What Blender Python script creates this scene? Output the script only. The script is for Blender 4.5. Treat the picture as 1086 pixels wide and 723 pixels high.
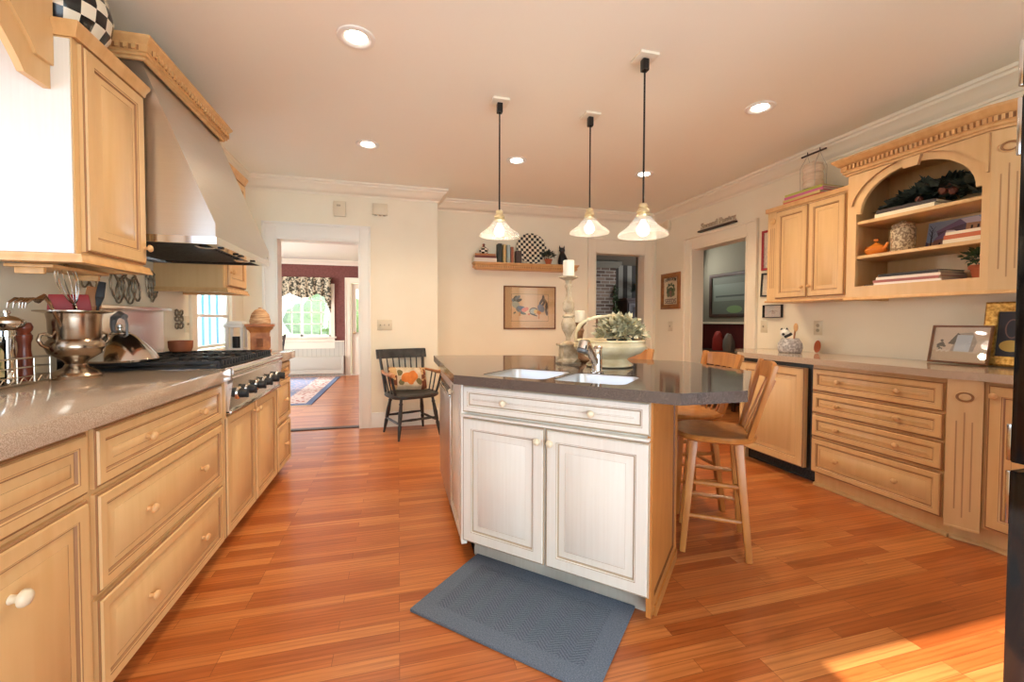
import bpy, bmesh, math, random
from mathutils import Vector, Matrix
from mathutils.geometry import tessellate_polygon
random.seed(7)
for o in list(bpy.data.objects): bpy.data.objects.remove(o)
SC = bpy.context.scene
COL = SC.collection
R = math.radians
PI = math.pi

# ------------------------------------------------------------------ camera
FPX = 453.706
cd = bpy.data.cameras.new('camera')
cd.sensor_width = 36.0
cd.sensor_fit = 'HORIZONTAL'
cd.lens = FPX / 1086 * 36.0
cd.shift_y = -8.76 / 1086
cd.clip_start = 0.02
cam = bpy.data.objects.new('camera', cd)
COL.objects.link(cam)
cam.location = (0, 0, 1.2)
_yaw, _pit, _rol = R(14.894), R(1.526), R(0.169)
_fw = Vector((math.sin(_yaw) * math.cos(_pit), math.cos(_yaw) * math.cos(_pit), -math.sin(_pit)))
_rt = Vector((math.cos(_yaw), -math.sin(_yaw), 0))
_up = _rt.cross(_fw)
_r2 = _rt * math.cos(_rol) + _up * math.sin(_rol)
_u2 = _up * math.cos(_rol) - _rt * math.sin(_rol)
_m = Matrix((_r2, _u2, -_fw)).transposed().to_4x4()
_m.translation = cam.location
cam.matrix_world = _m
SC.camera = cam

# ------------------------------------------------------------------ colour management, world, sun, daylight
SC.view_settings.view_transform = 'Standard'
SC.view_settings.look = 'None'
SC.view_settings.exposure = 0.5
SC.view_settings.gamma = 1.0
SC.view_settings.use_curve_mapping = False


def S(r, g, b, a=1.0):
    f = lambda c: (c / 12.92 if c <= 0.04045 else ((c + 0.055) / 1.055) ** 2.4)
    return (f(r / 255), f(g / 255), f(b / 255), a)


W_ = bpy.data.worlds.new('sky')
SC.world = W_
W_.use_nodes = True
_bg = W_.node_tree.nodes['Background']
_bg.inputs[0].default_value = (0.80, 0.91, 1.0, 1)
_bg.inputs[1].default_value = 1.9


def lamp(name, kind, loc, energy, color, aim=None, **kw):
    d = bpy.data.lights.new(name, kind)
    d.energy = energy
    d.color = color
    for k, v in kw.items(): setattr(d, k, v)
    o = bpy.data.objects.new(name, d)
    o.location = loc
    if aim is not None:
        o.rotation_euler = Vector(aim).to_track_quat('-Z', 'Y').to_euler()
    COL.objects.link(o)
    return o


COOL = (0.70, 0.86, 1.0)
lamp('sun', 'SUN', (-6, 0, 6), 20.0, (1.0, 0.93, 0.82), aim=(1.0, 0.0, -0.42), angle=0.01)
lamp('patio_daylight', 'AREA', (1.1, -1.95, 1.2), 92, COOL, aim=(0, 1, 0.5), shape='RECTANGLE', size=3.6, size_y=2.0)
lamp('sink_window_daylight', 'AREA', (-1.95, 0.95, 1.6), 8, (0.34, 0.57, 1.0), aim=(1, 0.4, -0.1), shape='RECTANGLE', size=1.8, size_y=1.0)
lamp('side_window_daylight', 'AREA', (-2.35, 4.3, 1.6), 60, COOL, aim=(1, 0, -0.1), shape='RECTANGLE', size=0.8, size_y=1.3)
lamp('dining_window_daylight', 'AREA', (-2.0, 11.2, 2.95), 230, (0.86, 0.94, 1.0), aim=(0.05, -1, -1.0), shape='RECTANGLE', size=2.0, size_y=0.9)
lamp('dining_side_fill', 'AREA', (-4.6, 7.4, 1.6), 170, (0.95, 0.97, 1.0), aim=(1, 0, -0.1), shape='RECTANGLE', size=2.0, size_y=1.4)  # added fill for the dining room, through an assumed side opening
lamp('den_daylight', 'AREA', (6.6, 6.6, 1.5), 14, (0.9, 0.95, 1.0), aim=(-1, 0.2, -0.1), shape='RECTANGLE', size=1.4, size_y=1.2)
lamp('hall_fill', 'AREA', (4.2, 5.9, 2.1), 7, (1.0, 0.95, 0.86), aim=(0, -1, -0.2), shape='RECTANGLE', size=0.7, size_y=0.5)  # warm fill lamp added to lift the otherwise black hall
WARM = (1.0, 0.81, 0.57)

# ------------------------------------------------------------------ materials


def newmat(name):
    m = bpy.data.materials.new(name)
    m.use_nodes = True
    nt = m.node_tree
    return m, nt, nt.nodes['Principled BSDF']


def nd(nt, t, **kw):
    n = nt.nodes.new(t)
    for k, v in kw.items():
        if k.startswith('i_'):
            key = k[2:]
            n.inputs[int(key) if key.isdigit() else key].default_value = v
        else: setattr(n, k, v)
    return n


def plain(name, col, rough=0.5, metal=0.0, spec=None, emit=None, estr=0.0, coat=0.0):
    m, nt, p = newmat(name)
    p.inputs['Base Color'].default_value = col
    p.inputs['Roughness'].default_value = rough
    p.inputs['Metallic'].default_value = metal
    if spec is not None: p.inputs['Specular IOR Level'].default_value = spec
    if coat: p.inputs['Coat Weight'].default_value = coat
    if emit:
        p.inputs['Emission Color'].default_value = emit
        p.inputs['Emission Strength'].default_value = estr
    return m


def noisy(name, c1, c2, scale=(1, 1, 1), nscale=5.0, detail=4, rough=0.5, metal=0.0, bump=0.0, lo=0.35, hi=0.65, spec=None, bscale=None):
    """two colours mixed by a stretched noise"""
    m, nt, p = newmat(name)
    tc = nd(nt, 'ShaderNodeTexCoord')
    mp = nd(nt, 'ShaderNodeMapping')
    mp.inputs['Scale'].default_value = scale
    nt.links.new(tc.outputs['Object'], mp.inputs[0])
    nz = nd(nt, 'ShaderNodeTexNoise')
    nz.inputs['Scale'].default_value = nscale
    nz.inputs['Detail'].default_value = detail
    nt.links.new(mp.outputs[0], nz.inputs['Vector'])
    cr = nd(nt, 'ShaderNodeValToRGB')
    cr.color_ramp.elements[0].position = lo
    cr.color_ramp.elements[0].color = c1
    cr.color_ramp.elements[1].position = hi
    cr.color_ramp.elements[1].color = c2
    nt.links.new(nz.outputs['Fac'], cr.inputs[0])
    nt.links.new(cr.outputs[0], p.inputs['Base Color'])
    p.inputs['Roughness'].default_value = rough
    p.inputs['Metallic'].default_value = metal
    if spec is not None: p.inputs['Specular IOR Level'].default_value = spec
    if bump:
        b = nd(nt, 'ShaderNodeBump')
        b.inputs['Strength'].default_value = bump
        b.inputs['Distance'].default_value = 0.002
        nt.links.new(nz.outputs['Fac'], b.inputs['Height'])
        nt.links.new(b.outputs[0], p.inputs['Normal'])
    return m


def math_(nt, op, a, b=None):
    n = nt.nodes.new('ShaderNodeMath')
    n.operation = op
    for i, x in enumerate((a, b)):
        if x is None: continue
        if isinstance(x, (int, float)): n.inputs[i].default_value = x
        else: nt.links.new(x, n.inputs[i])
    return n.outputs[0]


def mix_(nt, fac, a, b):
    n = nt.nodes.new('ShaderNodeMix')
    n.data_type = 'RGBA'
    if isinstance(fac, (int, float)): n.inputs[0].default_value = fac
    else: nt.links.new(fac, n.inputs[0])
    for i, x in ((6, a), (7, b)):
        if isinstance(x, tuple): n.inputs[i].default_value = x
        else: nt.links.new(x, n.inputs[i])
    return n.outputs[2]


def xyz(nt, out='Object'):
    tc = nd(nt, 'ShaderNodeTexCoord')
    s = nd(nt, 'ShaderNodeSeparateXYZ')
    nt.links.new(tc.outputs[out], s.inputs[0])
    return tc, s.outputs[0], s.outputs[1], s.outputs[2]


def mat_floor():
    m, nt, p = newmat('oak_strip_floor')
    tc = nd(nt, 'ShaderNodeTexCoord')
    br = nd(nt, 'ShaderNodeTexBrick')
    br.offset = 0.37
    br.offset_frequency = 3
    br.inputs['Scale'].default_value = 1.0
    br.inputs['Brick Width'].default_value = 0.62
    br.inputs['Row Height'].default_value = 0.058
    br.inputs['Mortar Size'].default_value = 0.0009
    br.inputs['Mortar Smooth'].default_value = 0.3
    br.inputs['Bias'].default_value = 0.0
    br.inputs['Color1'].default_value = (0, 0, 0, 1)
    br.inputs['Color2'].default_value = (1, 1, 1, 1)
    br.inputs['Mortar'].default_value = (0.5, 0.5, 0.5, 1)
    nt.links.new(tc.outputs['Object'], br.inputs['Vector'])
    ramp = nd(nt, 'ShaderNodeValToRGB')
    e = ramp.color_ramp.elements
    e[0].position, e[0].color = 0.0, S(172, 90, 40)
    e[1].position, e[1].color = 1.0, S(210, 134, 74)
    e.new(0.5).color = S(192, 108, 52)
    nt.links.new(br.outputs['Color'], ramp.inputs[0])
    # grain: stretched along the boards, shifted per board
    addv = nd(nt, 'ShaderNodeVectorMath', operation='ADD')
    sc = nd(nt, 'ShaderNodeVectorMath', operation='SCALE')
    sc.inputs['Scale'].default_value = 7.0
    nt.links.new(br.outputs['Color'], sc.inputs[0])
    nt.links.new(tc.outputs['Object'], addv.inputs[0])
    nt.links.new(sc.outputs[0], addv.inputs[1])
    mp = nd(nt, 'ShaderNodeMapping')
    mp.inputs['Scale'].default_value = (1.6, 26, 1)
    nt.links.new(addv.outputs[0], mp.inputs[0])
    nz = nd(nt, 'ShaderNodeTexNoise')
    nz.inputs['Scale'].default_value = 1.6
    nz.inputs['Detail'].default_value = 6
    nz.inputs['Distortion'].default_value = 1.2
    nt.links.new(mp.outputs[0], nz.inputs['Vector'])
    wv = nd(nt, 'ShaderNodeTexWave')
    wv.bands_direction = 'Y'
    wv.inputs['Scale'].default_value = 0.55
    wv.inputs['Distortion'].default_value = 9
    wv.inputs['Detail'].default_value = 2
    wv.inputs['Detail Scale'].default_value = 0.6
    nt.links.new(mp.outputs[0], wv.inputs['Vector'])
    g = nd(nt, 'ShaderNodeValToRGB')
    g.color_ramp.elements[0].position = 0.35
    g.color_ramp.elements[0].color = (0.66, 0.58, 0.50, 1)
    g.color_ramp.elements[1].position = 0.62
    g.color_ramp.elements[1].color = (1, 1, 1, 1)
    nt.links.new(nz.outputs['Fac'], g.inputs[0])
    g2 = nd(nt, 'ShaderNodeValToRGB')
    g2.color_ramp.elements[0].position = 0.0
    g2.color_ramp.elements[0].color = (0.70, 0.62, 0.55, 1)
    g2.color_ramp.elements[1].position = 0.35
    g2.color_ramp.elements[1].color = (1, 1, 1, 1)
    nt.links.new(wv.outputs['Fac'], g2.inputs[0])
    mu = nd(nt, 'ShaderNodeMix', data_type='RGBA', blend_type='MULTIPLY')
    mu.inputs[0].default_value = 0.6
    nt.links.new(ramp.outputs[0], mu.inputs[6]); nt.links.new(g.outputs[0], mu.inputs[7])
    mu2 = nd(nt, 'ShaderNodeMix', data_type='RGBA', blend_type='MULTIPLY')
    mu2.inputs[0].default_value = 0.55
    nt.links.new(mu.outputs[2], mu2.inputs[6]); nt.links.new(g2.outputs[0], mu2.inputs[7])
    seam = mix_(nt, br.outputs['Fac'], mu2.outputs[2], S(110, 58, 28))
    nt.links.new(seam, p.inputs['Base Color'])
    p.inputs['Roughness'].default_value = 0.28
    p.inputs['Specular IOR Level'].default_value = 0.45
    b = nd(nt, 'ShaderNodeBump')
    b.inputs['Strength'].default_value = 0.12
    b.inputs['Distance'].default_value = 0.001
    nt.links.new(nz.outputs['Fac'], b.inputs['Height'])
    nt.links.new(b.outputs[0], p.inputs['Normal'])
    return m


def mat_stone(name, base, dark, light, rough=0.12):
    m, nt, p = newmat(name)
    tc = nd(nt, 'ShaderNodeTexCoord')
    nz = nd(nt, 'ShaderNodeTexNoise')
    nz.inputs['Scale'].default_value = 380
    nz.inputs['Detail'].default_value = 2
    nt.links.new(tc.outputs['Object'], nz.inputs['Vector'])
    cr = nd(nt, 'ShaderNodeValToRGB')
    e = cr.color_ramp.elements
    e[0].position, e[0].color = 0.32, dark
    e[1].position, e[1].color = 0.70, light
    e.new(0.5).color = base
    nt.links.new(nz.outputs['Fac'], cr.inputs[0])
    nt.links.new(cr.outputs[0], p.inputs['Base Color'])
    p.inputs['Roughness'].default_value = rough
    return m


def mat_checker_sphere(name, nu, hv, c1, c2, rough=0.2):
    """checks round a vertical axis: angle x height"""
    m, nt, p = newmat(name)
    tc, x, y, z = xyz(nt)
    a = math_(nt, 'ARCTAN2', y, x)
    a = math_(nt, 'FLOOR', math_(nt, 'MULTIPLY', a, nu / (2 * PI)))
    h = math_(nt, 'FLOOR', math_(nt, 'DIVIDE', z, hv))
    s = math_(nt, 'FLOORED_MODULO', math_(nt, 'ADD', a, h), 2.0)
    nt.links.new(mix_(nt, s, c1, c2), p.inputs['Base Color'])
    p.inputs['Roughness'].default_value = rough
    return m


def mat_checker(name, cell, c1, c2, rough=0.3, ax='XZ'):
    m, nt, p = newmat(name)
    tc, x, y, z = xyz(nt)
    d = dict(X=x, Y=y, Z=z)
    a = math_(nt, 'FLOOR', math_(nt, 'DIVIDE', d[ax[0]], cell))
    h = math_(nt, 'FLOOR', math_(nt, 'DIVIDE', d[ax[1]], cell))
    s = math_(nt, 'FLOORED_MODULO', math_(nt, 'ADD', a, h), 2.0)
    nt.links.new(mix_(nt, s, c1, c2), p.inputs['Base Color'])
    p.inputs['Roughness'].default_value = rough
    return m


def mat_stripes(name, period, duty, c1, c2, axis='X', rough=0.7):
    m, nt, p = newmat(name)
    tc, x, y, z = xyz(nt)
    a = dict(X=x, Y=y, Z=z)[axis]
    f = math_(nt, 'FLOORED_MODULO', a, period)
    s = math_(nt, 'LESS_THAN', f, period * duty)
    nt.links.new(mix_(nt, s, c1, c2), p.inputs['Base Color'])
    p.inputs['Roughness'].default_value = rough
    return m


def mat_brick():
    m, nt, p = newmat('old_brick')
    tc, x, y, z = xyz(nt)
    cv = nd(nt, 'ShaderNodeCombineXYZ')
    nt.links.new(x, cv.inputs[0]); nt.links.new(z, cv.inputs[1])
    br = nd(nt, 'ShaderNodeTexBrick')
    br.inputs['Scale'].default_value = 1
    br.inputs['Brick Width'].default_value = 0.2
    br.inputs['Row Height'].default_value = 0.068
    br.inputs['Mortar Size'].default_value = 0.008
    br.inputs['Color1'].default_value = S(84, 64, 56)
    br.inputs['Color2'].default_value = S(168, 144, 126)
    br.inputs['Mortar'].default_value = S(190, 182, 168)
    nt.links.new(cv.outputs[0], br.inputs['Vector'])
    nt.links.new(br.outputs['Color'], p.inputs['Base Color'])
    p.inputs['Roughness'].default_value = 0.9
    return m


def mat_rug_oriental(x1, y0):
    """blue field, pale border, dark edge: distance from the visible edges"""
    m, nt, p = newmat('oriental_rug')
    tc, x, y, z = xyz(nt)
    dx = math_(nt, 'SUBTRACT', x1, x)
    dy = math_(nt, 'SUBTRACT', y, y0)
    d = math_(nt, 'MINIMUM', dx, dy)
    vo = nd(nt, 'ShaderNodeTexVoronoi')
    vo.inputs['Scale'].default_value = 15
    nt.links.new(tc.outputs['Object'], vo.inputs['Vector'])
    v = math_(nt, 'LESS_THAN', vo.outputs['Distance'], 0.36)
    field = mix_(nt, v, S(150, 158, 186), S(214, 184, 178))
    bord = mix_(nt, v, S(226, 205, 195), S(190, 120, 110))
    c = mix_(nt, math_(nt, 'GREATER_THAN', d, 0.42), bord, field)
    c = mix_(nt, math_(nt, 'GREATER_THAN', d, 0.09), S(112, 128, 158), c)
    nt.links.new(c, p.inputs['Base Color'])
    p.inputs['Roughness'].default_value = 0.95
    return m


def mat_mat():
    """blue kitchen mat: plain border, chevron ribs inside; local x along the long side"""
    m, nt, p = newmat('blue_tufted_mat')
    tc, x, y, z = xyz(nt)
    ax = math_(nt, 'ABSOLUTE', x); ay = math_(nt, 'ABSOLUTE', y)
    ins = math_(nt, 'MULTIPLY', math_(nt, 'LESS_THAN', ax, MATL / 2 - 0.075), math_(nt, 'LESS_THAN', ay, MATW / 2 - 0.075))
    tri = math_(nt, 'ABSOLUTE', math_(nt, 'SUBTRACT', math_(nt, 'FLOORED_MODULO', math_(nt, 'DIVIDE', x, 0.09), 1.0), 0.5))
    ph = math_(nt, 'ADD', math_(nt, 'DIVIDE', y, 0.014), math_(nt, 'MULTIPLY', tri, 5.0))
    rib = math_(nt, 'ABSOLUTE', math_(nt, 'SINE', math_(nt, 'MULTIPLY', ph, PI)))
    edge = math_(nt, 'LESS_THAN', math_(nt, 'MINIMUM', math_(nt, 'ABSOLUTE', math_(nt, 'SUBTRACT', ax, MATL / 2 - 0.075)),
                 math_(nt, 'ABSOLUTE', math_(nt, 'SUBTRACT', ay, MATW / 2 - 0.075))), 0.004)
    nz = nd(nt, 'ShaderNodeTexNoise')
    nz.inputs['Scale'].default_value = 220
    nz.inputs['Detail'].default_value = 3
    nt.links.new(tc.outputs['Object'], nz.inputs['Vector'])
    base = mix_(nt, nz.outputs['Fac'], S(52, 66, 84), S(142, 152, 166))
    dark = mix_(nt, math_(nt, 'MULTIPLY', math_(nt, 'MULTIPLY', ins, math_(nt, 'LESS_THAN', rib, 0.45)), 0.5), base, S(56, 68, 84))
    nt.links.new(dark, p.inputs['Base Color'])
    p.inputs['Roughness'].default_value = 1.0
    p.inputs['Specular IOR Level'].default_value = 0.1
    h = math_(nt, 'ADD', math_(nt, 'MULTIPLY', math_(nt, 'MULTIPLY', ins, rib), 0.6), nz.outputs['Fac'])
    b = nd(nt, 'ShaderNodeBump')
    b.inputs['Strength'].default_value = 0.9
    b.inputs['Distance'].default_value = 0.006
    nt.links.new(h, b.inputs['Height'])
    nt.links.new(b.outputs[0], p.inputs['Normal'])
    return m


def mat_glass(name, tint=(1, 1, 1, 1), gloss=0.08, rough=0.02):
    m, nt, p = newmat(name)
    tr = nd(nt, 'ShaderNodeBsdfTransparent')
    tr.inputs[0].default_value = tint
    gl = nd(nt, 'ShaderNodeBsdfGlossy')
    gl.inputs['Roughness'].default_value = rough
    mx = nd(nt, 'ShaderNodeMixShader')
    mx.inputs[0].default_value = gloss
    nt.links.new(tr.outputs[0], mx.inputs[1]); nt.links.new(gl.outputs[0], mx.inputs[2])
    nt.links.new(mx.outputs[0], nt.nodes['Material Output'].inputs[0])
    return m


def mat_shade():
    """ribbed white glass pendant shade: part see-through, part milky"""
    m, nt, p = newmat('ribbed_milk_glass')
    tr = nd(nt, 'ShaderNodeBsdfTransparent')
    tl = nd(nt, 'ShaderNodeBsdfTranslucent')
    tl.inputs[0].default_value = (0.6, 0.58, 0.55, 1)
    gl = nd(nt, 'ShaderNodeBsdfGlossy')
    gl.inputs['Roughness'].default_value = 0.12
    df = nd(nt, 'ShaderNodeBsdfDiffuse')
    df.inputs[0].default_value = (0.62, 0.61, 0.59, 1)
    a = nd(nt, 'ShaderNodeMixShader'); a.inputs[0].default_value = 0.75
    nt.links.new(tl.outputs[0], a.inputs[1]); nt.links.new(df.outputs[0], a.inputs[2])
    b = nd(nt, 'ShaderNodeMixShader'); b.inputs[0].default_value = 0.12
    nt.links.new(a.outputs[0], b.inputs[1]); nt.links.new(gl.outputs[0], b.inputs[2])
    c = nd(nt, 'ShaderNodeMixShader'); c.inputs[0].default_value = 0.40
    nt.links.new(tr.outputs[0], c.inputs[1]); nt.links.new(b.outputs[0], c.inputs[2])
    nt.links.new(c.outputs[0], nt.nodes['Material Output'].inputs[0])
    return m


def mat_pillow():
    m, nt, p = newmat('pumpkin_pillow_print')
    tc, x, y, z = xyz(nt)
    nz = nd(nt, 'ShaderNodeTexNoise')
    nz.inputs['Scale'].default_value = 14
    nt.links.new(tc.outputs['Object'], nz.inputs['Vector'])
    jit = math_(nt, 'MULTIPLY', math_(nt, 'SUBTRACT', nz.outputs['Fac'], 0.5), 0.06)

    def blob(cy, cz, r):
        dy = math_(nt, 'SUBTRACT', y, cy); dz = math_(nt, 'SUBTRACT', z, cz)
        d = math_(nt, 'SQRT', math_(nt, 'ADD', math_(nt, 'MULTIPLY', dy, dy), math_(nt, 'MULTIPLY', dz, dz)))
        return math_(nt, 'LESS_THAN', math_(nt, 'ADD', d, jit), r)
    pump = math_(nt, 'MAXIMUM', blob(-0.035, 0.0, 0.055), math_(nt, 'MAXIMUM', blob(0.04, 0.015, 0.05), blob(0.01, -0.045, 0.04)))
    leaf = math_(nt, 'MAXIMUM', blob(-0.10, 0.05, 0.035), math_(nt, 'MAXIMUM', blob(0.10, -0.05, 0.03), blob(-0.09, -0.06, 0.025)))
    brd = math_(nt, 'GREATER_THAN', math_(nt, 'ABSOLUTE', y), 0.135)
    c = mix_(nt, leaf, mix_(nt, nz.outputs['Fac'], S(150, 122, 88), S(236, 220, 194)), S(110, 100, 66))
    c = mix_(nt, pump, c, mix_(nt, nz.outputs['Fac'], S(170, 78, 28), S(236, 148, 72)))
    bc = mix_(nt, math_(nt, 'GREATER_THAN', nz.outputs['Fac'], 0.5), S(112, 60, 38), S(200, 160, 110))
    c = mix_(nt, brd, c, bc)
    nt.links.new(c, p.inputs['Base Color'])
    p.inputs['Roughness'].default_value = 0.95
    return m


BLACK = (0.008, 0.008, 0.009, 1)
M = {}
M['wall'] = noisy('cream_wall_paint', S(244, 233, 207), S(246, 236, 211), nscale=3, rough=0.75)
M['ceil'] = plain('ceiling_paint', S(250, 244, 226), 0.85)
M['trim'] = plain('cream_trim_paint', S(244, 232, 208), 0.4)
M['white'] = plain('white_trim_paint', S(243, 238, 226), 0.4)
M['floor'] = mat_floor()
M['maple'] = noisy('glazed_maple', S(217, 174, 117), S(223, 182, 127), scale=(14, 14, 1.2), nscale=2.2, rough=0.38, lo=0.3, hi=0.7)
M['glaze'] = plain('brown_glaze', S(158, 110, 66), 0.5)
M['maple_edge'] = noisy('natural_maple', S(212, 160, 100), S(224, 176, 116), scale=(10, 10, 1.5), nscale=2.5, rough=0.4)
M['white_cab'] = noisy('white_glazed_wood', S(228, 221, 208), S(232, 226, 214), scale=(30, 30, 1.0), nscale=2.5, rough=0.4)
M['white_glaze'] = plain('grey_brown_glaze', S(176, 156, 130), 0.5)
M['stone_tan'] = mat_stone('tan_quartz', S(188, 164, 140), S(156, 130, 106), S(212, 192, 168), 0.09)
M['stone_grey'] = mat_stone('grey_brown_quartz', S(94, 80, 72), S(66, 56, 52), S(126, 112, 104), 0.07)
M['steel'] = noisy('brushed_stainless', S(205, 201, 194), S(208, 204, 197), scale=(2, 2, 60), nscale=3, rough=0.34, metal=1.0)
M['steel_s'] = plain('polished_stainless', S(212, 210, 206), 0.12, 1.0)
M['splashsteel'] = plain('satin_backsplash_steel', S(224, 222, 218), 0.22, 1.0)
M['sinksteel'] = plain('satin_sink_steel', S(214, 214, 214), 0.38, 0.85)
M['chrome'] = plain('chrome', S(225, 222, 218), 0.08, 1.0)
M['bronze'] = noisy('dark_bronze', S(112, 98, 78), S(160, 142, 114), nscale=30, rough=0.4, metal=0.4)
M['pewter'] = noisy('aged_pewter', S(150, 132, 114), S(190, 172, 152), nscale=9, rough=0.22, metal=1.0)
M['black'] = plain('black_gloss', S(16, 16, 18), 0.25)
M['blackm'] = plain('black_matt', S(24, 23, 23), 0.6)
M['iron'] = plain('black_cast_iron', S(26, 26, 28), 0.55)
M['dark'] = plain('dark_void', S(20, 17, 15), 0.9)
M['knobwood'] = noisy('turned_maple_knob', S(206, 154, 98), S(222, 174, 118), nscale=20, rough=0.35)
M['knobcream'] = plain('cream_knob', S(230, 214, 184), 0.35)
M['brass'] = plain('pale_brass', S(226, 208, 166), 0.3, 0.7)
M['stoolwood'] = noisy('oak_stool_finish', S(176, 110, 50), S(196, 132, 66), scale=(8, 8, 1.5), nscale=3, rough=0.3)
M['fluteglaze_edgeshade'] = plain('brown_groove_and_edge_shade', S(184, 138, 92), 0.5)  # groove glaze, also the edge shading on the hutch's raised panels
M['ivory'] = noisy('ivory_slats', S(222, 192, 160), S(238, 214, 184), scale=(1, 1, 4), nscale=20, rough=0.6)
M['islandgroove'] = plain('dark_amber_groove', S(112, 66, 30), 0.5)
M['island_shade_wood'] = noisy('shaded_maple_panel', S(180, 116, 56), S(190, 126, 64), scale=(10, 10, 1.5), nscale=2.5, rough=0.4)  # maple darkened so the island end carries its shade in the colour
M['shade'] = mat_shade()
M['bulb'] = plain('lit_bulb', (1, 1, 1, 1), 0.5, emit=(1.0, 0.93, 0.82, 1), estr=3)
M['canlight'] = plain('lit_downlight', (1, 1, 1, 1), 0.5, emit=(1.0, 0.95, 0.88, 1), estr=12)
M['glass'] = mat_glass('window_glass')
M['picglass'] = mat_glass('picture_glass', gloss=0.10)
M['chairblack'] = noisy('worn_black_paint', S(38, 36, 35), S(60, 58, 56), nscale=12, rough=0.42)
M['chairwood'] = noisy('worn_arm_wood', S(160, 96, 52), S(196, 132, 82), nscale=10, rough=0.4)
M['burgundy'] = noisy('burgundy_wallpaper', S(110, 64, 56), S(128, 76, 68), nscale=26, detail=3, rough=0.85)
M['bead'] = mat_stripes('beadboard_paint', 0.09, 0.06, S(202, 195, 178), S(158, 151, 136), 'X', 0.5)
M['frame_wood'] = noisy('walnut_frame', S(110, 66, 34), S(140, 88, 48), nscale=15, rough=0.4)
M['frame_oak'] = noisy('oak_frame', S(134, 84, 38), S(164, 106, 54), nscale=15, rough=0.45)
M['gold'] = noisy('gilt_frame', S(170, 122, 50), S(226, 184, 100), nscale=60, rough=0.35, metal=0.7, bump=0.6)
M['paper'] = plain('cream_paper', S(232, 214, 178), 0.8)
M['matboard'] = plain('tan_matboard', S(222, 186, 140), 0.85)
M['candle'] = plain('ivory_wax', S(240, 230, 206), 0.5)
M['candlewood'] = noisy('distressed_candlestick', S(164, 140, 108), S(212, 192, 160), nscale=22, rough=0.7, bump=0.3)
M['candledark'] = noisy('brown_candlestick', S(120, 84, 54), S(160, 120, 84), nscale=18, rough=0.6)
M['ceramic'] = noisy('antiqued_cream_ceramic', S(206, 180, 128), S(240, 226, 190), nscale=7, rough=0.35)
M['terracotta'] = plain('terracotta', S(178, 92, 54), 0.8)
M['orange'] = plain('orange_glaze', S(222, 128, 48), 0.2)
M['leaf'] = noisy('green_leaf', S(52, 72, 40), S(88, 108, 62), nscale=20, rough=0.5)
M['darkleaf'] = noisy('dark_evergreen', S(38, 48, 40), S(82, 92, 78), nscale=20, rough=0.6)
M['sage'] = noisy('silvery_sage_leaf', S(140, 134, 96), S(226, 216, 180), nscale=16, rough=0.7)
M['redwains'] = noisy('dark_red_panelling', S(84, 24, 22), S(98, 32, 28), scale=(4, 4, 1), nscale=6, rough=0.5)
M['greywall'] = plain('grey_green_wall', S(142, 138, 122), 0.8)
M['brick'] = mat_brick()
M['stripe'] = mat_stripes('striped_wallpaper', 0.22, 0.5, S(170, 164, 150), S(70, 62, 54), 'X')
M['darkwood'] = noisy('dark_walnut', S(46, 26, 18), S(70, 42, 28), nscale=6, rough=0.4)
M['mantelwood'] = noisy('mantel_wood', S(140, 92, 56), S(166, 112, 70), nscale=6, rough=0.5)
M['plate'] = plain('almond_plastic', S(226, 212, 182), 0.4)
M['platedark'] = plain('almond_toggle', S(180, 164, 134), 0.4)
M['cat'] = noisy('black_cat_ceramic', S(22, 20, 20), S(38, 34, 32), nscale=12, rough=0.35)
M['lawn'] = noisy('sunlit_lawn', S(176, 194, 128), S(204, 214, 160), nscale=2, rough=1.0)
M['road'] = plain('pale_drive', S(226, 224, 218), 1.0)
M['shrub'] = noisy('hedge_foliage', S(118, 144, 98), S(164, 184, 138), nscale=8, rough=1.0)
M['checkpl'] = mat_checker('checked_plate', 0.036, S(240, 228, 200), S(28, 26, 26))
M['checkv'] = mat_checker_sphere('checked_enamel', 20, 0.052, S(236, 224, 198), S(24, 22, 22))
M['checks'] = mat_checker_sphere('small_checked_enamel', 8, 0.022, S(240, 230, 206), S(24, 22, 22))
M['curtain'] = noisy('floral_valance_fabric', S(78, 74, 60), S(206, 192, 162), nscale=24, detail=5, rough=0.9, lo=0.46, hi=0.54)
M['sheer'] = plain('white_sheer', S(236, 242, 246), 0.9)
M['pinebrown'] = noisy('carved_pine', S(150, 84, 38), S(196, 126, 66), nscale=14, rough=0.5)
M['weave'] = noisy('woven_basketry', S(180, 130, 86), S(222, 184, 140), scale=(1, 1, 6), nscale=18, rough=0.8)
M['redmill'] = noisy('red_brown_wood', S(104, 44, 26), S(136, 62, 38), nscale=10, rough=0.3)
M['wire'] = plain('brushed_wire', S(198, 188, 172), 0.3, 1.0)
M['bottle'] = plain('dark_bottle_glass', S(22, 26, 18), 0.08)
M['labelpaper'] = noisy('green_gold_label', S(206, 190, 140), S(120, 128, 84), nscale=16, rough=0.6, lo=0.5, hi=0.56)
M['red'] = plain('red_silicone', S(160, 26, 26), 0.45)
M['utwood'] = plain('utensil_wood', S(170, 112, 66), 0.5)
M['greyplastic'] = plain('grey_handle', S(112, 110, 108), 0.35)
M['stripesiding'] = mat_stripes('pale_siding', 0.16, 0.45, S(196, 220, 226), S(244, 248, 248), 'Y', 0.9)
M['pillow'] = mat_pillow()


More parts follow.
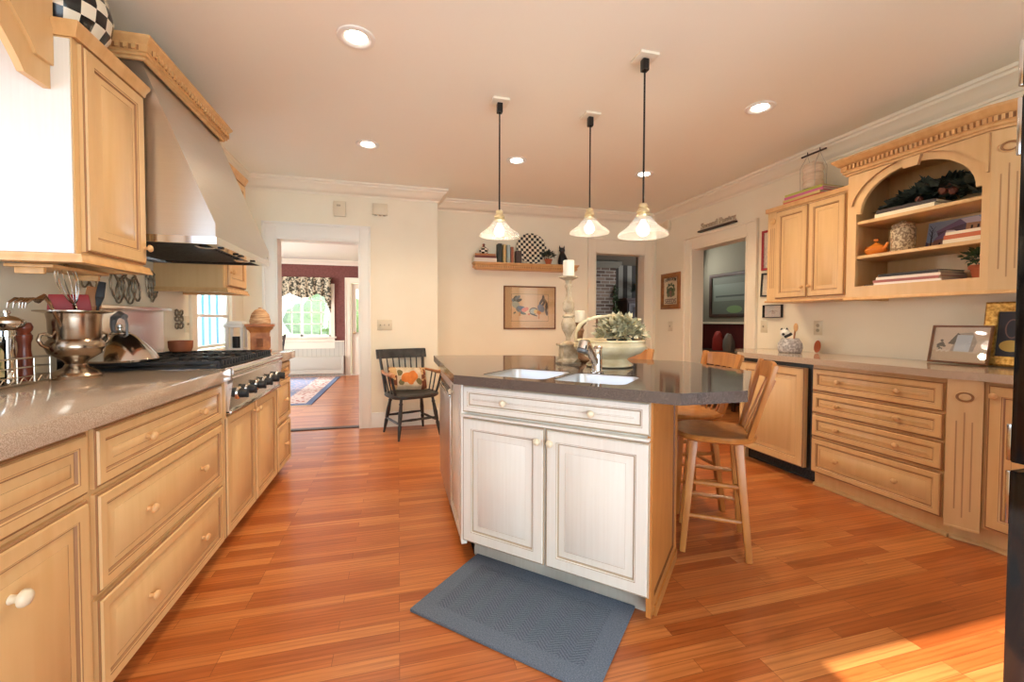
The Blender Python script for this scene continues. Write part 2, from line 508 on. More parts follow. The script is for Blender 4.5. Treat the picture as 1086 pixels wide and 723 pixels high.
def mat_sheer():
    m, nt, p = newmat('striped_sheer_fabric')
    tc, x, y, z = xyz(nt)
    f = math_(nt, 'FLOORED_MODULO', y, 0.15)
    c = mix_(nt, math_(nt, 'LESS_THAN', f, 0.06), (0.92, 0.94, 0.94, 1), S(150, 190, 204))
    tl = nd(nt, 'ShaderNodeBsdfTranslucent'); df = nd(nt, 'ShaderNodeBsdfDiffuse')
    nt.links.new(c, tl.inputs[0]); nt.links.new(c, df.inputs[0])
    mx = nd(nt, 'ShaderNodeMixShader'); mx.inputs[0].default_value = 0.6
    nt.links.new(df.outputs[0], mx.inputs[1]); nt.links.new(tl.outputs[0], mx.inputs[2])
    nt.links.new(mx.outputs[0], nt.nodes['Material Output'].inputs[0])
    return m


M['sheerstripe'] = mat_sheer()
M['fridge'] = plain('black_appliance', S(12, 12, 13), 0.12)
M['blackgrille'] = noisy('dark_grille', S(14, 14, 14), S(60, 58, 56), nscale=60, rough=0.4)
M['greyrock'] = noisy('mottled_stoneware', S(150, 142, 138), S(200, 192, 186), nscale=60, rough=0.5, lo=0.42, hi=0.58)
M['canister'] = noisy('patterned_stoneware', S(140, 116, 88), S(206, 186, 150), nscale=70, rough=0.5, lo=0.46, hi=0.54)
M['paint_sky'] = plain('painted_sky', S(104, 112, 146), 0.7)
M['paint_snow'] = plain('painted_snow', S(204, 190, 206), 0.7)
M['paint_wall'] = plain('painted_stone_house', S(160, 122, 94), 0.7)
M['paint_dark'] = plain('painted_dark', S(52, 46, 46), 0.7)


def colmat(r, g, b, rough=0.6):
    k = 'paint_%d_%d_%d' % (r, g, b)
    if k not in M: M[k] = plain(k, S(r, g, b), rough)
    return M[k]
MATL, MATW = 0.80, 0.49
M['mat'] = mat_mat()
M['rug'] = mat_rug_oriental(-1.2, 6.6)

# ------------------------------------------------------------------ mesh helpers


class B:
    def __init__(s):
        s.bm = bmesh.new()

    def vf(s, verts, faces, mi=0):
        vs = [s.bm.verts.new(v) for v in verts]
        for f in faces:
            try:
                fc = s.bm.faces.new([vs[i] for i in f])
                fc.material_index = mi
            except ValueError: pass
        return vs

    def box(s, x0, x1, y0, y1, z0, z1, mi=0, bev=0.0, mx=None):
        t = bmesh.new()
        bmesh.ops.create_cube(t, size=1)
        for v in t.verts:
            v.co = Vector(((x0 + x1) / 2 + v.co.x * (x1 - x0), (y0 + y1) / 2 + v.co.y * (y1 - y0), (z0 + z1) / 2 + v.co.z * (z1 - z0)))
        if bev: bmesh.ops.bevel(t, geom=list(t.edges), offset=bev, segments=2, profile=0.6, affect='EDGES')
        s._merge(t, mi, mx)

    def _merge(s, t, mi=0, mx=None):
        t.verts.index_update()
        mp = {}
        for v in t.verts:
            mp[v] = s.bm.verts.new(mx @ v.co if mx else v.co)
        for f in t.faces:
            try:
                g = s.bm.faces.new([mp[v] for v in f.verts]); g.material_index = mi
            except ValueError: pass
        t.free()

    def bar(s, p0, p1, w, h, mi=0, up=(0, 0, 1), bev=0.0, w1=None, h1=None):
        """box-section bar from p0 to p1"""
        p0, p1 = Vector(p0), Vector(p1)
        d = (p1 - p0).normalized()
        u = d.cross(Vector(up))
        if u.length < 1e-4: u = d.cross(Vector((1, 0, 0)))
        u.normalize()
        v = u.cross(d)
        w1 = w if w1 is None else w1; h1 = h if h1 is None else h1
        t = bmesh.new()
        vs = [t.verts.new(p + u * a * ww / 2 + v * b * hh / 2) for p, ww, hh in ((p0, w, h), (p1, w1, h1)) for a, b in ((-1, -1), (1, -1), (1, 1), (-1, 1))]
        for f in ((3, 2, 1, 0), (4, 5, 6, 7), (0, 1, 5, 4), (1, 2, 6, 5), (2, 3, 7, 6), (3, 0, 4, 7)): t.faces.new([vs[i] for i in f])
        if bev: bmesh.ops.bevel(t, geom=list(t.edges), offset=bev, segments=2, profile=0.6, affect='EDGES')
        s._merge(t, mi)

    def tube(s, pts, r, n=8, mi=0, closed=False):
        pts = [Vector(p) for p in pts]
        N = len(pts)
        rs = r if isinstance(r, (list, tuple)) else [r] * N
        tg = []
        for i in range(N):
            if closed: d = pts[(i + 1) % N] - pts[i - 1]
            else: d = pts[min(i + 1, N - 1)] - pts[max(i - 1, 0)]
            tg.append(d.normalized() if d.length > 1e-9 else Vector((0, 0, 1)))
        a = Vector((0, 0, 1)) if abs(tg[0].z) < 0.9 else Vector((1, 0, 0))
        u = tg[0].cross(a).normalized()
        rings = []
        for i in range(N):
            u = (u - tg[i] * u.dot(tg[i]))
            u = u.normalized() if u.length > 1e-6 else tg[i].orthogonal().normalized()
            w = tg[i].cross(u)
            rings.append([s.bm.verts.new(pts[i] + (u * math.cos(2 * PI * k / n) + w * math.sin(2 * PI * k / n)) * rs[i]) for k in range(n)])
        for i in range(N if closed else N - 1):
            A, C = rings[i], rings[(i + 1) % N]
            for k in range(n):
                f = s.bm.faces.new((A[k], A[(k + 1) % n], C[(k + 1) % n], C[k])); f.material_index = mi
        if not closed:
            for rg in (rings[0][::-1], rings[-1]):
                f = s.bm.faces.new(rg); f.material_index = mi

    def lathe(s, prof, o=(0, 0, 0), axis=(0, 0, 1), n=20, mi=0, cap=True):
        """prof: list of (radius, height along axis); optional third value = material"""
        o = Vector(o); ax = Vector(axis).normalized()
        u = ax.orthogonal().normalized() if abs(ax.z) < 0.99 else Vector((1, 0, 0))
        w = ax.cross(u)
        rings = []
        for p in prof:
            r, h = max(p[0], 1e-5), p[1]
            rings.append([s.bm.verts.new(o + ax * h + (u * math.cos(2 * PI * k / n) + w * math.sin(2 * PI * k / n)) * r) for k in range(n)])
        for i in range(len(rings) - 1):
            m = prof[i][2] if len(prof[i]) > 2 else mi
            for k in range(n):
                f = s.bm.faces.new((rings[i][k], rings[i][(k + 1) % n], rings[i + 1][(k + 1) % n], rings[i + 1][k])); f.material_index = m
        if cap:
            for rg, p in ((rings[0][::-1], prof[0]), (rings[-1], prof[-1])):
                if p[0] > 1e-4:
                    f = s.bm.faces.new(rg); f.material_index = p[2] if len(p) > 2 else mi

    def sphere(s, c, r, mi=0, sc=(1, 1, 1), n=14, mx=None):
        t = bmesh.new()
        bmesh.ops.create_uvsphere(t, u_segments=n, v_segments=max(6, n // 2 + 1), radius=r)
        for v in t.verts:
            q = Vector((v.co.x * sc[0], v.co.y * sc[1], v.co.z * sc[2]))
            v.co = (mx @ q if mx else q) + Vector(c)
        s._merge(t, mi)

    def prism(s, loops, fr, n0, n1, mi=0, side=None):
        """flat shape with holes (2-D loops) in the frame (o,u,v,n), thickness n0..n1"""
        o, u, v, n = [Vector(q) for q in fr]
        side = mi if side is None else side
        tri = tessellate_polygon([[Vector((a, b, 0)) for a, b in l] for l in loops])
        flat = [p for l in loops for p in l]
        A = [s.bm.verts.new(o + u * a + v * b + n * n0) for a, b in flat]
        C = [s.bm.verts.new(o + u * a + v * b + n * n1) for a, b in flat]
        for t in tri:
            for vs in (A, C):
                try:
                    f = s.bm.faces.new([vs[i] for i in t]); f.material_index = mi
                except ValueError: pass
        k = 0
        for l in loops:
            L = len(l)
            for i in range(L):
                a, b = k + i, k + (i + 1) % L
                try:
                    f = s.bm.faces.new((A[a], A[b], C[b], C[a])); f.material_index = side
                except ValueError: pass
            k += L

    def rings(s, o, u, v, n, w, h, rg, fill=0):
        """nested rectangles: rg = [(inset, height, material of the band that ENDS here)]"""
        o, u, v, n = [Vector(q) for q in (o, u, v, n)]
        prev = None
        for ins, ht, mi in rg:
            q = [s.bm.verts.new(o + u * a + v * b + n * ht) for a, b in ((ins, ins), (w - ins, ins), (w - ins, h - ins), (ins, h - ins))]
            if prev:
                for i in range(4):
                    f = s.bm.faces.new((prev[i], prev[(i + 1) % 4], q[(i + 1) % 4], q[i])); f.material_index = mi
            else:
                f = s.bm.faces.new(q[::-1]); f.material_index = mi
            prev = q
        f = s.bm.faces.new(prev); f.material_index = fill

    def sweep(s, prof, path, mi=0, closed=False):
        """moulding: profile (out to the right of the path, z) swept along a level polyline"""
        P = [Vector((p[0], p[1])) for p in path]
        z0 = path[0][2] if len(path[0]) > 2 else 0
        N = len(P)
        segs = [(P[(i + 1) % N] - P[i]).normalized() for i in range(N if closed else N - 1)]
        nr = [Vector((d.y, -d.x)) for d in segs]
        rows = []
        for i in range(N):
            if closed: a, b = nr[i - 1], nr[i]
            else: a, b = nr[max(i - 1, 0)], nr[min(i, N - 2)]
            m = (a + b) / (1 + a.dot(b))
            rows.append([s.bm.verts.new((P[i].x + m.x * q[0], P[i].y + m.y * q[0], z0 + q[1])) for q in prof])
        K = len(prof)
        for i in range(N if closed else N - 1):
            A, C = rows[i], rows[(i + 1) % N]
            for k in range(K):
                f = s.bm.faces.new((A[k], A[(k + 1) % K], C[(k + 1) % K], C[k])); f.material_index = mi
        if not closed:
            for rw in (rows[0], rows[-1][::-1]):
                try:
                    f = s.bm.faces.new(rw); f.material_index = mi
                except ValueError: pass


WM = {}     # world matrix each object's mesh is built in


def finish(name, b, mats, flat=False, ang=38):
    bmesh.ops.recalc_face_normals(b.bm, faces=list(b.bm.faces))
    me = bpy.data.meshes.new(name)
    b.bm.to_mesh(me); b.bm.free()
    for m in (mats if isinstance(mats, (list, tuple)) else [mats]):
        me.materials.append(M[m] if isinstance(m, str) else m)
    if not flat and len(me.polygons):
        me.polygons.foreach_set('use_smooth', [True] * len(me.polygons))
        me.set_sharp_from_angle(angle=R(ang))
    o = bpy.data.objects.new(name, me)
    COL.objects.link(o)
    return o


def tag(o, label=None, cat=None, group=None, kind=None):
    if label: o['label'] = label
    if cat: o['category'] = cat
    if group: o['group'] = group
    if kind: o['kind'] = kind
    return o


def ob(name, b, mats, parent=None, label=None, cat=None, group=None, kind=None, local=False, flat=False, loc=None, rz=0, ang=38):
    o = finish(name, b, mats, flat, ang)
    if parent is not None:
        o.parent = parent
        if not local:
            o.matrix_parent_inverse = WM.get(parent.name, Matrix()).inverted()
            WM[o.name] = Matrix()
        else: WM[o.name] = WM.get(parent.name, Matrix())
    elif loc is not None:
        o.location = loc; o.rotation_euler = (0, 0, rz)
        WM[o.name] = Matrix.Translation(loc) @ Matrix.Rotation(rz, 4, 'Z')
    else: WM[o.name] = Matrix()
    return tag(o, label, cat, group, kind)


def thing(name, label, cat, loc=(0, 0, 0), rz=0, group=None):
    o = bpy.data.objects.new(name, None)
    o.empty_display_size = 0.1
    COL.objects.link(o)
    o.location = loc; o.rotation_euler = (0, 0, rz)
    WM[o.name] = Matrix.Translation(loc) @ Matrix.Rotation(rz, 4, 'Z')
    return tag(o, label, cat, group)


def dup(root, loc, rz=0, label=None):
    """copy a thing with its parts and their sub-parts"""
    r = root.copy(); COL.objects.link(r)
    r.location = loc; r.rotation_euler = (0, 0, rz)
    if label: r['label'] = label
    for ch in list(root.children):
        c = ch.copy(); COL.objects.link(c); c.parent = r
        for g in list(ch.children):
            d = g.copy(); COL.objects.link(d); d.parent = c
    return r


def struct(name, b, mats, flat=False):
    return ob(name, b, mats, kind='structure', flat=flat)


def arc(c, r, a0, a1, n):
    return [(c[0] + r * math.cos(a0 + (a1 - a0) * i / n), c[1] + r * math.sin(a0 + (a1 - a0) * i / n)) for i in range(n + 1)]


# raised-panel door / drawer fronts: material 0 wood, 1 glaze in the grooves
def door_rings(t=0.022, fw=0.055, bevel=0.03):
    return [(0, 0, 0), (0, t - 0.009, 0), (0.003, t - 0.006, 1), (0.007, t - 0.006, 1), (0.010, t, 0), (fw - 0.006, t, 0), (fw - 0.004, t - 0.002, 1), (fw, t - 0.003, 0),
            (fw + 0.004, t - 0.009, 1), (fw + 0.006, t - 0.009, 1), (fw + 0.006 + bevel, t - 0.002, 0), (fw + 0.007 + bevel, t - 0.003, 1), (fw + 0.0085 + bevel, t - 0.002, 0)]


def knob(name, pos, n, parent, mat='knobwood', r=0.0165, label=None):
    b = B()
    b.lathe([(r * .55, 0), (r * .42, r * .5), (r * .5, r * .8), (r * .98, r * 1.1), (r, r * 1.4), (r * .8, r * 1.75), (r * .35, r * 1.95), (0, r * 2)], pos, n, 14)
    return ob(name, b, mat, parent, label=label)


def front(kind, parent, o, u, v, n, w, h, mats=('maple', 'glaze'), fw=0.055, knobs=(), kmat='knobwood', bevel=0.03, t=0.022, kr=0.0165):
    """door or drawer front with knobs at (a,b) from its lower left corner"""
    b = B()
    b.rings(o, u, v, n, w, h, door_rings(t, fw, bevel))
    d = ob(kind, b, list(mats), parent)
    o, u, v, n = [Vector(q) for q in (o, u, v, n)]
    for a, c in knobs: knob('knob', o + u * a + v * c + n * (t - 0.001), n, d, kmat, kr)
    return d


ZC = 2.698
XL_WALL, XR_WALL = -1.56, 3.55
Y1, Y2 = 5.03, 5.38
YF = -1.8


def wall(name, ax, pos, th, a0, a1, z0, z1, holes=(), mat='wall'):
    """ax='X': wall in the plane x=pos (thickness th), running along y from a0 to a1; ax='Y' likewise"""
    b = B()
    A = sorted({a0, a1} | {h[0] for h in holes} | {h[1] for h in holes})
    Z = sorted({z0, z1} | {h[2] for h in holes} | {h[3] for h in holes})
    for i in range(len(A) - 1):
        for k in range(len(Z) - 1):
            ca, cz = (A[i] + A[i + 1]) / 2, (Z[k] + Z[k + 1]) / 2
            if any(h[0] < ca < h[1] and h[2] < cz < h[3] for h in holes): continue
            p, q = sorted((pos, pos + th))
            if ax == 'X': b.box(p, q, A[i], A[i + 1], Z[k], Z[k + 1])
            else: b.box(A[i], A[i + 1], p, q, Z[k], Z[k + 1])
    return struct(name, b, mat, flat=True)


# ================================================================== ROOM SHELL
b = B(); b.box(-5, 8, -2.2, 10.2, -0.1, 0.0)
struct('floor', b, 'floor', flat=True)
b = B(); b.box(XL_WALL - 0.2, XR_WALL + 0.2, YF - 0.2, Y2 + 0.15, ZC, ZC + 0.1)
struct('ceiling', b, 'ceil', flat=True)
wall('wall_left', 'X', XL_WALL, -0.15, YF, Y1 + 0.15, 0, ZC, [(-0.35, 1.85, 1.08, 2.12), (3.93, 4.66, 0.95, 2.1)])
wall('wall_front', 'Y', YF, -0.15, XL_WALL - 0.15, XR_WALL + 0.15, 0, ZC, [(-0.7, 2.9, 0.0, 2.3)])
D1 = (-1.241, -0.412, 2.075)
wall('wall_back', 'Y', Y1, 0.15, XL_WALL, 0.444, 0, ZC, [(D1[0], D1[1], -0.01, D1[2])])
b = B(); b.box(0.294, 0.444, Y1 + 0.15, Y2, 0, ZC)
struct('wall_return', b, 'wall', flat=True)
D2 = (2.60, 3.363, 2.145)
wall('wall_back_recess', 'Y', Y2, 0.15, 0.294, XR_WALL + 0.15, 0, ZC, [(D2[0], D2[1], -0.01, D2[2])])
D3 = (3.725, 4.595, 2.105)
wall('wall_right', 'X', XR_WALL, 0.15, YF, Y2 + 0.15, 0, ZC, [(D3[0], D3[1], -0.01, D3[2])])

# ceiling crown (out from wall, z relative to the ceiling)
CR = [(0, -0.135), (0.012, -0.135), (0.018, -0.118), (0.03, -0.112), (0.045, -0.085), (0.07, -0.055), (0.092, -0.042), (0.097, -0.026), (0.112, -0.02), (0.115, 0), (0, 0)]
b = B()
b.sweep(CR, [(XL_WALL, YF, ZC), (XL_WALL, Y1, ZC), (0.444, Y1, ZC), (0.444, Y2, ZC), (XR_WALL, Y2, ZC), (XR_WALL, YF, ZC)])
struct('trim_1', b, 'trim')

# baseboards
BBP = [(0, 0), (0.018, 0), (0.018, 0.14), (0.012, 0.155), (0.012, 0.165), (0, 0.17)]


def baseboard(name, path, mat='white'):
    b = B(); b.sweep(BBP, path)
    struct(name, b, mat)


baseboard('baseboard_back', [(D1[1] + 0.12, Y1), (0.444, Y1), (0.444, Y2), (D2[0] - 0.11, Y2)])
baseboard('baseboard_right', [(XR_WALL, Y2), (XR_WALL, D3[1] + 0.14)])


def casing(name, ax, pos, out, a0, a1, ztop, w, mat, th=0.02, jamb=0.15, wr=None, head=None):
    """door casing on one wall face + jamb lining. out = +1/-1 direction the casing stands out of the wall face"""
    b = B()
    wr = w if wr is None else wr
    head = w if head is None else head

    def bx(p0, p1, q0, q1, z0, z1, bev=0.003):
        p0, p1 = sorted((p0, p1))
        if ax == 'Y': b.box(q0, q1, p0, p1, z0, z1, bev=bev)
        else: b.box(p0, p1, q0, q1, z0, z1, bev=bev)
    f = pos + out * th
    bx(pos, f, a0 - w, a0, 0, ztop + head)
    bx(pos, f, a1, a1 + wr, 0, ztop + head)
    bx(pos, f, a0, a1, ztop, ztop + head)
    # backband
    g = pos + out * (th + 0.014)
    bx(pos, g, a0 - w - 0.002, a0 - w + 0.022, 0, ztop + head + 0.002)
    bx(pos, g, a1 + wr - 0.022, a1 + wr + 0.002, 0, ztop + head + 0.002)
    bx(pos, g, a0 - w, a1 + wr, ztop + head - 0.022, ztop + head + 0.003)
    # inner bead
    g = pos + out * (th + 0.006)
    bx(pos, g, a0 - 0.016, a0 - 0.004, 0, ztop + 0.016)
    bx(pos, g, a1 + 0.004, a1 + 0.016, 0, ztop + 0.016)
    bx(pos, g, a0 - 0.016, a1 + 0.016, ztop + 0.004, ztop + 0.016)
    # jamb lining
    e = pos - out * jamb
    bx(f, e, a0 - 0.004, a0 + 0.012, 0, ztop, 0)
    bx(f, e, a1 - 0.012, a1 + 0.004, 0, ztop, 0)
    bx(f, e, a0 - 0.004, a1 + 0.004, ztop - 0.012, ztop + 0.004, 0)
    struct(name, b, mat)


casing('trim_2', 'Y', Y1, -1, D1[0], D1[1], D1[2], 0.13, 'white', wr=0.115, head=0.165)
casing('trim_3', 'Y', Y2, -1, D2[0], D2[1], D2[2], 0.11, 'trim', wr=0.13, head=0.19)
casing('trim_4', 'X', XR_WALL, -1, D3[0], D3[1], D3[2], 0.14, 'trim', head=0.15)

# dark threshold strip in the dining doorway
b = B(); b.box(D1[0], D1[1], Y1 + 0.03, Y1 + 0.13, 0.0, 0.008, bev=0.003)
struct('trim_5', b, 'darkwood')

# ---- window in the left wall beyond the range
WY0, WY1, WZ0, WZ1 = 3.93, 4.66, 0.95, 2.1
b = B()
for y0, y1, z0, z1 in ((WY0 - 0.10, WY0, WZ0 - 0.1, WZ1 + 0.1), (WY1, WY1 + 0.10, WZ0 - 0.1, WZ1 + 0.1), (WY0, WY1, WZ1, WZ1 + 0.1)):
    b.box(XL_WALL, XL_WALL + 0.02, y0, y1, z0, z1, bev=0.003)
b.box(XL_WALL - 0.02, XL_WALL + 0.05, WY0 - 0.12, WY1 + 0.12, WZ0 - 0.03, WZ0, bev=0.004)
struct('trim_6', b, 'trim')
b = B()
for y in (WY0 + 0.02, WY1 - 0.02): b.box(XL_WALL - 0.045, XL_WALL - 0.008, y - 0.02, y + 0.02, WZ0, WZ1)
for z in (WZ0 + 0.025, WZ1 - 0.025, 1.24): b.box(XL_WALL - 0.045, XL_WALL - 0.008, WY0 + 0.04, WY1 - 0.04, z - 0.012, z + 0.012)
w1 = struct('window_1', b, 'white')
b = B(); b.box(XL_WALL - 0.028, XL_WALL - 0.024, WY0 + 0.04, WY1 - 0.04, WZ0 + 0.04, WZ1 - 0.04)
ob('pane', b, 'glass', w1)
b = B()
pts = [(XL_WALL - 0.062 - 0.008 * math.sin(i * 1.25), 3.96 + i * 0.012) for i in range(57)]
b.prism([pts + [(p[0] - 0.003, p[1]) for p in pts[::-1]]], ((0, 0, 0), (1, 0, 0), (0, 1, 0), (0, 0, 1)), WZ0 + 0.01, WZ1 - 0.01)
ob('sheer_curtain', b, 'sheerstripe', None, 'pale blue and white striped sheer curtain behind the window panes beyond the range', 'curtain')

# window over the sink side of the left wall (feeds daylight, just outside the frame)
b = B()
for y in (-0.33, 1.16, 1.83): b.box(XL_WALL - 0.09, XL_WALL - 0.05, y - 0.02, y + 0.02, 1.08, 2.12)
for z in (1.10, 2.10): b.box(XL_WALL - 0.09, XL_WALL - 0.05, -0.35, 1.85, z - 0.02, z + 0.02)
w2 = struct('window_2', b, 'white')
b = B(); b.box(XL_WALL - 0.072, XL_WALL - 0.068, -0.34, 1.84, 1.1, 2.1)
ob('pane', b, 'glass', w2)
# glazed patio opening behind the camera
b = B()
for x in (-0.68, 0.5, 1.7, 2.88): b.box(x - 0.03, x + 0.03, YF - 0.1, YF - 0.05, 0, 2.1)
b.box(-0.68, 2.88, YF - 0.1, YF - 0.05, 2.22, 2.30)
w3 = struct('window_3', b, 'white')
b = B(); b.box(-0.68, 2.88, YF - 0.078, YF - 0.074, 0.02, 2.24)
ob('pane', b, 'glass', w3)

# ================================================================== DINING ROOM (through the left doorway)
DY = 10.0
wall('wall_dining_far', 'Y', DY, 0.15, -5, 0.3, 0, 2.6, [(-2.6, -1.41, 0.86, 1.92), (-1.02, -0.16, -0.01, 2.04)], 'burgundy')
wall('wall_dining_right', 'X', 0.15, 0.12, Y1 + 0.15, DY, 0, 2.6, [], 'burgundy')
wall('wall_dining_left', 'X', -4.0, -0.12, Y1 + 0.15, DY, 0, 2.6, [(6.4, 8.4, 0.9, 2.2)], 'burgundy')  # side opening cut to let the added dining fill in
b = B(); b.box(-4.12, 0.27, Y1 + 0.15, DY + 0.15, 2.5, 2.58)
struct('ceiling_dining', b, 'ceil', flat=True)
b = B()
b.sweep([(0, -0.1), (0.02, -0.1), (0.05, -0.04), (0.09, -0.02), (0.09, 0), (0, 0)], [(-4.0, DY, 2.5), (0.15, DY, 2.5)])
struct('trim_7', b, 'trim')
b = B()
b.box(-4.0, -1.14, DY - 0.02, DY, 0, 0.74)
b.box(-4.0, -1.14, DY - 0.045, DY, 0.74, 0.77, mi=1, bev=0.004)
struct('wainscot_far', b, ['bead', 'trim'])
b = B()
b.box(-2.70, -2.60, DY - 0.03, DY, 0.80, 2.0); b.box(-1.41, -1.335, DY - 0.03, DY, 0.80, 2.0); b.box(-2.6, -1.41, DY - 0.03, DY, 1.92, 2.0)
b.box(-2.74, -1.30, DY - 0.07, DY, 0.82, 0.86, bev=0.004)
b.box(-2.70, -1.335, DY - 0.025, DY, 0.60, 0.82)
struct('trim_8', b, 'trim')
b = B()
for x in (-2.58, -2.0, -1.43): b.box(x - 0.025, x + 0.025, DY + 0.03, DY + 0.08, 0.86, 1.92)
for x in (-2.39, -2.20, -1.81, -1.62): b.box(x - 0.010, x + 0.010, DY + 0.04, DY + 0.07, 0.88, 1.9)
for z in (0.88, 1.90): b.box(-2.58, -1.42, DY + 0.03, DY + 0.08, z - 0.02, z + 0.02)
for z in (1.13, 1.38, 1.64): b.box(-2.58, -1.42, DY + 0.04, DY + 0.07, z - 0.010, z + 0.010)
w4 = struct('window_4', b, 'white')
b = B(); b.box(-2.58, -1.42, DY + 0.053, DY + 0.057, 0.88, 1.9)
ob('pane', b, 'glass', w4)
# curtain valance with a swag edge and a jabot at the right
b = B()
top = 2.12; lo = []
N = 60
for i in range(N + 1):
    x = -2.72 + i * (1.33 / N)
    t = (x + 2.72) % 0.53 / 0.53
    z = 1.78 - 0.10 * math.sin(PI * t)
    if x > -1.52: z = 1.66 - (x + 1.52) / 0.13 * 0.30
    lo.append((x, z))
loop = [(-2.72, top)] + lo + [(-1.39, top)]
for i in range(N):
    (xa, za), (xb, zb) = lo[i], lo[i + 1]
    ya = DY - 0.12 - 0.02 * math.sin(i * 0.9); yb = DY - 0.12 - 0.02 * math.sin((i + 1) * 0.9)
    K = 5
    vs = []
    for k in range(K + 1):
        f = k / K
        vs.append(((xa, ya - 0.02 * math.sin(f * 7), top + (za - top) * f), (xb, yb - 0.02 * math.sin(f * 7), top + (zb - top) * f)))
    for k in range(K):
        b.vf([vs[k][0], vs[k][1], vs[k + 1][1], vs[k + 1][0]], [(0, 1, 2, 3)])
b.box(-2.72, -1.39, DY - 0.11, DY - 0.03, top - 0.02, top)
bmesh.ops.remove_doubles(b.bm, verts=list(b.bm.verts), dist=0.0005)
ob('curtain_valance', b, 'curtain', None, 'swagged black and cream floral valance over the dining room window', 'curtain')
# baseboard heater
b = B()
b.box(-4.0, -1.16, DY - 0.10, DY - 0.02, 0.16, 0.43, bev=0.008)
b.box(-4.0, -1.16, DY - 0.085, DY - 0.02, 0.06, 0.16)
b.box(-1.19, -1.145, DY - 0.11, DY - 0.02, 0.05, 0.44, bev=0.006)
b.box(-4.0, -1.19, DY - 0.104, DY - 0.095, 0.37, 0.38)
h_ = ob('baseboard_heater', b, colmat(206, 199, 182), None, 'long cream baseboard heater below the dining room window', 'heater')
# exterior door at the far end
casing('trim_9', 'Y', DY, -1, -1.02, -0.16, 2.04, 0.10, 'trim')
b = B()
b.box(-1.0, -0.18, DY + 0.05, DY + 0.095, 0.01, 0.95)
for x0, x1 in ((-1.0, -0.90), (-0.28, -0.18)): b.box(x0, x1, DY + 0.05, DY + 0.095, 0.95, 2.02)
b.box(-0.9, -0.28, DY + 0.05, DY + 0.095, 1.9, 2.02)
for x0 in (-0.9, -0.57): b.rings((x0, DY + 0.05, 0.16), (1, 0, 0), (0, 0, 1), (0, -1, 0), 0.27, 0.66, [(0, 0, 0), (0.02, 0.006, 0), (0.05, 0.002, 0)])
for x in (-0.69, -0.49): b.box(x - 0.01, x + 0.01, DY + 0.06, DY + 0.085, 0.95, 1.9)
b.box(-0.9, -0.28, DY + 0.06, DY + 0.085, 1.42, 1.44)
d_ = struct('door_1', b, 'trim')
b = B(); b.box(-0.9, -0.28, DY + 0.070, DY + 0.074, 0.95, 1.9)
ob('pane', b, 'glass', d_)
b = B(); b.sphere((-0.94, DY + 0.0, 0.94), 0.03); b.tube([(-0.94, DY + 0.05, 0.94), (-0.94, DY + 0.0, 0.94)], 0.012)
ob('door_knob', b, 'brass', d_)
# wall switch on the burgundy wall
b = B(); b.box(-1.30, -1.20, DY - 0.008, DY, 1.16, 1.27, bev=0.002); b.box(-1.275, -1.265, DY - 0.016, DY - 0.006, 1.2, 1.225); b.box(-1.235, -1.225, DY - 0.016, DY - 0.006, 1.2, 1.225)
ob('switch_plate', b, 'burgundy', None, 'dark double switch plate on the burgundy dining room wall', 'switch')
# rug
b = B(); b.box(-3.6, -1.2, 6.6, 9.75, 0.0, 0.012, bev=0.003)
rg = ob('oriental_rug', b, 'rug', None, 'blue and rose oriental rug on the dining room floor', 'rug')
b = B()
for i in range(96): b.box(-3.59 + i * 0.025, -3.58 + i * 0.025, 6.54, 6.6, 0.0, 0.006)
ob('fringe', b, 'paper', rg, label='pale fringe')
# a dark dining chair by the window, mostly hidden behind the counter
t = thing('dining_chair', 'dark dining chair with white seat pad seen through the doorway', 'chair', (-2.15, 7.75, 0.0128), R(200))
b = B(); b.box(-0.22, 0.22, -0.22, 0.22, 0.42, 0.45, bev=0.01); ob('seat', b, 'darkwood', t, local=True)
b = B(); b.box(-0.19, 0.2, -0.2, 0.2, 0.4515, 0.49, bev=0.018); ob('seat_pad', b, 'white', t, local=True, label='white seat pad')
for sx, sy in ((-1, -1), (-1, 1), (1, -1), (1, 1)):
    b = B(); b.bar((0.2 * sx, 0.2 * sy, 0), (0.19 * sx, 0.19 * sy, 0.42), 0.035, 0.035, bev=0.005); ob('leg', b, 'darkwood', t, local=True)
b = B()
for sy in (-1, 1): b.bar((-0.19, 0.19 * sy, 0.45), (-0.27, 0.2 * sy, 0.98), 0.03, 0.03, bev=0.004)
for z, x in ((0.62, -0.215), (0.78, -0.24), (0.93, -0.262)): b.box(x - 0.01, x + 0.01, -0.2, 0.2, z - 0.03, z + 0.03, bev=0.005)
ob('backrest', b, 'darkwood', t, local=True)
dup(t, (-1.93, 6.95, 0.0128), R(180), 'nearer dark dining chair on the rug, its back just above the counter end')

# outside the dining window
b = B(); b.box(-7.3, -7.0, 1.15, 10.5, -0.5, 4.6); struct('sun_block_wall', b, 'road', flat=True)  # unseen wall added to block the sun from the left-hand windows
b = B(); b.box(-14, 10, DY + 0.16, 40, -0.5, -0.4); struct('lawn', b, 'lawn', flat=True)
b = B(); b.box(-14, 10, 15.5, 17.0, -0.4, -0.38); b.box(-14, 10, 22.5, 23.5, -0.4, -0.38); struct('driveway', b, 'road', flat=True)


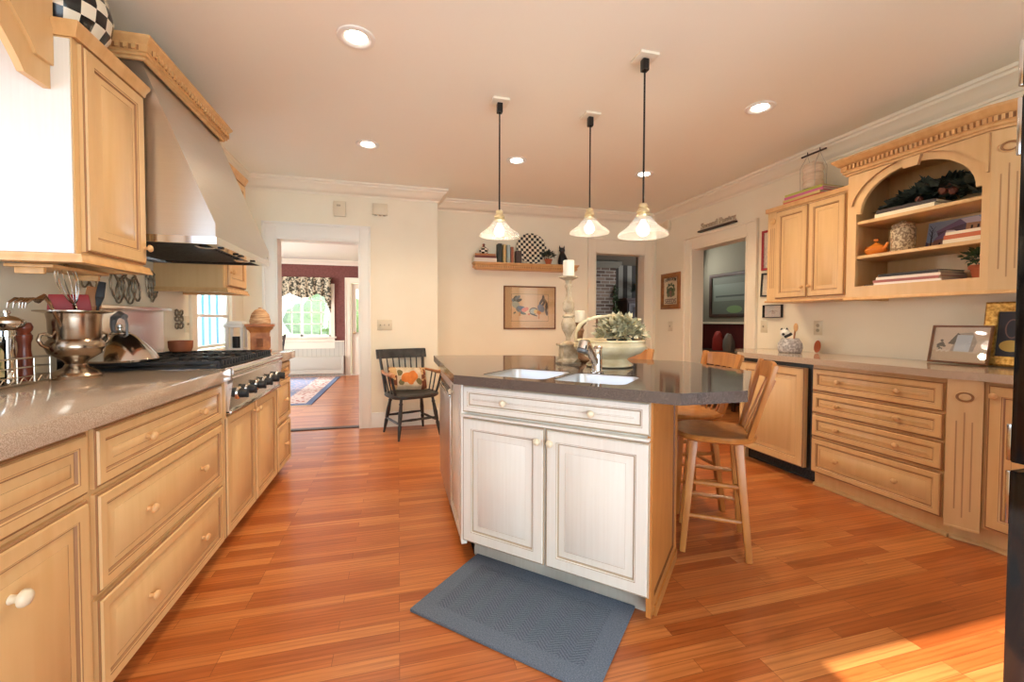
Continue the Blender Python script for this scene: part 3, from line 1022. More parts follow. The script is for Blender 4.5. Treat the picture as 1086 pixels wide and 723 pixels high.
def blobtree(name, c, r, n, label, cat, mat, group=None, trunk=None):
    rnd = random.Random(str(c))
    t = thing(name, label, cat, (c[0], c[1], -0.4), 0, group)
    b = B()
    for i in range(n):
        a = rnd.random() * 2 * PI; q = rnd.random() ** 0.5 * r * 0.75
        s_ = r * (0.35 + rnd.random() * 0.3)
        b.sphere((c[0] + q * math.cos(a), c[1] + q * math.sin(a) * 0.7, c[2] + rnd.uniform(-.35, .45) * r), s_, n=10)
    for v in b.bm.verts: v.co += Vector((rnd.uniform(-1, 1), rnd.uniform(-1, 1), rnd.uniform(-1, 1))) * r * 0.07
    ob('foliage', b, mat, t, flat=True)
    b = B(); b.tube([(c[0], c[1], -0.42), (c[0], c[1], c[2])], [0.07 * r, 0.05 * r], 8)
    ob('trunk', b, 'utwood', t)


blobtree('hedge_bush', (-2.75, 11.9, 0.22), 0.75, 16, 'rounded green bush right outside the dining window', 'bush', 'shrub')
for k, (x, y, z, r) in enumerate(((-12.5, 36, 2.2, 3.0), (-5.6, 37, 1.6, 2.4), (0.8, 36, 1.9, 2.4))):
    blobtree('garden_tree', (x, y, z), r, 14, ('pale green tree far across the lawn, left of the window view', 'pale green tree far across the lawn, middle of the window view', 'pale green tree far across the lawn, right of the window view')[k], 'tree', 'shrub', 'trees across the lawn')

# ================================================================== DEN (through the back doorway)
wall('wall_den_far', 'Y', 8.6, 0.12, 0.6, 7.0, 0, 2.6, [], 'stripe')
wall('wall_den_left', 'X', 0.72, -0.12, Y2 + 0.15, 8.6, 0, 2.6, [], 'greywall')
wall('wall_den_right', 'X', 6.9, 0.12, 7.2, 8.72, 0, 2.6, [], 'greywall')
b = B(); b.box(0.6, 7.0, Y2 + 0.15, 8.72, 2.45, 2.53); struct('ceiling_den', b, 'greywall', flat=True)
b = B()
for x0, x1, z0, z1 in ((2.6, 3.0, 0, 2.3), (4.0, 4.34, 0, 2.3), (3.0, 4.0, 0.95, 2.3)): b.box(x0, x1, 8.0, 8.6, z0, z1)
b.box(3.0, 4.0, 8.35, 8.6, 0, 0.95, mi=1)
fp = struct('chimney_breast', b, ['brick', 'dark'], flat=True)
b = B(); b.sweep([(0, -0.12), (0.03, -0.12), (0.10, -0.02), (0.10, 0), (0, 0)], [(2.6, 8.0, 2.42), (4.34, 8.0, 2.42), (4.34, 8.6, 2.42)]); b.box(2.6, 4.34, 8.0, 8.6, 2.3, 2.45)
struct('trim_10', b, 'greywall')
b = B(); b.box(2.9, 4.2, 7.82, 8.0, 1.24, 1.30, bev=0.006); b.box(2.98, 4.12, 7.90, 8.0, 1.12, 1.24, bev=0.006)
ob('mantel_shelf', b, 'mantelwood', None, 'brown wooden mantel shelf on the brick chimney in the den', 'shelf')
t = thing('tall_cabinet', 'dark tall cabinet against the striped wallpaper in the den', 'cabinet', (4.95, 8.35, 0))
b = B(); b.box(4.68, 5.6, 8.12, 8.585, 0.0, 1.66, bev=0.008); b.box(4.64, 5.64, 8.08, 8.585, 1.66, 1.70, bev=0.006); ob('body', b, 'darkwood', t)
for x in (4.70, 5.16):
    b = B(); b.rings((x, 8.119, 0.1), (1, 0, 0), (0, 0, 1), (0, -1, 0), 0.42, 1.5, door_rings(0.02, 0.06, 0.03)); ob('door', b, ['darkwood', 'dark'], t)


def foliage(b, c, r, n, sz, seed=1, flat=0.6, mi=0, up=0.0, wd=0.24):
    """a clump of bent leaf blades on a squashed ball"""
    rnd = random.Random(seed)
    for i in range(n):
        a = rnd.random() * 2 * PI; e = math.asin(rnd.uniform(up, 1))
        d = Vector((math.cos(a) * math.cos(e), math.sin(a) * math.cos(e), math.sin(e)))
        p = Vector(c) + Vector((d.x * r, d.y * r, d.z * r * flat)) * rnd.uniform(0.35, 1.0)
        dr = (d + Vector((rnd.uniform(-.6, .6), rnd.uniform(-.6, .6), rnd.uniform(-.3, .7)))).normalized()
        s_ = dr.cross(Vector((rnd.uniform(-1, 1), rnd.uniform(-1, 1), 1))).normalized()
        L = sz * rnd.uniform(0.7, 1.3); w = L * wd
        nn = dr.cross(s_)
        q = [p, p + dr * L * .45 + s_ * w, p + dr * L * .45 - s_ * w, p + dr * L + nn * L * .15, p + dr * L * .5 + nn * L * .06]
        b.vf(q, [(0, 1, 4), (0, 4, 2), (1, 3, 4), (4, 3, 2)], mi)


b = B(); foliage(b, (5.1, 8.28, 1.9), 0.18, 90, 0.13, 5, 0.8, up=-0.2)
for v in b.bm.verts: v.co.y = min(v.co.y, 8.58); v.co.z = max(v.co.z, 1.72)
t = thing('den_plant', 'dark leafy plant on top of the cabinet in the den', 'plant', (5.1, 8.3, 1.7))
ob('leaves', b, 'darkleaf', t, flat=True)
b = B(); b.lathe([(0.07, 1.701), (0.1, 1.80), (0.11, 1.83)], (5.1, 8.3, 0)); ob('pot', b, 'darkwood', t)
b = B()
for i in range(9): foliage(b, (4.31 + 0.02 * math.sin(i * 1.9), 7.955, 1.40 + i * 0.06), 0.045, 22, 0.06, 30 + i, 0.9, up=-1)
b.tube([(4.31, 7.99, 1.3), (4.31, 7.99, 1.95)], 0.012)
for v in b.bm.verts: v.co.y = min(v.co.y, 7.999)
ob('garland', b, 'leaf', None, 'silvery green garland hanging at the corner of the brick chimney', 'garland')

# ================================================================== BACK HALL (through the right doorway)
wall('wall_hall_far', 'X', 4.75, 0.12, 3.0, 6.05, 0, 2.6, [], 'greywall')
wall('wall_hall_end', 'Y', 6.05, 0.12, XR_WALL + 0.15, 4.87, 0, 2.6, [], 'greywall')
wall('wall_hall_near', 'Y', 3.0, -0.12, XR_WALL + 0.15, 4.87, 0, 2.6, [], 'greywall')
b = B(); b.box(XR_WALL + 0.15, 4.87, 3.0, 6.17, 2.5, 2.58); struct('ceiling_hall', b, 'greywall', flat=True)
b = B(); b.box(4.73, 4.75, 3.0, 6.05, 0, 1.17); b.box(4.70, 4.75, 3.0, 6.05, 1.17, 1.20, mi=1, bev=0.004); struct('wainscot_hall', b, ['redwains', 'trim'])


def picture(name, label, cat, o, u, v, n, w, h, fw, dep, fmat, board=None, bw=0.0, art=None, artmats=None, group=None, glass=True, parts=True, boardmat='matboard'):
    """framed picture: o = lower left corner on the wall. art(b, U) draws into the picture field; U(a,b) maps 0..1 coords to a point"""
    o, u, v, n = [Vector(q) for q in (o, u, v, n)]
    t = thing(name, label, cat, o + u * w / 2, 0, group)
    b = B()
    outer = [(0, 0), (w, 0), (w, h), (0, h)]; inner = [(fw, fw), (w - fw, fw), (w - fw, h - fw), (fw, h - fw)]
    pr = None
    for ins, ht in ((0, 0.001), (0, dep * .7), (fw * .2, dep), (fw * .6, dep * .9), (fw * .8, dep * .65), (fw, dep * .6), (fw, 0.002)):
        q = [b.bm.verts.new(o + u * a + v * c + n * ht) for a, c in ((ins, ins), (w - ins, ins), (w - ins, h - ins), (ins, h - ins))]
        if pr:
            for i in range(4): b.bm.faces.new((pr[i], pr[(i + 1) % 4], q[(i + 1) % 4], q[i]))
        pr = q
    ob('frame', b, fmat, t)
    if board is not None or bw:
        b = B()
        b.prism([inner, [(fw + bw, fw + bw), (w - fw - bw, fw + bw), (w - fw - bw, h - fw - bw), (fw + bw, h - fw - bw)]], (o, u, v, n), 0.002, 0.007)
        ob('mat_board', b, boardmat, t)
    b = B()
    i2 = fw + bw
    b.prism([[(i2 - .004, i2 - .004), (w - i2 + .004, i2 - .004), (w - i2 + .004, h - i2 + .004), (i2 - .004, h - i2 + .004)]], (o, u, v, n), 0.0015, 0.004)
    iw, ih = w - 2 * i2, h - 2 * i2
    cnt = [0]

    def P(pts, mi, lift=None):
        cnt[0] += 1
        lf = 0.0042 + 0.00012 * cnt[0]
        b.prism([[(i2 + a * iw, i2 + c * ih) for a, c in pts]], (o, u, v, n), lf - 0.0001, lf, mi)

    def E(ca, cb, ra, rb, mi, rot=0, k=16):
        pts = []
        for i in range(k):
            x, y = ra * math.cos(2 * PI * i / k), rb * math.sin(2 * PI * i / k)
            pts.append((ca + x * math.cos(rot) - y * math.sin(rot), cb + x * math.sin(rot) + y * math.cos(rot)))
        P(pts, mi)
    if art: art(P, E)
    ob('artwork', b, artmats or ['paper'], t, flat=True)
    if glass:
        b = B(); b.prism([inner], (o, u, v, n), dep * .5, dep * .5 + 0.0015)
        ob('glass', b, 'picglass', t)
    return t


def art_hall(P, E):
    P([(0.05, 0.35), (0.9, 0.35), (0.9, 0.8), (0.05, 0.8)], 1)
    P([(0.1, 0.45), (0.85, 0.45), (0.85, 0.5), (0.1, 0.5)], 2)
    E(0.6, 0.12, 0.2, 0.1, 3)


picture('wall_picture', 'large dark framed picture above the red panelling in the back hall', 'picture', (4.749, 5.72, 1.27), (0, -1, 0), (0, 0, 1), (-1, 0, 0), 0.86, 0.66, 0.05, 0.03, 'darkwood', None, 0.0, art_hall,
        [colmat(96, 104, 92), colmat(120, 132, 122), colmat(70, 80, 74), colmat(120, 150, 100)], glass=False)
t = thing('hall_table', 'narrow dark table standing in the back hall', 'table', (4.5, 5.2, 0))
b = B(); b.box(4.30, 4.70, 4.7, 5.7, 0.76, 0.79, bev=0.004); ob('table_top', b, 'darkwood', t)
for x in (4.33, 4.67):
    for y in (4.74, 5.66):
        b = B(); b.bar((x, y, 0), (x, y, 0.76), 0.04, 0.04, bev=0.004); ob('leg', b, 'darkwood', t)


def bag(name, label, cat, c, w, d, h, mats, seed):
    rnd = random.Random(seed)
    b = B()
    prof = [(1, 0), (1.08, .25), (1.0, .6), (.62, .9), (.3, 1.0)]
    rows = []
    for q, hh in prof:
        rows.append([b.bm.verts.new((c[0] + math.cos(2 * PI * k / 12) * d / 2 * q * rnd.uniform(.88, 1.1), c[1] + math.sin(2 * PI * k / 12) * w / 2 * q * rnd.uniform(.88, 1.1), c[2] + hh * h * (1 if hh == 0 else rnd.uniform(.93, 1.05)))) for k in range(12)])
    for i in range(4):
        for k in range(12): b.bm.faces.new((rows[i][k], rows[i][(k + 1) % 12], rows[i + 1][(k + 1) % 12], rows[i + 1][k]))
    b.bm.faces.new(rows[0][::-1]); b.bm.faces.new(rows[-1])
    return ob(name, b, mats, None, label, cat)


bag('paper_bag', 'crumpled red bag on the hall table', 'bag', (4.48, 5.22, 0.792), 0.17, 0.14, 0.27, colmat(170, 44, 34), 3)
bag('paper_bag', 'crumpled grey bag beside the red bag on the hall table', 'bag', (4.48, 5.01, 0.792), 0.16, 0.14, 0.24, colmat(128, 116, 106), 4)
# ================================================================== LEFT RUN
UY, UZ, PX = (0, 1, 0), (0, 0, 1), (1, 0, 0)
XF = -0.875      # carcass face; fronts stand 22 mm proud


def lcab(name, label, y0, y1, ztop, kick=True):
    t = thing(name, label, 'cabinet', (XF - 0.3, (y0 + y1) / 2, 0))
    b = B()
    b.box(XL_WALL + 0.005, XF, y0 + 0.001, y1 - 0.001, 0.064, ztop)
    ob('body', b, 'maple', t)
    b = B(); b.box(XL_WALL + 0.005, XF - 0.07, y0 + 0.001, y1 - 0.001, 0, 0.064)
    ob('toe_kick', b, 'maple_edge', t)
    return t


def lfront(kind, t, y0, y1, z0, z1, kn, fw=0.05, bev=0.03, **kw):
    g = 0.004
    return front(kind, t, (XF, y0 + g, z0 + g), UY, UZ, PX, y1 - y0 - 2 * g, z1 - z0 - 2 * g, fw=fw, knobs=[(a - y0 - g, c - z0 - g) for a, c in kn], bevel=bev, **kw)


t = lcab('base_cabinet', 'maple base cabinet at the lower left edge, one drawer over one door', 0.93, 1.49, 0.893)
lfront('drawer', t, 0.95, 1.485, 0.70, 0.885, [], 0.042, 0.022)
lfront('door', t, 0.95, 1.485, 0.075, 0.69, [(1.215, 0.565)], kmat='knobcream', kr=0.02)
t = lcab('drawer_cabinet', 'wide maple base cabinet of three stacked drawers left of the range', 1.49, 2.47, 0.893)
for z0, z1 in ((0.70, 0.885), (0.385, 0.69), (0.075, 0.375)):
    zm = (z0 + z1) / 2
    lfront('drawer', t, 1.51, 2.445, z0, z1, [(1.77, zm), (2.19, zm)], 0.042, 0.024)
b = B(); b.box(XF, XF + 0.028, 2.447, 2.4665, 0.70, 0.893, bev=0.003); ob('filler_strip', b, 'maple_edge', t)
t = lcab('range_cabinet', 'maple base cabinet with two doors under the rangetop', 2.47, 3.425, 0.722)
lfront('door', t, 2.48, 2.945, 0.075, 0.715, [(2.915, 0.655)])
lfront('door', t, 2.95, 3.415, 0.075, 0.715, [(2.98, 0.655)])
t = lcab('drawer_cabinet', 'narrow maple base cabinet of three drawers at the far end of the left run', 3.425, 3.85, 0.893)
for z0, z1 in ((0.76, 0.885), (0.43, 0.75), (0.075, 0.42)):
    lfront('drawer', t, 3.44, 3.84, z0, z1, [(3.64, (z0 + z1) / 2)], 0.04, 0.022)

CT = 0.955
for y0, y1, lab in ((0.5, 2.462, 'tan quartz countertop on the left, running from the camera to the range'), (3.43, 3.88, 'short tan quartz countertop at the far end beyond the range')):
    b = B(); b.box(XL_WALL + 0.003, -0.823, y0, y1, 0.896, CT, bev=0.006)
    ob('countertop', b, 'stone_tan', None, lab, 'countertop')

# ------------------------------------------------------------------ rangetop
t = thing('rangetop', 'stainless gas rangetop with black grates and a row of black knobs', 'stove', (-1.2, 2.95, 0.73))
b = B()
b.box(XL_WALL + 0.03, -0.86, 2.468, 3.424, 0.725, 0.955, bev=0.004)
b.prism([[(-0.86, 0.728), (-0.835, 0.728), (-0.835, 0.745), (-0.815, 0.905), (-0.86, 0.95)]], ((0, 2.468, 0), (1, 0, 0), (0, 0, 1), (0, 1, 0)), 0, 0.956)
b.tube([(-0.835, 2.468, 0.938), (-0.835, 3.424, 0.938)], 0.024, 14)
b.box(-0.865, -0.825, 2.468, 3.424, 0.722, 0.738, bev=0.003)
ob('body', b, 'steel_s', t)
b = B(); b.box(-1.50, -0.88, 2.50, 3.40, 0.955, 0.963, bev=0.002)
ob('burner_tray', b, 'iron', t)
for k in range(3):
    y0 = 2.50 + k * 0.302; y1 = y0 + 0.297
    b = B()
    zt = 0.992
    for y in (y0 + 0.008, y1 - 0.008): b.bar((-1.49, y, zt - 0.008), (-0.885, y, zt - 0.008), 0.014, 0.016, bev=0.003)
    for x in (-1.485, -1.19, -0.892): b.bar((x, y0, zt - 0.008), (x, y1, zt - 0.008), 0.014, 0.016, bev=0.003)
    for x in (-1.42, -1.36, -1.30, -1.24, -1.13, -1.07, -1.01, -0.95): b.bar((x, y0 + .01, zt - 0.006), (x, y0 + 0.105, zt - 0.006), 0.01, 0.012); b.bar((x, y1 - .01, zt - 0.006), (x, y1 - 0.105, zt - 0.006), 0.01, 0.012)
    for x in (-1.485, -0.892):
        for y in (y0 + 0.01, y1 - 0.01): b.box(x - 0.008, x + 0.008, y - 0.008, y + 0.008, 0.9632, zt - 0.01)
    for i in range(7):
        y = y0 + 0.03 + i * 0.04
        b.box(-0.898, -0.878, y - 0.007, y + 0.007, 0.9632, zt, bev=0.002)
    ob('grate', b, 'iron', t)
    for x in (-1.335, -1.04):
        b = B(); b.lathe([(0.06, 0.9632), (0.06, 0.97), (0.045, 0.976), (0.04, 0.984), (0, 0.985)], (x, (y0 + y1) / 2, 0), n=20)
        ob('burner', b, 'blackm', t)
for y in (2.574, 2.714, 2.891, 3.03, 3.185, 3.331):
    n = Vector((1, 0, -0.08)).normalized(); p = Vector((-0.827, y, 0.815))
    b = B(); b.lathe([(0.034, 0), (0.034, 0.006), (0.028, 0.010)], p, n, 20)
    bz = ob('knob_bezel', b, 'chrome', t, label='chrome bezel')
    b = B(); b.lathe([(0.024, 0.008), (0.025, 0.02), (0.021, 0.042), (0.018, 0.045), (0, 0.045)], p, n, 18)
    b.box(p.x + 0.035, p.x + 0.05, y - 0.006, y + 0.006, p.z - 0.026, p.z + 0.02, bev=0.003)
    ob('knob', b, 'blackm', t)
# stainless backsplash with a narrow ledge
b = B()
b.box(XL_WALL + 0.001, XL_WALL + 0.02, 2.47, 3.42, 0.957, 1.262, bev=0.002)
b.box(XL_WALL + 0.001, XL_WALL + 0.065, 2.46, 3.43, 1.262, 1.282, bev=0.004)
ob('backsplash_panel', b, 'splashsteel', None, 'stainless backsplash panel with a narrow ledge behind the rangetop', 'backsplash')

# ------------------------------------------------------------------ hood
t = thing('range_hood', 'large sloped stainless range hood with a dentil wood crown', 'range hood', (-1.2, 2.86, 1.5))
HY0, HY1, HX = 2.415, 3.31, -0.865
b = B()
prof = [(XL_WALL + 0.003, 1.61), (HX, 1.61), (HX, 1.675), (-1.155, 2.40), (-1.155, 2.45), (XL_WALL + 0.003, 2.45)]
b.prism([prof], ((0, HY0, 0), (1, 0, 0), (0, 0, 1), (0, 1, 0)), 0, HY1 - HY0)
ob('canopy', b, 'steel', t)
b = B()
# lip: hollow frame round the filters
b.prism([[(HY0, XL_WALL + 0.003), (HY1, XL_WALL + 0.003), (HY1, HX + 0.004), (HY0, HX + 0.004)], [(HY0 + 0.02, XL_WALL + 0.03), (HY1 - 0.02, XL_WALL + 0.03), (HY1 - 0.02, HX - 0.05), (HY0 + 0.02, HX - 0.05)]],
        ((0, 0, 0), (0, 1, 0), (1, 0, 0), (0, 0, 1)), 1.575, 1.61)
ob('lip', b, 'steel_s', t)
b = B()
b.box(XL_WALL + 0.03, HX - 0.05, HY0 + 0.02, HY1 - 0.02, 1.597, 1.6095)
for i in range(22):
    y = HY0 + 0.06 + i * 0.037
    b.box(XL_WALL + 0.08, HX - 0.12, y, y + 0.014, 1.588, 1.597)
ob('filter', b, 'blackgrille', t)
for y in (HY0 + 0.16, HY1 - 0.2):
    b = B(); b.lathe([(0.05, 0), (0.05, -0.012), (0.035, -0.02), (0, -0.021)], (HX - 0.10, y, 1.596)); ob('lamp', b, 'steel_s', t)
b = B()
for y, w in ((HY0 + 0.12, 0.02), (HY0 + 0.33, 0.02), (HY0 + 0.40, 0.035), (HY0 + 0.62, 0.02)): b.box(HX - 0.035, HX - 0.01, y, y + w, 1.569, 1.5755, bev=0.001)
ob('button', b, 'black', t)
b = B(); b.lathe([(0.008, 0), (0.008, 0.004), (0, 0.005)], (HX + 0.003, HY1 - 0.05, 1.63), PX, 12)
ob('badge', b, 'chrome', t)


def dentil_crown(name, path, ztop, parent, drop=0.13, out=0.075, size=0.011, gap=0.022, mats=('maple_edge', 'glaze'), back=0.0):
    """stepped wooden crown with a dentil course; path right side = outwards"""
    b = B()
    z0 = ztop - drop
    P = [(-back, z0), (0.012, z0), (0.016, z0 + drop * .10), (0.026, z0 + drop * .14), (0.026, z0 + drop * .26), (0.034, z0 + drop * .30), (0.034, z0 + drop * .58), (out * .62, z0 + drop * .62),
         (out * .72, z0 + drop * .72), (out * .95, z0 + drop * .86), (out, z0 + drop * .9), (out, ztop), (-back, ztop)]
    b.sweep(P, [(p[0], p[1]) for p in path])
    o = ob(name, b, mats[0], parent)
    # dentils: dark recess band with light blocks
    b = B()
    for i in range(len(path) - 1):
        a, c = Vector(path[i][:2]), Vector(path[i + 1][:2])
        d = (c - a); L = d.length; d.normalize(); n = Vector((d.y, -d.x))
        zc0, zc1 = z0 + drop * .32, z0 + drop * .56
        k = max(1, int(L / gap))
        q = [a + n * 0.0335, c + n * 0.0335]
        for j in range(k + 1):
            p = a + d * (L * (j + 0.5) / (k + 1))
            r0, r1 = p - d * size / 2 + n * 0.033, p + d * size / 2 + n * 0.033
            e0, e1 = r0 + n * 0.013, r1 + n * 0.013
            b.vf([(r0.x, r0.y, zc0), (r1.x, r1.y, zc0), (e1.x, e1.y, zc0), (e0.x, e0.y, zc0), (r0.x, r0.y, zc1), (r1.x, r1.y, zc1), (e1.x, e1.y, zc1), (e0.x, e0.y, zc1)],
                 [(0, 1, 2, 3), (4, 5, 6, 7), (0, 1, 5, 4), (1, 2, 6, 5), (2, 3, 7, 6), (3, 0, 4, 7)], 0)
        s0 = a + n * 0.0348; s1 = c + n * 0.0348
        b.vf([(s0.x, s0.y, zc0), (s1.x, s1.y, zc0), (s1.x, s1.y, zc1), (s0.x, s0.y, zc1)], [(0, 1, 2, 3)], 1)
    ob('dentil_course', b, list(mats), o)
    return o


dentil_crown('crown', [(XL_WALL + 0.002, HY1 + 0.012), (-1.145, HY1 + 0.012), (-1.145, HY0 - 0.012), (XL_WALL + 0.002, HY0 - 0.012)][::-1], 2.505, t, 0.098, 0.050, gap=0.032, size=0.015)

# ------------------------------------------------------------------ left upper cabinet
UXF = -1.152


def upper(name, label, y0, y1, z0, z1, kn, side='maple'):
    t = thing(name, label, 'cabinet', (UXF - 0.2, (y0 + y1) / 2, z0))
    b = B(); b.box(XL_WALL + 0.003, UXF, y0, y1, z0, z1); ob('body', b, 'maple', t)
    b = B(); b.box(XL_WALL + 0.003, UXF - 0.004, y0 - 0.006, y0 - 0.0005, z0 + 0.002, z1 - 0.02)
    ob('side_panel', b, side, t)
    front('door', t, (UXF, y0 + 0.028, z0 + 0.012), UY, UZ, PX, y1 - y0 - 0.036, z1 - z0 - 0.03, fw=0.06, knobs=[kn])
    b = B()
    b.sweep([(-0.02, z1), (0.0, z1 - 0.012), (0.008, z1 - 0.012), (0.01, z1 + 0.004), (0.018, z1 + 0.022), (0.022, z1 + 0.03), (0.022, z1 + 0.042), (-0.02, z1 + 0.042)],
            [(XL_WALL + 0.01, y0), (UXF + 0.01, y0), (UXF + 0.01, y1), (XL_WALL + 0.01, y1)])
    b.box(XL_WALL + 0.003, UXF, y0, y1, z1, z1 + 0.04)
    ob('crown', b, 'maple_edge', t)
    b = B()
    b.sweep([(-0.03, z0), (0.012, z0), (0.012, z0 - 0.01), (0.016, z0 - 0.016), (0.02, z0 - 0.026), (0.02, z0 - 0.032), (-0.03, z0 - 0.032)],
            [(XL_WALL + 0.01, y0), (UXF + 0.01, y0), (UXF + 0.01, y1), (XL_WALL + 0.01, y1)])
    ob('light_rail', b, 'maple_edge', t)
    return t


upper('upper_cabinet', 'tall maple wall cabinet left of the hood with its daylit side painted white', 1.955, 2.385, 1.445, 2.245, (0.43 - 0.036 - 0.02, 0.075), 'white_cab')  # white side finish puts the daylight into the colour; cabinet is maple
upper('upper_cabinet', 'small maple wall cabinet on the far side of the hood', 3.345, 3.745, 1.425, 2.245, (0.035, 0.10))
# wooden paper towel holder under the left cabinet
t = thing('towel_holder', 'plain wooden paper towel bar mounted under the left wall cabinet', 'towel holder', (-1.33, 2.2, 1.38))
b = B(); b.box(-1.42, -1.27, 2.03, 2.36, 1.400, 1.4125, bev=0.003); ob('back_plate', b, 'maple_edge', t)
for y in (2.04, 2.345):
    b = B(); b.box(-1.39, -1.30, y - 0.008, y + 0.008, 1.375, 1.400, bev=0.004); ob('bracket', b, 'maple_edge', t)

# scalloped valance over the sink window
t = thing('window_valance', 'scalloped maple valance board at the top left corner over the sink window', 'valance', (-1.21, 1.3, 2.1))
XV = -1.212
pts = [(0.1, 2.66), (1.9475, 2.66), (1.9475, 2.035), (1.835, 2.035)]
for i in range(1, 13):
    a = i / 12
    pts.append((1.835 - 0.30 * a ** 1.1, 2.035 + 0.20 * math.sin(a * PI / 2)))
pts += [(0.75, 2.235)]
for i in range(1, 9):
    a = i / 8
    pts.append((0.75 - 0.3 * a, 2.235 - 0.20 * (1 - math.cos(a * PI / 2))))
pts += [(0.1, 2.035)]
b = B(); b.prism([pts], ((XV, 0, 0), (0, 1, 0), (0, 0, 1), (1, 0, 0)), -0.022, 0.0)
ob('board', b, 'maple', t)
q = [(0.3, 2.6), (1.947, 2.6), (1.947, 2.118), (1.872, 2.118)]
for i in range(1, 10):
    a = i / 9
    q.append((1.872 - 0.29 * a ** 1.1, 2.118 + 0.18 * math.sin(a * PI / 2)))
q += [(0.3, 2.298)]
b = B(); b.prism([q], ((XV, 0, 0), (0, 1, 0), (0, 0, 1), (1, 0, 0)), 0.0, 0.012)
bmesh.ops.remove_doubles(b.bm, verts=list(b.bm.verts), dist=1e-5)
ob('raised_panel', b, 'maple', t)

# big checked enamel vessel on the cabinet
t = thing('checked_jar', 'large black and cream checked jar on top of the left wall cabinet', 'jar', (-1.315, 2.165, 2.2872))
b = B(); b.lathe([(0.08, 0), (0.115, 0.03), (0.155, 0.10), (0.165, 0.17), (0.15, 0.235), (0.115, 0.28), (0.10, 0.295), (0.105, 0.305)], n=28); ob('body', b, 'checkv', t, local=True)
b = B(); b.lathe([(0.112, 0.3055), (0.112, 0.315), (0.07, 0.342), (0.02, 0.35), (0.018, 0.36), (0.026, 0.375), (0, 0.388)], n=24); ob('lid', b, 'checkv', t, local=True)
b = B(); b.tube([(0.1, -0.13, 0.25), (0.13, -0.19, 0.25), (0.12, -0.21, 0.19), (0.09, -0.185, 0.13)], 0.012, 8); ob('handle', b, 'wire', t, local=True)

# ------------------------------------------------------------------ wall decor between counter and cabinets
WX = XL_WALL + 0.008


def loops(b, cy, cz, items, r=0.0048):
    for y, z, ry, rz, rot in items:
        pts = []
        for i in range(20):
            a = 2 * PI * i / 20
            p, q = ry * math.cos(a), rz * math.sin(a)
            pts.append((WX + 0.002 * (i % 2), cy + y + p * math.cos(rot) - q * math.sin(rot), cz + z + p * math.sin(rot) + q * math.cos(rot)))
        b.tube(pts, r, 6, closed=True)


b = B()
it = [(0, 0, 0.03, 0.03, 0)]
for k in range(6): it.append((0.055 * math.cos(k * PI / 3), 0.055 * math.sin(k * PI / 3), 0.036, 0.024, k * PI / 3))
loops(b, 2.72, 1.45, it)
ob('iron_trivet', b, 'bronze', None, 'round scrollwork metal trivet hung on the wall, left of the other trivets', 'trivet', 'metal trivets on the wall')
b = B()
it = []
for k, y in enumerate((-0.10, -0.055, 0.0, 0.055, 0.10)): it.append((y, -0.03 - 0.02 * (k % 2), 0.036, 0.075, 0.3 * (-1) ** k))
it += [(-0.05, 0.04, 0.05, 0.02, 0), (0.05, 0.04, 0.05, 0.02, 0)]
loops(b, 3.03, 1.42, it)
ob('iron_trivet', b, 'bronze', None, 'wide metal trivet of long interlaced loops, middle one on the wall', 'trivet', 'metal trivets on the wall')
b = B()
loops(b, 3.31, 1.43, [(-0.035, 0, 0.03, 0.085, 0.12), (0.0, -0.01, 0.03, 0.10, 0), (0.035, 0, 0.03, 0.085, -0.12), (0, 0.05, 0.07, 0.02, 0), (0, -0.04, 0.06, 0.02, 0)])
ob('iron_trivet', b, 'bronze', None, 'narrow upright metal trivet nearest the hood on the wall', 'trivet', 'metal trivets on the wall')
b = B()
loops(b, 3.66, 1.21, [(-0.035, 0.045, 0.022, 0.022, 0), (0.03, 0.045, 0.026, 0.016, 0.5), (-0.03, 0, 0.03, 0.015, 0), (0.035, 0, 0.018, 0.022, 0), (-0.035, -0.05, 0.022, 0.02, 0), (0.03, -0.05, 0.026, 0.018, 0.4)], 0.006)
ob('scroll_plaque', b, 'bronze', None, 'small curly metal plaque on the wall right of the backsplash', 'plaque')


def plate(label, c, u, n, w=0.072, h=0.115, kind='switch', k=1, group=None):
    u, n, c = Vector(u), Vector(n), Vector(c)
    t = thing('switch_plate' if kind == 'switch' else 'wall_outlet', label, kind, c, 0, group)
    b = B()
    b.rings(c - u * w / 2 - Vector((0, 0, h / 2)), u, UZ, n, w, h, [(0, 0.0005, 0), (0, 0.003, 0), (0.004, 0.006, 0)])
    ob('plate', b, 'plate', t)
    for i in range(k):
        q = c + u * ((i - (k - 1) / 2) * 0.046)
        if kind == 'switch':
            b = B(); b.bar(q + n * 0.005 - Vector((0, 0, .005)), q + n * 0.016 + Vector((0, 0, .007)), 0.009, 0.012, bev=0.001); ob('toggle', b, 'platedark', t)
        else:
            for dz in (-0.021, 0.021):
                b = B(); b.lathe([(0.016, 0.004), (0.016, 0.0075), (0, 0.0078)], q + Vector((0, 0, dz)), n, 14)
                for s_ in (-1, 1): b.box(*(sum([[min(x), max(x)] for x in zip(q + u * (s_ * 0.006 - 0.001) + n * 0.007 + Vector((0, 0, dz - 0.002)), q + u * (s_ * 0.006 + 0.001) + n * 0.0085 + Vector((0, 0, dz + 0.006)))], [])), mi=1)
                ob('socket', b, ['platedark', 'blackm'], t)
    return t


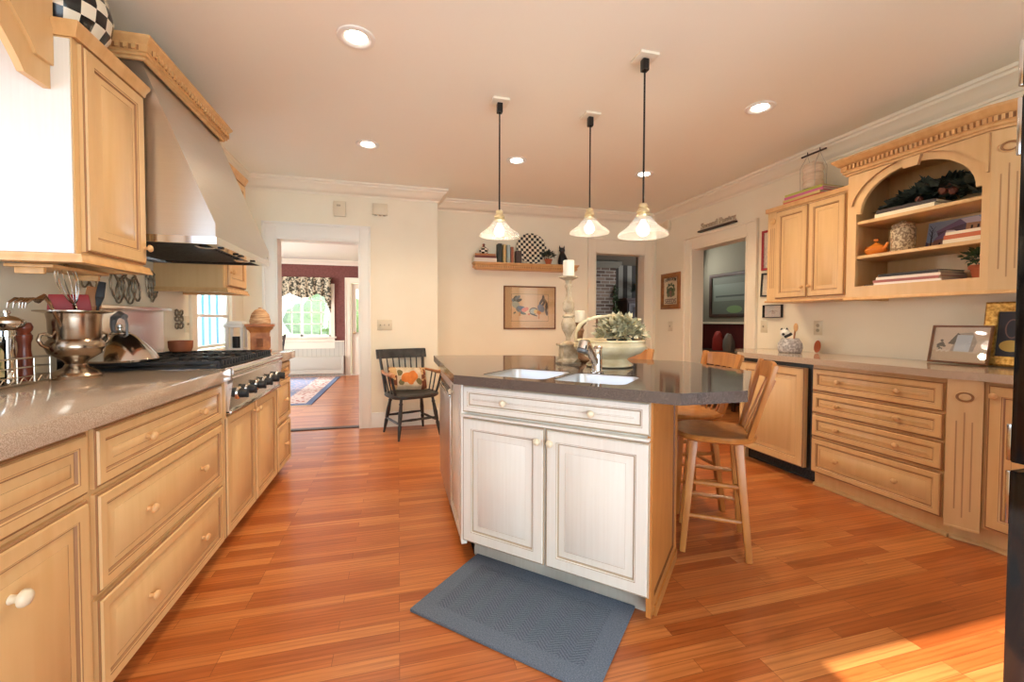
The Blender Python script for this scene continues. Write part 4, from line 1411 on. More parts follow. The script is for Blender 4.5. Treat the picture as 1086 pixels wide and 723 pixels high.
plate('single almond switch on the left wall beside the metal plaque', (XL_WALL + 0.0005, 3.79, 1.17), (0, 1, 0), (1, 0, 0), 0.072, 0.125)
plate('triple almond switch plate beside the dining doorway', (-0.148, Y1 - 0.0005, 1.155), (1, 0, 0), (0, -1, 0), 0.162, 0.118, k=3)
plate('single almond switch under the seed picture on the right wall', (XR_WALL - 0.0005, 5.03, 1.14), (0, -1, 0), (-1, 0, 0), 0.1, 0.13)
plate('single almond switch on the right wall at the end of the counter', (XR_WALL - 0.0005, 3.50, 1.155), (0, -1, 0), (-1, 0, 0), 0.08, 0.12)
plate('almond double outlet on the right wall above the counter', (XR_WALL - 0.0005, 2.927, 1.15), (0, -1, 0), (-1, 0, 0), 0.078, 0.125, 'outlet')

# small boxes on the back wall above the doorway
b = B(); b.box(-0.672, -0.547, Y1 - 0.035, Y1 - 0.001, 2.335, 2.50, bev=0.008); b.box(-0.64, -0.60, Y1 - 0.037, Y1 - 0.034, 2.44, 2.46, mi=1)
ob('door_chime', b, ['plate', 'platedark'], None, 'tall white wall box above the right half of the dining doorway', 'chime')
t = thing('alarm_sensor', 'wide white wall box with scalloped lower edge right of the tall box', 'sensor', (-0.19, Y1, 2.43))
b = B(); b.box(-0.272, -0.11, Y1 - 0.05, Y1 - 0.001, 2.375, 2.50, bev=0.008); ob('case', b, 'plate', t)
b = B()
for x in (-0.235, -0.19, -0.145): b.lathe([(0.014, 2.366), (0.014, 2.378)], (x, Y1 - 0.028, 0), n=10)
ob('lens', b, 'platedark', t)
t = thing('smoke_alarm', 'round white smoke alarm high on the right wall in the far corner', 'smoke alarm', (XR_WALL, 5.12, 2.5))
b = B(); b.lathe([(0.085, 0.001), (0.085, 0.02), (0.07, 0.036), (0.03, 0.042), (0, 0.043)], (XR_WALL, 5.12, 2.5), (-1, 0, 0), 24); ob('case', b, 'plate', t)

# ------------------------------------------------------------------ things on the left counter
# wire basket with mills and bottles
t = thing('wire_basket', 'rectangular silver wire basket on the left counter', 'basket', (-1.41, 1.95, CT))
b = B()
x0, x1, y0, y1 = -1.485, -1.368, 1.69, 2.158
for z, r in ((CT + 0.004, 0.0035), (CT + 0.03, 0.0025), (CT + 0.065, 0.003), (CT + 0.10, 0.0035)):
    b.tube([(x0, y0, z), (x1, y0, z), (x1, y1, z), (x0, y1, z)], r, 6, closed=True)
for y in [y0 + (y1 - y0) * i / 6 for i in range(7)]:
    for x in (x0, x1): b.tube([(x, y, CT + 0.003), (x, y, CT + 0.103)], 0.003, 6)
n = 22
for x in (x0, x1):
    b.tube([(x, y0 + (y1 - y0) * i / n, CT + (0.006 if i % 2 else 0.028)) for i in range(n + 1)], 0.002, 5)
b.tube([(x0 + (x1 - x0) * i / 6, y1, CT + (0.006 if i % 2 else 0.028)) for i in range(7)], 0.002, 5)
for i in range(9): b.tube([(x0, y0 + (y1 - y0) * (i + .5) / 9, CT + 0.003), (x1, y0 + (y1 - y0) * (i + .5) / 9, CT + 0.003)], 0.002, 5)
ob('wire_frame', b, 'wire', t)
CB = CT + 0.0056
t = thing('pepper_mill', 'polished silver pepper mill with a wide turban head in the wire basket', 'pepper mill', (-1.425, 2.045, CB))
b = B(); b.lathe([(0.029, 0), (0.029, 0.02), (0.025, 0.03), (0.022, 0.09), (0.019, 0.14), (0.022, 0.165), (0.022, 0.175), (0.026, 0.178), (0.026, 0.198)], n=22); ob('body', b, 'chrome', t, local=True)
b = B(); b.lathe([(0.026, 0.2), (0.044, 0.214), (0.052, 0.226), (0.050, 0.236), (0.035, 0.248), (0.012, 0.256), (0.008, 0.258), (0.012, 0.266), (0.010, 0.275), (0, 0.278)], n=24); ob('head', b, 'chrome', t, local=True)
t = thing('pepper_mill', 'red brown wooden pepper mill beside the silver mill', 'pepper mill', (-1.425, 2.122, CB))
b = B(); b.lathe([(0.026, 0), (0.026, 0.03), (0.020, 0.06), (0.022, 0.09), (0.018, 0.12), (0.019, 0.15), (0.024, 0.165), (0.024, 0.18)], n=20); ob('body', b, 'redmill', t, local=True)
b = B(); b.lathe([(0.022, 0.1805), (0.018, 0.19), (0.024, 0.2), (0.026, 0.212), (0.020, 0.228), (0, 0.234)], n=20); ob('head', b, 'redmill', t, local=True)
t = thing('oil_bottle', 'dark square oil bottle with a green and gold label in the wire basket', 'bottle', (-1.425, 1.96, CB))
b = B(); b.box(-0.031, 0.031, -0.031, 0.031, 0, 0.16, bev=0.008); b.lathe([(0.03, 0.158), (0.014, 0.185), (0.013, 0.225)], n=16); ob('body', b, 'bottle', t, local=True)
b = B(); b.prism([[(-0.026, 0.03)] + [(0.026, 0.03), (0.026, 0.115)] + arc((0, 0.115), 0.026, 0, PI, 8)[1:]], ((0.0312, 0, 0), (0, 1, 0), (0, 0, 1), (1, 0, 0)), 0, 0.0006)
b.prism([[(-0.026, 0.03)] + [(0.026, 0.03), (0.026, 0.115)] + arc((0, 0.115), 0.026, 0, PI, 8)[1:]], ((0, -0.0312, 0), (1, 0, 0), (0, 0, 1), (0, -1, 0)), 0, 0.0006)
ob('label', b, 'labelpaper', t, local=True)
b = B(); b.lathe([(0.016, 0.2255), (0.016, 0.25), (0, 0.251)], n=14); ob('cap', b, colmat(214, 190, 140), t, local=True)
b = B(); b.lathe([(0.03, 0), (0.03, 0.10), (0.018, 0.125), (0.018, 0.14), (0, 0.141)], (0, 0, 0), n=14)
ob('spice_jar', b, 'bottle', None, 'small dark jar behind the oil bottle in the wire basket', 'jar', loc=(-1.425, 1.86, CB))

# urn with utensils
UXc, UYc = -1.325, 2.232
t = thing('utensil_urn', 'pewter champagne urn holding kitchen utensils', 'urn', (UXc, UYc, CT))
b = B()
b.lathe([(0.118, 0), (0.12, 0.012), (0.105, 0.028), (0.06, 0.045), (0.048, 0.06), (0.056, 0.072), (0.075, 0.082), (0.122, 0.105), (0.136, 0.13), (0.132, 0.15), (0.115, 0.165), (0.118, 0.17),
         (0.122, 0.25), (0.128, 0.272), (0.18, 0.280), (0.18, 0.285), (0.126, 0.283), (0.115, 0.25), (0.11, 0.17), (0, 0.12)], n=36)
for v in b.bm.verts: v.co.x *= 0.69; v.co.y *= 0.69
ob('bowl', b, 'pewter', t, local=True)
for a in (R(62), R(242)):
    c, s_ = math.cos(a), math.sin(a)
    b = B(); b.tube([(r * c, r * s_, z) for r, z in ((0.09, 0.13), (0.112, 0.145), (0.122, 0.165), (0.116, 0.185), (0.10, 0.188), (0.079, 0.178))], 0.007, 8); ob('handle', b, 'pewter', t, local=True)


def U(x, y, z): return (UXc + x, UYc + y, CT + z)


# whisk leaning left-forward
b = B()
hp = Vector(U(0.02, 0.02, 0.16)); hd = Vector((-0.02, -0.34, 1)).normalized(); top = hp + hd * 0.16
b.tube([hp, top], 0.007, 8)
t = thing('whisk', 'wire balloon whisk standing in the urn', 'whisk', hp)
ob('handle', b, 'steel_s', t)
b = B()
sx = hd.orthogonal().normalized(); sy = hd.cross(sx)
for k in range(6):
    a = PI * k / 6; d = sx * math.cos(a) + sy * math.sin(a)
    pts = []
    for i in range(25):
        q = 2 * PI * i / 24 - PI / 2
        h = 0.085 * (1 + math.sin(q)); w = 0.043 * math.cos(q) * (0.45 + 0.55 * h / 0.17)
        pts.append(top + hd * h + d * w)
    b.tube(pts, 0.0016, 5)
ob('wires', b, 'steel_s', t)


def utensil(name, label, cat, base, d, L, head, mat, hr=0.006, hmat=None):
    base = Vector(U(*base)); d = Vector(d).normalized()
    t = thing(name, label, cat, base)
    b = B(); b.tube([base, base + d * L], hr, 8); ob('handle', b, hmat or mat, t)
    b = B(); head(b, base + d * L, d); ob('head', b, mat, t)


def paddle(w, h, th=0.008, fl=(0, 1, 0)):
    def f(b, p, d):
        b.bar(p - d * 0.01, p + d * h * 0.3, w * .5, th, up=fl, w1=w, bev=0.002)
        b.bar(p + d * h * 0.3, p + d * h, w, th, up=fl, w1=w * .86, bev=0.003)
    return f


utensil('spatula', 'wide red silicone spatula in the urn', 'spatula', (-0.03, 0.03, 0.15), (-0.05, 0.02, 1), 0.085, paddle(0.14, 0.12, 0.01, (0.5, -0.85, 0)), 'red', hmat='red')
utensil('wooden_spatula', 'brown wooden spatula leaning right in the urn', 'spatula', (0.02, 0.03, 0.15), (0.0, 0.26, 1), 0.12, paddle(0.06, 0.13, 0.008, (0.5, -0.85, 0)), 'utwood')
utensil('spoon', 'dark serving spoon leaning right in the urn', 'spoon', (0.045, 0.02, 0.15), (0.05, 0.2, 1), 0.17, paddle(0.03, 0.10, 0.006, (0.5, -0.85, 0)), 'blackm', 0.005)


def forkhead(b, p, d):
    q = p + Vector((0.0, -0.055, -0.004))
    b.tube([p - d * .01, p + d * 0.02 + Vector((0, -0.01, 0)), q], [0.007, 0.008, 0.012], 8)
    for k in range(5):
        o = Vector((0.013 * (k - 2), -0.006 * abs(k - 2), 0.004))
        b.tube([q + o, q + o + Vector((0, -0.045, 0.002)), q + o + Vector((0, -0.075, -0.016)), q + o + Vector((0, -0.08, -0.035))], [0.004, 0.005, 0.004, 0.002], 6)


utensil('pasta_fork', 'grey metal pasta fork hanging over the left rim of the urn', 'fork', (0.0, -0.06, 0.19), (0, -0.62, 1), 0.155, forkhead, 'pewter')

# kettle on the near rear burner
t = thing('kettle', 'conical stainless tea kettle with a grey arched handle on the rangetop', 'kettle', (-1.35, 2.58, 0.9925))
b = B(); b.lathe([(0.140, 0), (0.158, 0.004), (0.163, 0.014), (0.150, 0.04), (0.115, 0.085), (0.082, 0.122), (0.058, 0.142), (0.05, 0.147)], n=40); [setattr(v, 'co', Vector((v.co.x * .94, v.co.y * .94, v.co.z * .94))) for v in b.bm.verts]; ob('body', b, 'steel_s', t, local=True)
b = B(); b.lathe([(0.05, 0.1475), (0.048, 0.153), (0.02, 0.165), (0.008, 0.168), (0.008, 0.178), (0.017, 0.184), (0.017, 0.194), (0, 0.198)], n=24); [setattr(v, 'co', Vector((v.co.x * .94, v.co.y * .94, v.co.z * .94))) for v in b.bm.verts]; ob('lid', b, 'steel_s', t, local=True)
b = B(); b.tube([(0.052, 0.0, 0.146), (0.062, 0, 0.19), (0.05, 0, 0.232), (0.0, 0, 0.252), (-0.045, 0, 0.238)], [0.009, 0.012, 0.017, 0.018, 0.015], 10)
b.tube([(-0.045, 0, 0.238), (-0.062, 0, 0.2), (-0.06, 0, 0.14)], 0.006, 8)
for v in b.bm.verts: v.co = Matrix.Rotation(R(145), 3, 'Z') @ v.co
[setattr(v, 'co', Vector((v.co.x * .94, v.co.y * .94, v.co.z * .94))) for v in b.bm.verts]
ob('handle', b, 'greyplastic', t, local=True)
b = B(); b.tube([(-0.05, 0.087, 0.075), (-0.07, 0.121, 0.105), (-0.084, 0.145, 0.135)], [0.028, 0.022, 0.016], 12); [setattr(v, 'co', Vector((v.co.x * .94, v.co.y * .94, v.co.z * .94))) for v in b.bm.verts]; ob('spout', b, 'steel_s', t, local=True)
# terracotta bowl at the far rear burner
b = B(); b.lathe([(0.045, 0), (0.058, 0.006), (0.066, 0.03), (0.068, 0.072), (0.063, 0.074), (0.06, 0.03), (0, 0.012)], n=26)
ob('clay_bowl', b, noisy('brown_clay', S(150, 78, 44), S(174, 98, 60), nscale=12, rough=0.6), None, 'small brown clay bowl on the far rear corner of the rangetop', 'bowl', loc=(-1.385, 3.28, 0.9925))
# carved wooden lidded box
t = thing('wooden_box', 'carved pine box with a domed basketry lid at the far end of the left counter', 'box', (-1.045, 3.745, CT), R(12))
b = B()
b.box(-0.075, 0.075, -0.075, 0.075, 0.0, 0.014, bev=0.003); b.box(-0.063, 0.063, -0.063, 0.063, 0.014, 0.155)
for fr in (((-0.035, -0.063, 0.03), (1, 0, 0), (0, 0, 1), (0, -1, 0)), ((0.063, -0.035, 0.03), (0, 1, 0), (0, 0, 1), (1, 0, 0))):
    b.rings(*fr, 0.07, 0.09, [(0, 0, 0), (0.0, 0.006, 0), (0.012, 0.006, 0), (0.016, -0.004, 0)])
b.sweep([(-0.02, 0.15), (0.002, 0.15), (0.006, 0.165), (0.022, 0.18), (0.026, 0.196), (0.034, 0.2), (0.034, 0.218), (-0.02, 0.218)], [(0.063, 0.063), (-0.063, 0.063), (-0.063, -0.063), (0.063, -0.063)], closed=True)
b.box(-0.06, 0.06, -0.06, 0.06, 0.15, 0.217)
ob('body', b, 'pinebrown', t, local=True)
b = B(); b.lathe([(0.070, 0.2185), (0.074, 0.24), (0.070, 0.258), (0.066, 0.263), (0.067, 0.269), (0.058, 0.298), (0.037, 0.326), (0.013, 0.338), (0.011, 0.346), (0, 0.35)], n=28); ob('lid', b, 'weave', t, local=True)
# white lantern-like pedestal box behind it
t = thing('white_lantern', 'white box lantern with open sides behind the carved pine box', 'lantern', (-1.225, 3.80, CT))
b = B()
b.box(-0.06, 0.06, -0.06, 0.06, 0, 0.03, bev=0.004); b.box(-0.068, 0.068, -0.068, 0.068, 0.19, 0.215, bev=0.005); b.box(-0.055, 0.055, -0.055, 0.055, 0.215, 0.24, bev=0.01)
for sx in (-1, 1):
    for sy in (-1, 1): b.box(sx * 0.05 - 0.009, sx * 0.05 + 0.009, sy * 0.05 - 0.009, sy * 0.05 + 0.009, 0.03, 0.19)
ob('frame', b, 'white', t, local=True)
b = B(); b.lathe([(0.03, 0.031), (0.03, 0.12), (0, 0.121)], n=16); ob('candle', b, 'blackm', t, local=True, label='dark candle')
# ================================================================== RIGHT RUN
MY, NX = (0, -1, 0), (-1, 0, 0)
RXF = 2.949


def rcab(name, label, ya, yb, xf=RXF, z0=0.105, ztop=0.892):
    """right base cabinet from y=ya (far) to yb (near)"""
    t = thing(name, label, 'cabinet', (xf + 0.3, (ya + yb) / 2, 0))
    b = B(); b.box(xf, XR_WALL - 0.003, yb + 0.001, ya - 0.001, z0, ztop); ob('body', b, 'maple', t)
    return t


def rfront(kind, t, ya, yb, z0, z1, kn, xf=RXF, fw=0.042, bev=0.022, **kw):
    g = 0.004
    return front(kind, t, (xf, ya - g, z0 + g), MY, UZ, NX, ya - yb - 2 * g, z1 - z0 - 2 * g, fw=fw, knobs=[(ya - g - a, c - z0 - g) for a, c in kn], bevel=bev, **kw)


t = rcab('drawer_cabinet', 'maple base cabinet of four stacked drawers on the right wall', 2.462, 1.66)
for z0, z1 in ((0.70, 0.87), (0.54, 0.695), (0.368, 0.535), (0.105, 0.362)):
    zm = (z0 + z1) / 2
    rfront('drawer', t, 2.458, 1.668, z0, z1, [(2.26, zm), (1.895, zm)])
b = B(); b.box(2.985, XR_WALL - 0.003, 1.66, 2.462, 0, 0.105)
b.sweep([(0, 0.0), (0.02, 0.0), (0.02, 0.012), (0.008, 0.02), (0, 0.022)], [(2.985, 1.66), (2.985, 2.462)][::-1])
ob('toe_kick', b, 'maple', t)
# angled fluted pilaster
PA, PB = Vector((2.927, 1.655, 0)), Vector((2.985, 1.532, 0))
pu = (PB - PA).normalized(); pn = Vector((pu.y, -pu.x, 0))
if pn.x > 0: pn = -pn
pw = (PB - PA).length


def pilaster(name, label, A, u, n, w, z0, z1, dep, toe=False):
    t = thing(name, label, 'pilaster', A + u * w / 2 + Vector((0, 0, z0)))
    b = B()
    b.prism([[(0, z0), (w, z0), (w, z1), (0, z1)]], (A, u, UZ, n), -dep, 0)
    b.prism([[(0.0, z0), (w, z0), (w, z0 + 0.012), (0.0, z0 + 0.012)]], (A, u, UZ, n), 0, 0.004)
    ob('post', b, 'maple_edge' if False else 'maple', t)
    b = B()
    h = z1 - z0
    for k in range(3):
        c = w * (0.28 + 0.22 * k)
        zt = z1 - h * (0.28 if k != 1 else 0.22); zb = z0 + h * (0.13 if k != 1 else 0.08)
        b.prism([[(c - 0.003, zb), (c + 0.003, zb)] + arc((c, zt), 0.003, 0, PI, 6)], (A, u, UZ, n), 0.0002, 0.0012)
    ob('flute', b, 'fluteglaze_edgeshade', t, label='brown fluted grooves')
    ctr = A + u * w / 2 + Vector((0, 0, z1 - h * 0.115))
    b = B(); b.lathe([(0.042, 0, 0), (0.042, 0.006, 0), (0.036, 0.009, 1), (0.030, 0.004, 1), (0.024, 0.004, 0), (0.018, 0.009, 0), (0.008, 0.010, 0), (0, 0.008, 0)], ctr, n, 28)
    for v in b.bm.verts: v.co = ctr + (v.co - ctr) * 1.0 - Vector((0, 0, (v.co.z - ctr.z) * 0.25))
    ob('rosette', b, ['maple', 'glaze'], t)
    return t


pilaster('fluted_pilaster', 'angled fluted pilaster with rosette between the drawers and the cabinet door', PA, pu, pn, pw, 0.075, 0.892, 0.012)
t = rcab('base_cabinet', 'maple base cabinet with one tall door beside the black refrigerator', 1.625, 0.98, 3.007)
rfront('door', t, 1.522, 0.99, 0.115, 0.878, [(1.488, 0.82)], 3.007, 0.06, 0.03)
b = B()
b.prism([[(2.985, 1.66), (3.04, 1.54), (3.04, 0.98), (XR_WALL - .003, 0.98), (XR_WALL - .003, 1.658)]], ((0, 0, 0), (1, 0, 0), (0, 1, 0), (0, 0, 1)), 0, 0.104)
b.sweep([(0, 0.0), (0.02, 0.0), (0.02, 0.012), (0.008, 0.02), (0, 0.022)], [(2.985, 1.66), (3.04, 1.54), (3.04, 0.98)])
ob('toe_kick', b, 'maple', t)
# panelled dishwasher
t = thing('dishwasher', 'maple-panelled dishwasher left of the drawers on the right wall', 'dishwasher', (3.2, 2.79, 0))
b = B(); b.box(2.955, XR_WALL - 0.003, 2.466, 3.12, 0.10, 0.885); b.box(3.02, XR_WALL - 0.003, 2.466, 3.12, 0.0, 0.10)
ob('body', b, 'black', t)
b = B(); b.rings((2.955, 3.112, 0.112), MY, UZ, NX, 0.605, 0.745, door_rings(0.045, 0.062, 0.03)); ob('door', b, ['maple', 'glaze'], t)
b = B()
for i in range(9): b.box(3.012, 3.02, 2.48, 3.1, 0.015 + i * 0.009, 0.020 + i * 0.009)
ob('vent_grille', b, 'blackgrille', t)

b = B()
b.prism([[(2.897, 3.14), (2.897, 1.668), (2.955, 1.545), (2.955, 0.975), (XR_WALL - .002, 0.975), (XR_WALL - .002, 3.50), (3.20, 3.50), (2.95, 3.20)]], ((0, 0, 0), (1, 0, 0), (0, 1, 0), (0, 0, 1)), 0.893, 0.937)
ob('countertop', b, 'stone_tan', None, 'long tan quartz countertop along the right wall', 'countertop')
b = B(); b.prism([[(2.99, 3.125), (2.99, 3.19), (3.22, 3.45), (XR_WALL - .003, 3.45), (XR_WALL - .003, 3.125)]], ((0, 0, 0), (1, 0, 0), (0, 1, 0), (0, 0, 1)), 0.0, 0.892)
ob('end_panel', b, 'maple', None, 'angled maple end panel closing the far end of the right counter', 'panel')

# ------------------------------------------------------------------ right wall cabinets
CX = 3.222
t = thing('wall_cabinet', 'maple wall cabinet with two doors and a fluted edge right of the hall doorway', 'cabinet', (3.4, 2.8, 1.39))
b = B(); b.box(CX, XR_WALL - 0.003, 2.42, 3.155, 1.39, 2.175); ob('body', b, 'maple', t)
for ya, yb, kk in ((3.055, 2.755, 2.785), (2.748, 2.45, 2.718)):
    front('door', t, (CX, ya, 1.405), MY, UZ, NX, ya - yb, 0.755, fw=0.05, knobs=[(ya - kk, 0.085)], kr=0.015)
b = B()
A = Vector((CX, 3.15, 0))
for k in (0.028, 0.046, 0.064): b.prism([[(k - .003, 1.50), (k + .003, 1.50), (k + .003, 2.03), (k - .003, 2.03)]], (A, MY, UZ, NX), 0.0002, 0.0012)
ob('flute', b, 'fluteglaze_edgeshade', t, label='brown fluted grooves')
b = B(); b.lathe([(0.03, 0), (0.031, 0.006), (0.025, 0.008), (0.021, 0.003), (0.014, 0.007), (0, 0.007)], (CX, 3.104, 2.09), NX, 20); ob('rosette', b, 'maple_edge', t)
b = B(); b.sweep([(-0.02, 2.175), (0.006, 2.175), (0.014, 2.19), (0.03, 2.2), (0.03, 2.212), (-0.02, 2.212)], [(XR_WALL - .01, 3.155), (CX + .01, 3.155), (CX + .01, 2.42)][::-1])
b.box(CX, XR_WALL - .003, 2.42, 3.155, 2.175, 2.21)
ob('crown', b, 'maple_edge', t)
b = B(); b.box(CX - 0.012, XR_WALL - .003, 2.42, 3.17, 1.372, 1.39, bev=0.004); ob('light_rail', b, 'maple_edge', t)

HF = 3.155     # hutch face
t = thing('hutch', 'maple wall hutch with an arched open front, two shelves and a dentil crown', 'hutch', (3.35, 2.0, 1.38))
HYA, HYB, HZ0, HZ1 = 2.395, 1.62, 1.38, 2.30


def hp2(y, z): return (HYA - y, z)     # face coordinates: a to the right as seen


cy, cz = 1.995, 1.966
hole = [hp2(2.335, 1.455), hp2(1.655, 1.455), hp2(1.655, 1.966), hp2(1.682, 1.966)]
for i in range(25):
    a = PI * i / 24
    hole.append(hp2(cy - 0.313 * math.cos(a), cz + 0.245 * math.sin(a)))
hole += [hp2(2.308, 1.966), hp2(2.335, 1.966)]
hh = []
for p in hole:
    if not hh or (abs(p[0] - hh[-1][0]) + abs(p[1] - hh[-1][1])) > 1e-4: hh.append(p)
b = B()
b.prism([[hp2(HYA, HZ0), hp2(HYB, HZ0), hp2(HYB, HZ1), hp2(HYA, HZ1)], hh], ((HF, HYA, 0), MY, UZ, NX), -0.022, 0)
ob('face_frame', b, 'maple', t)
b = B()
b.box(HF + 0.022, XR_WALL - 0.003, HYA - 0.018, HYA, HZ0, HZ1)
b.box(HF + 0.022, XR_WALL - 0.003, HYB, HYB + 0.018, HZ0, HZ1)
b.box(HF + 0.022, XR_WALL - 0.003, HYB + .018, HYA - .018, HZ1 - 0.03, HZ1)
b.box(HF + 0.022, XR_WALL - 0.003, HYB + .018, HYA - .018, HZ0, 1.455)
b.box(XR_WALL - 0.02, XR_WALL - 0.003, HYB + .018, HYA - .018, 1.455, HZ1 - .03)
ob('carcass', b, 'maple', t)
for zt in (1.672, 1.915):
    b = B(); b.box(HF + 0.012, XR_WALL - 0.021, HYB + .019, HYA - .019, zt - 0.022, zt, bev=0.002); ob('shelf', b, 'maple', t)
# spandrel panels and keystone: darker side faces put edge shading into the colour
for sgn in (1, -1):
    pts = [(cy + sgn * 0.372, 2.245), (cy + sgn * 0.372, 2.03)]
    a0 = math.asin((2.03 - cz) / 0.30)
    pts.append((cy + sgn * 0.375 * math.cos(a0) * 0.985, 2.03))
    for i in range(1, 11):
        a = a0 + (math.acos(0.085 / 0.375) - a0) * i / 10
        pts.append((cy + sgn * 0.375 * math.cos(a), cz + 0.288 * math.sin(a)))
    pts.append((cy + sgn * 0.085, 2.245))
    q = [hp2(*p) for p in pts]
    b = B(); b.prism([q], ((HF, HYA, 0), MY, UZ, NX), 0.0, 0.016, side=1); ob('spandrel_panel', b, ['maple', 'fluteglaze_edgeshade'], t)
b = B(); b.prism([[hp2(cy + .055, 2.245), hp2(cy + .038, 2.185), hp2(cy - .038, 2.185), hp2(cy - .055, 2.245)]], ((HF, HYA, 0), MY, UZ, NX), 0.0, 0.022, side=1); ob('keystone', b, ['maple', 'fluteglaze_edgeshade'], t)
HB = Vector((3.21, 1.50, 0))
dentil_crown('crown', [(XR_WALL - .003, 0.98), (3.21, 0.98), (3.21, 1.50), (HF, HYB), (HF, HYA), (XR_WALL - 0.003, HYA)][::-1], 2.372, t, 0.12, 0.075, gap=0.027, size=0.014, back=0.02)
b = B(); b.prism([[(HF, HYA), (HF, HYB), (3.21, 1.50), (3.21, 0.98), (XR_WALL - .003, 0.98), (XR_WALL - .003, HYA)]], ((0, 0, 0), (1, 0, 0), (0, 1, 0), (0, 0, 1)), HZ1, HZ1 + 0.04); ob('top_board', b, 'maple', t)
b = B(); b.sweep([(0.0, HZ0), (0.006, HZ0), (0.012, HZ0 - .012), (0.012, HZ0 - .02), (-0.02, HZ0 - .02), (-0.02, HZ0)], [(XR_WALL - .003, HYA), (HF, HYA), (HF, HYB), (3.21, 1.50), (3.21, 0.98)]); ob('light_rail', b, 'maple_edge', t)
hA = Vector((HF, HYB, 0)); hu = (HB - hA).normalized(); hn = Vector((hu.y, -hu.x, 0)); hn = hn if hn.x < 0 else -hn
pilaster('fluted_pilaster', 'tall angled fluted pilaster with rosette at the right end of the hutch', hA, hu, hn, (HB - hA).length, HZ0, 2.25, 0.012)
t = thing('wall_cabinet', 'plain maple wall cabinet beside the hutch, mostly behind the refrigerator', 'cabinet', (3.4, 1.25, HZ0))
b = B(); b.box(3.232, XR_WALL - .003, 0.98, 1.497, HZ0, HZ1 - .001); ob('body', b, 'maple', t)
front('door', t, (3.232, 1.47, HZ0 + .02), MY, UZ, NX, 0.47, 0.82, fw=0.055)


def book(label, loc, L, Wd, T, rz, col, group, lying=True, page=(236, 226, 204)):
    """lying book: L along local y (spine side faces -x), Wd along x"""
    t = thing('book', label, 'book', loc, rz, group)
    m = colmat(*col, rough=0.55)
    b = B()
    if lying:
        b.box(-Wd / 2, Wd / 2, -L / 2, L / 2, 0, 0.003); b.box(-Wd / 2, Wd / 2, -L / 2, L / 2, T - 0.003, T); b.box(-Wd / 2, -Wd / 2 + 0.003, -L / 2, L / 2, 0.003, T - 0.003)
    else:
        b.box(-Wd / 2, Wd / 2, -T / 2, -T / 2 + 0.003, 0, L); b.box(-Wd / 2, Wd / 2, T / 2 - 0.003, T / 2, 0, L); b.box(-Wd / 2, -Wd / 2 + 0.003, -T / 2 + .003, T / 2 - .003, 0, L)
    ob('cover', b, m, t, local=True)
    b = B()
    if lying: b.box(-Wd / 2 + 0.004, Wd / 2 - 0.004, -L / 2 + 0.004, L / 2 - 0.004, 0.0032, T - 0.0032)
    else: b.box(-Wd / 2 + 0.004, Wd / 2 - 0.004, -T / 2 + .0032, T / 2 - .0032, 0.003, L - .005)
    ob('pages', b, colmat(*page, rough=0.8), t, local=True)
    return t


def stack(x, y, z, items, group):
    for L, Wd, T, dz, dx, dy, col, lab in items:
        book(lab, (x + dx, y + dy, z), L, Wd, T, dz, col, group); z += T + 0.0004
    return z


# books and caged lantern on the two-door wall cabinet
stack(3.40, 2.865, 2.2122, [(0.36, 0.26, 0.028, 0.03, 0, 0, (206, 92, 74), 'coral red book at the bottom of the stack on the wall cabinet'),
                          (0.35, 0.26, 0.022, -0.02, 0, 0.01, (226, 196, 120), 'cream and pink striped book in the middle of the wall cabinet stack'),
                          (0.35, 0.25, 0.022, 0.02, 0, 0, (214, 110, 150), 'pink book under the lime green one on the wall cabinet'),
                          (0.34, 0.25, 0.02, 0.0, 0, 0, (190, 196, 84), 'lime green book on top of the stack on the wall cabinet')], 'books on the wall cabinet')
bz = 2.2122 + 0.0937
t = thing('caged_basket', 'ivory tiered basket in a wire carrier with a dark wood handle', 'basket', (3.39, 2.87, bz))
b = B(); b.lathe([(0.08, 0), (0.09, 0.006), (0.08, 0.016), (0.04, 0.02)], n=26); ob('base', b, 'darkwood', t, local=True)
b = B()
pr = []
for k in range(3):
    z = 0.018 + k * 0.066
    pr += [(0.066, z), (0.078, z + 0.03), (0.072, z + 0.058), (0.066, z + 0.064)]
b.lathe(pr + [(0.07, 0.222), (0.02, 0.232), (0.012, 0.236), (0.012, 0.25), (0, 0.256)], n=26); ob('body', b, 'ivory', t, local=True)
b = B()
for sx, sy in ((-1, -1), (-1, 1), (1, -1), (1, 1)):
    b.tube([(sx * .062, sy * .066, 0.006), (sx * .064, sy * .068, 0.2), (sx * .03, sy * .06, 0.26), (0, sy * .056, 0.315)], 0.0022, 6)
ob('wire_carrier', b, 'wire', t, local=True)
b = B(); b.tube([(0, -0.11, 0.318), (0, 0.11, 0.318)], 0.008, 10)
for y in (-.056, .056): b.tube([(0, y, 0.318), (0, y, 0.345)], [0.006, 0.003], 8)
ob('handle', b, 'darkwood', t, local=True)

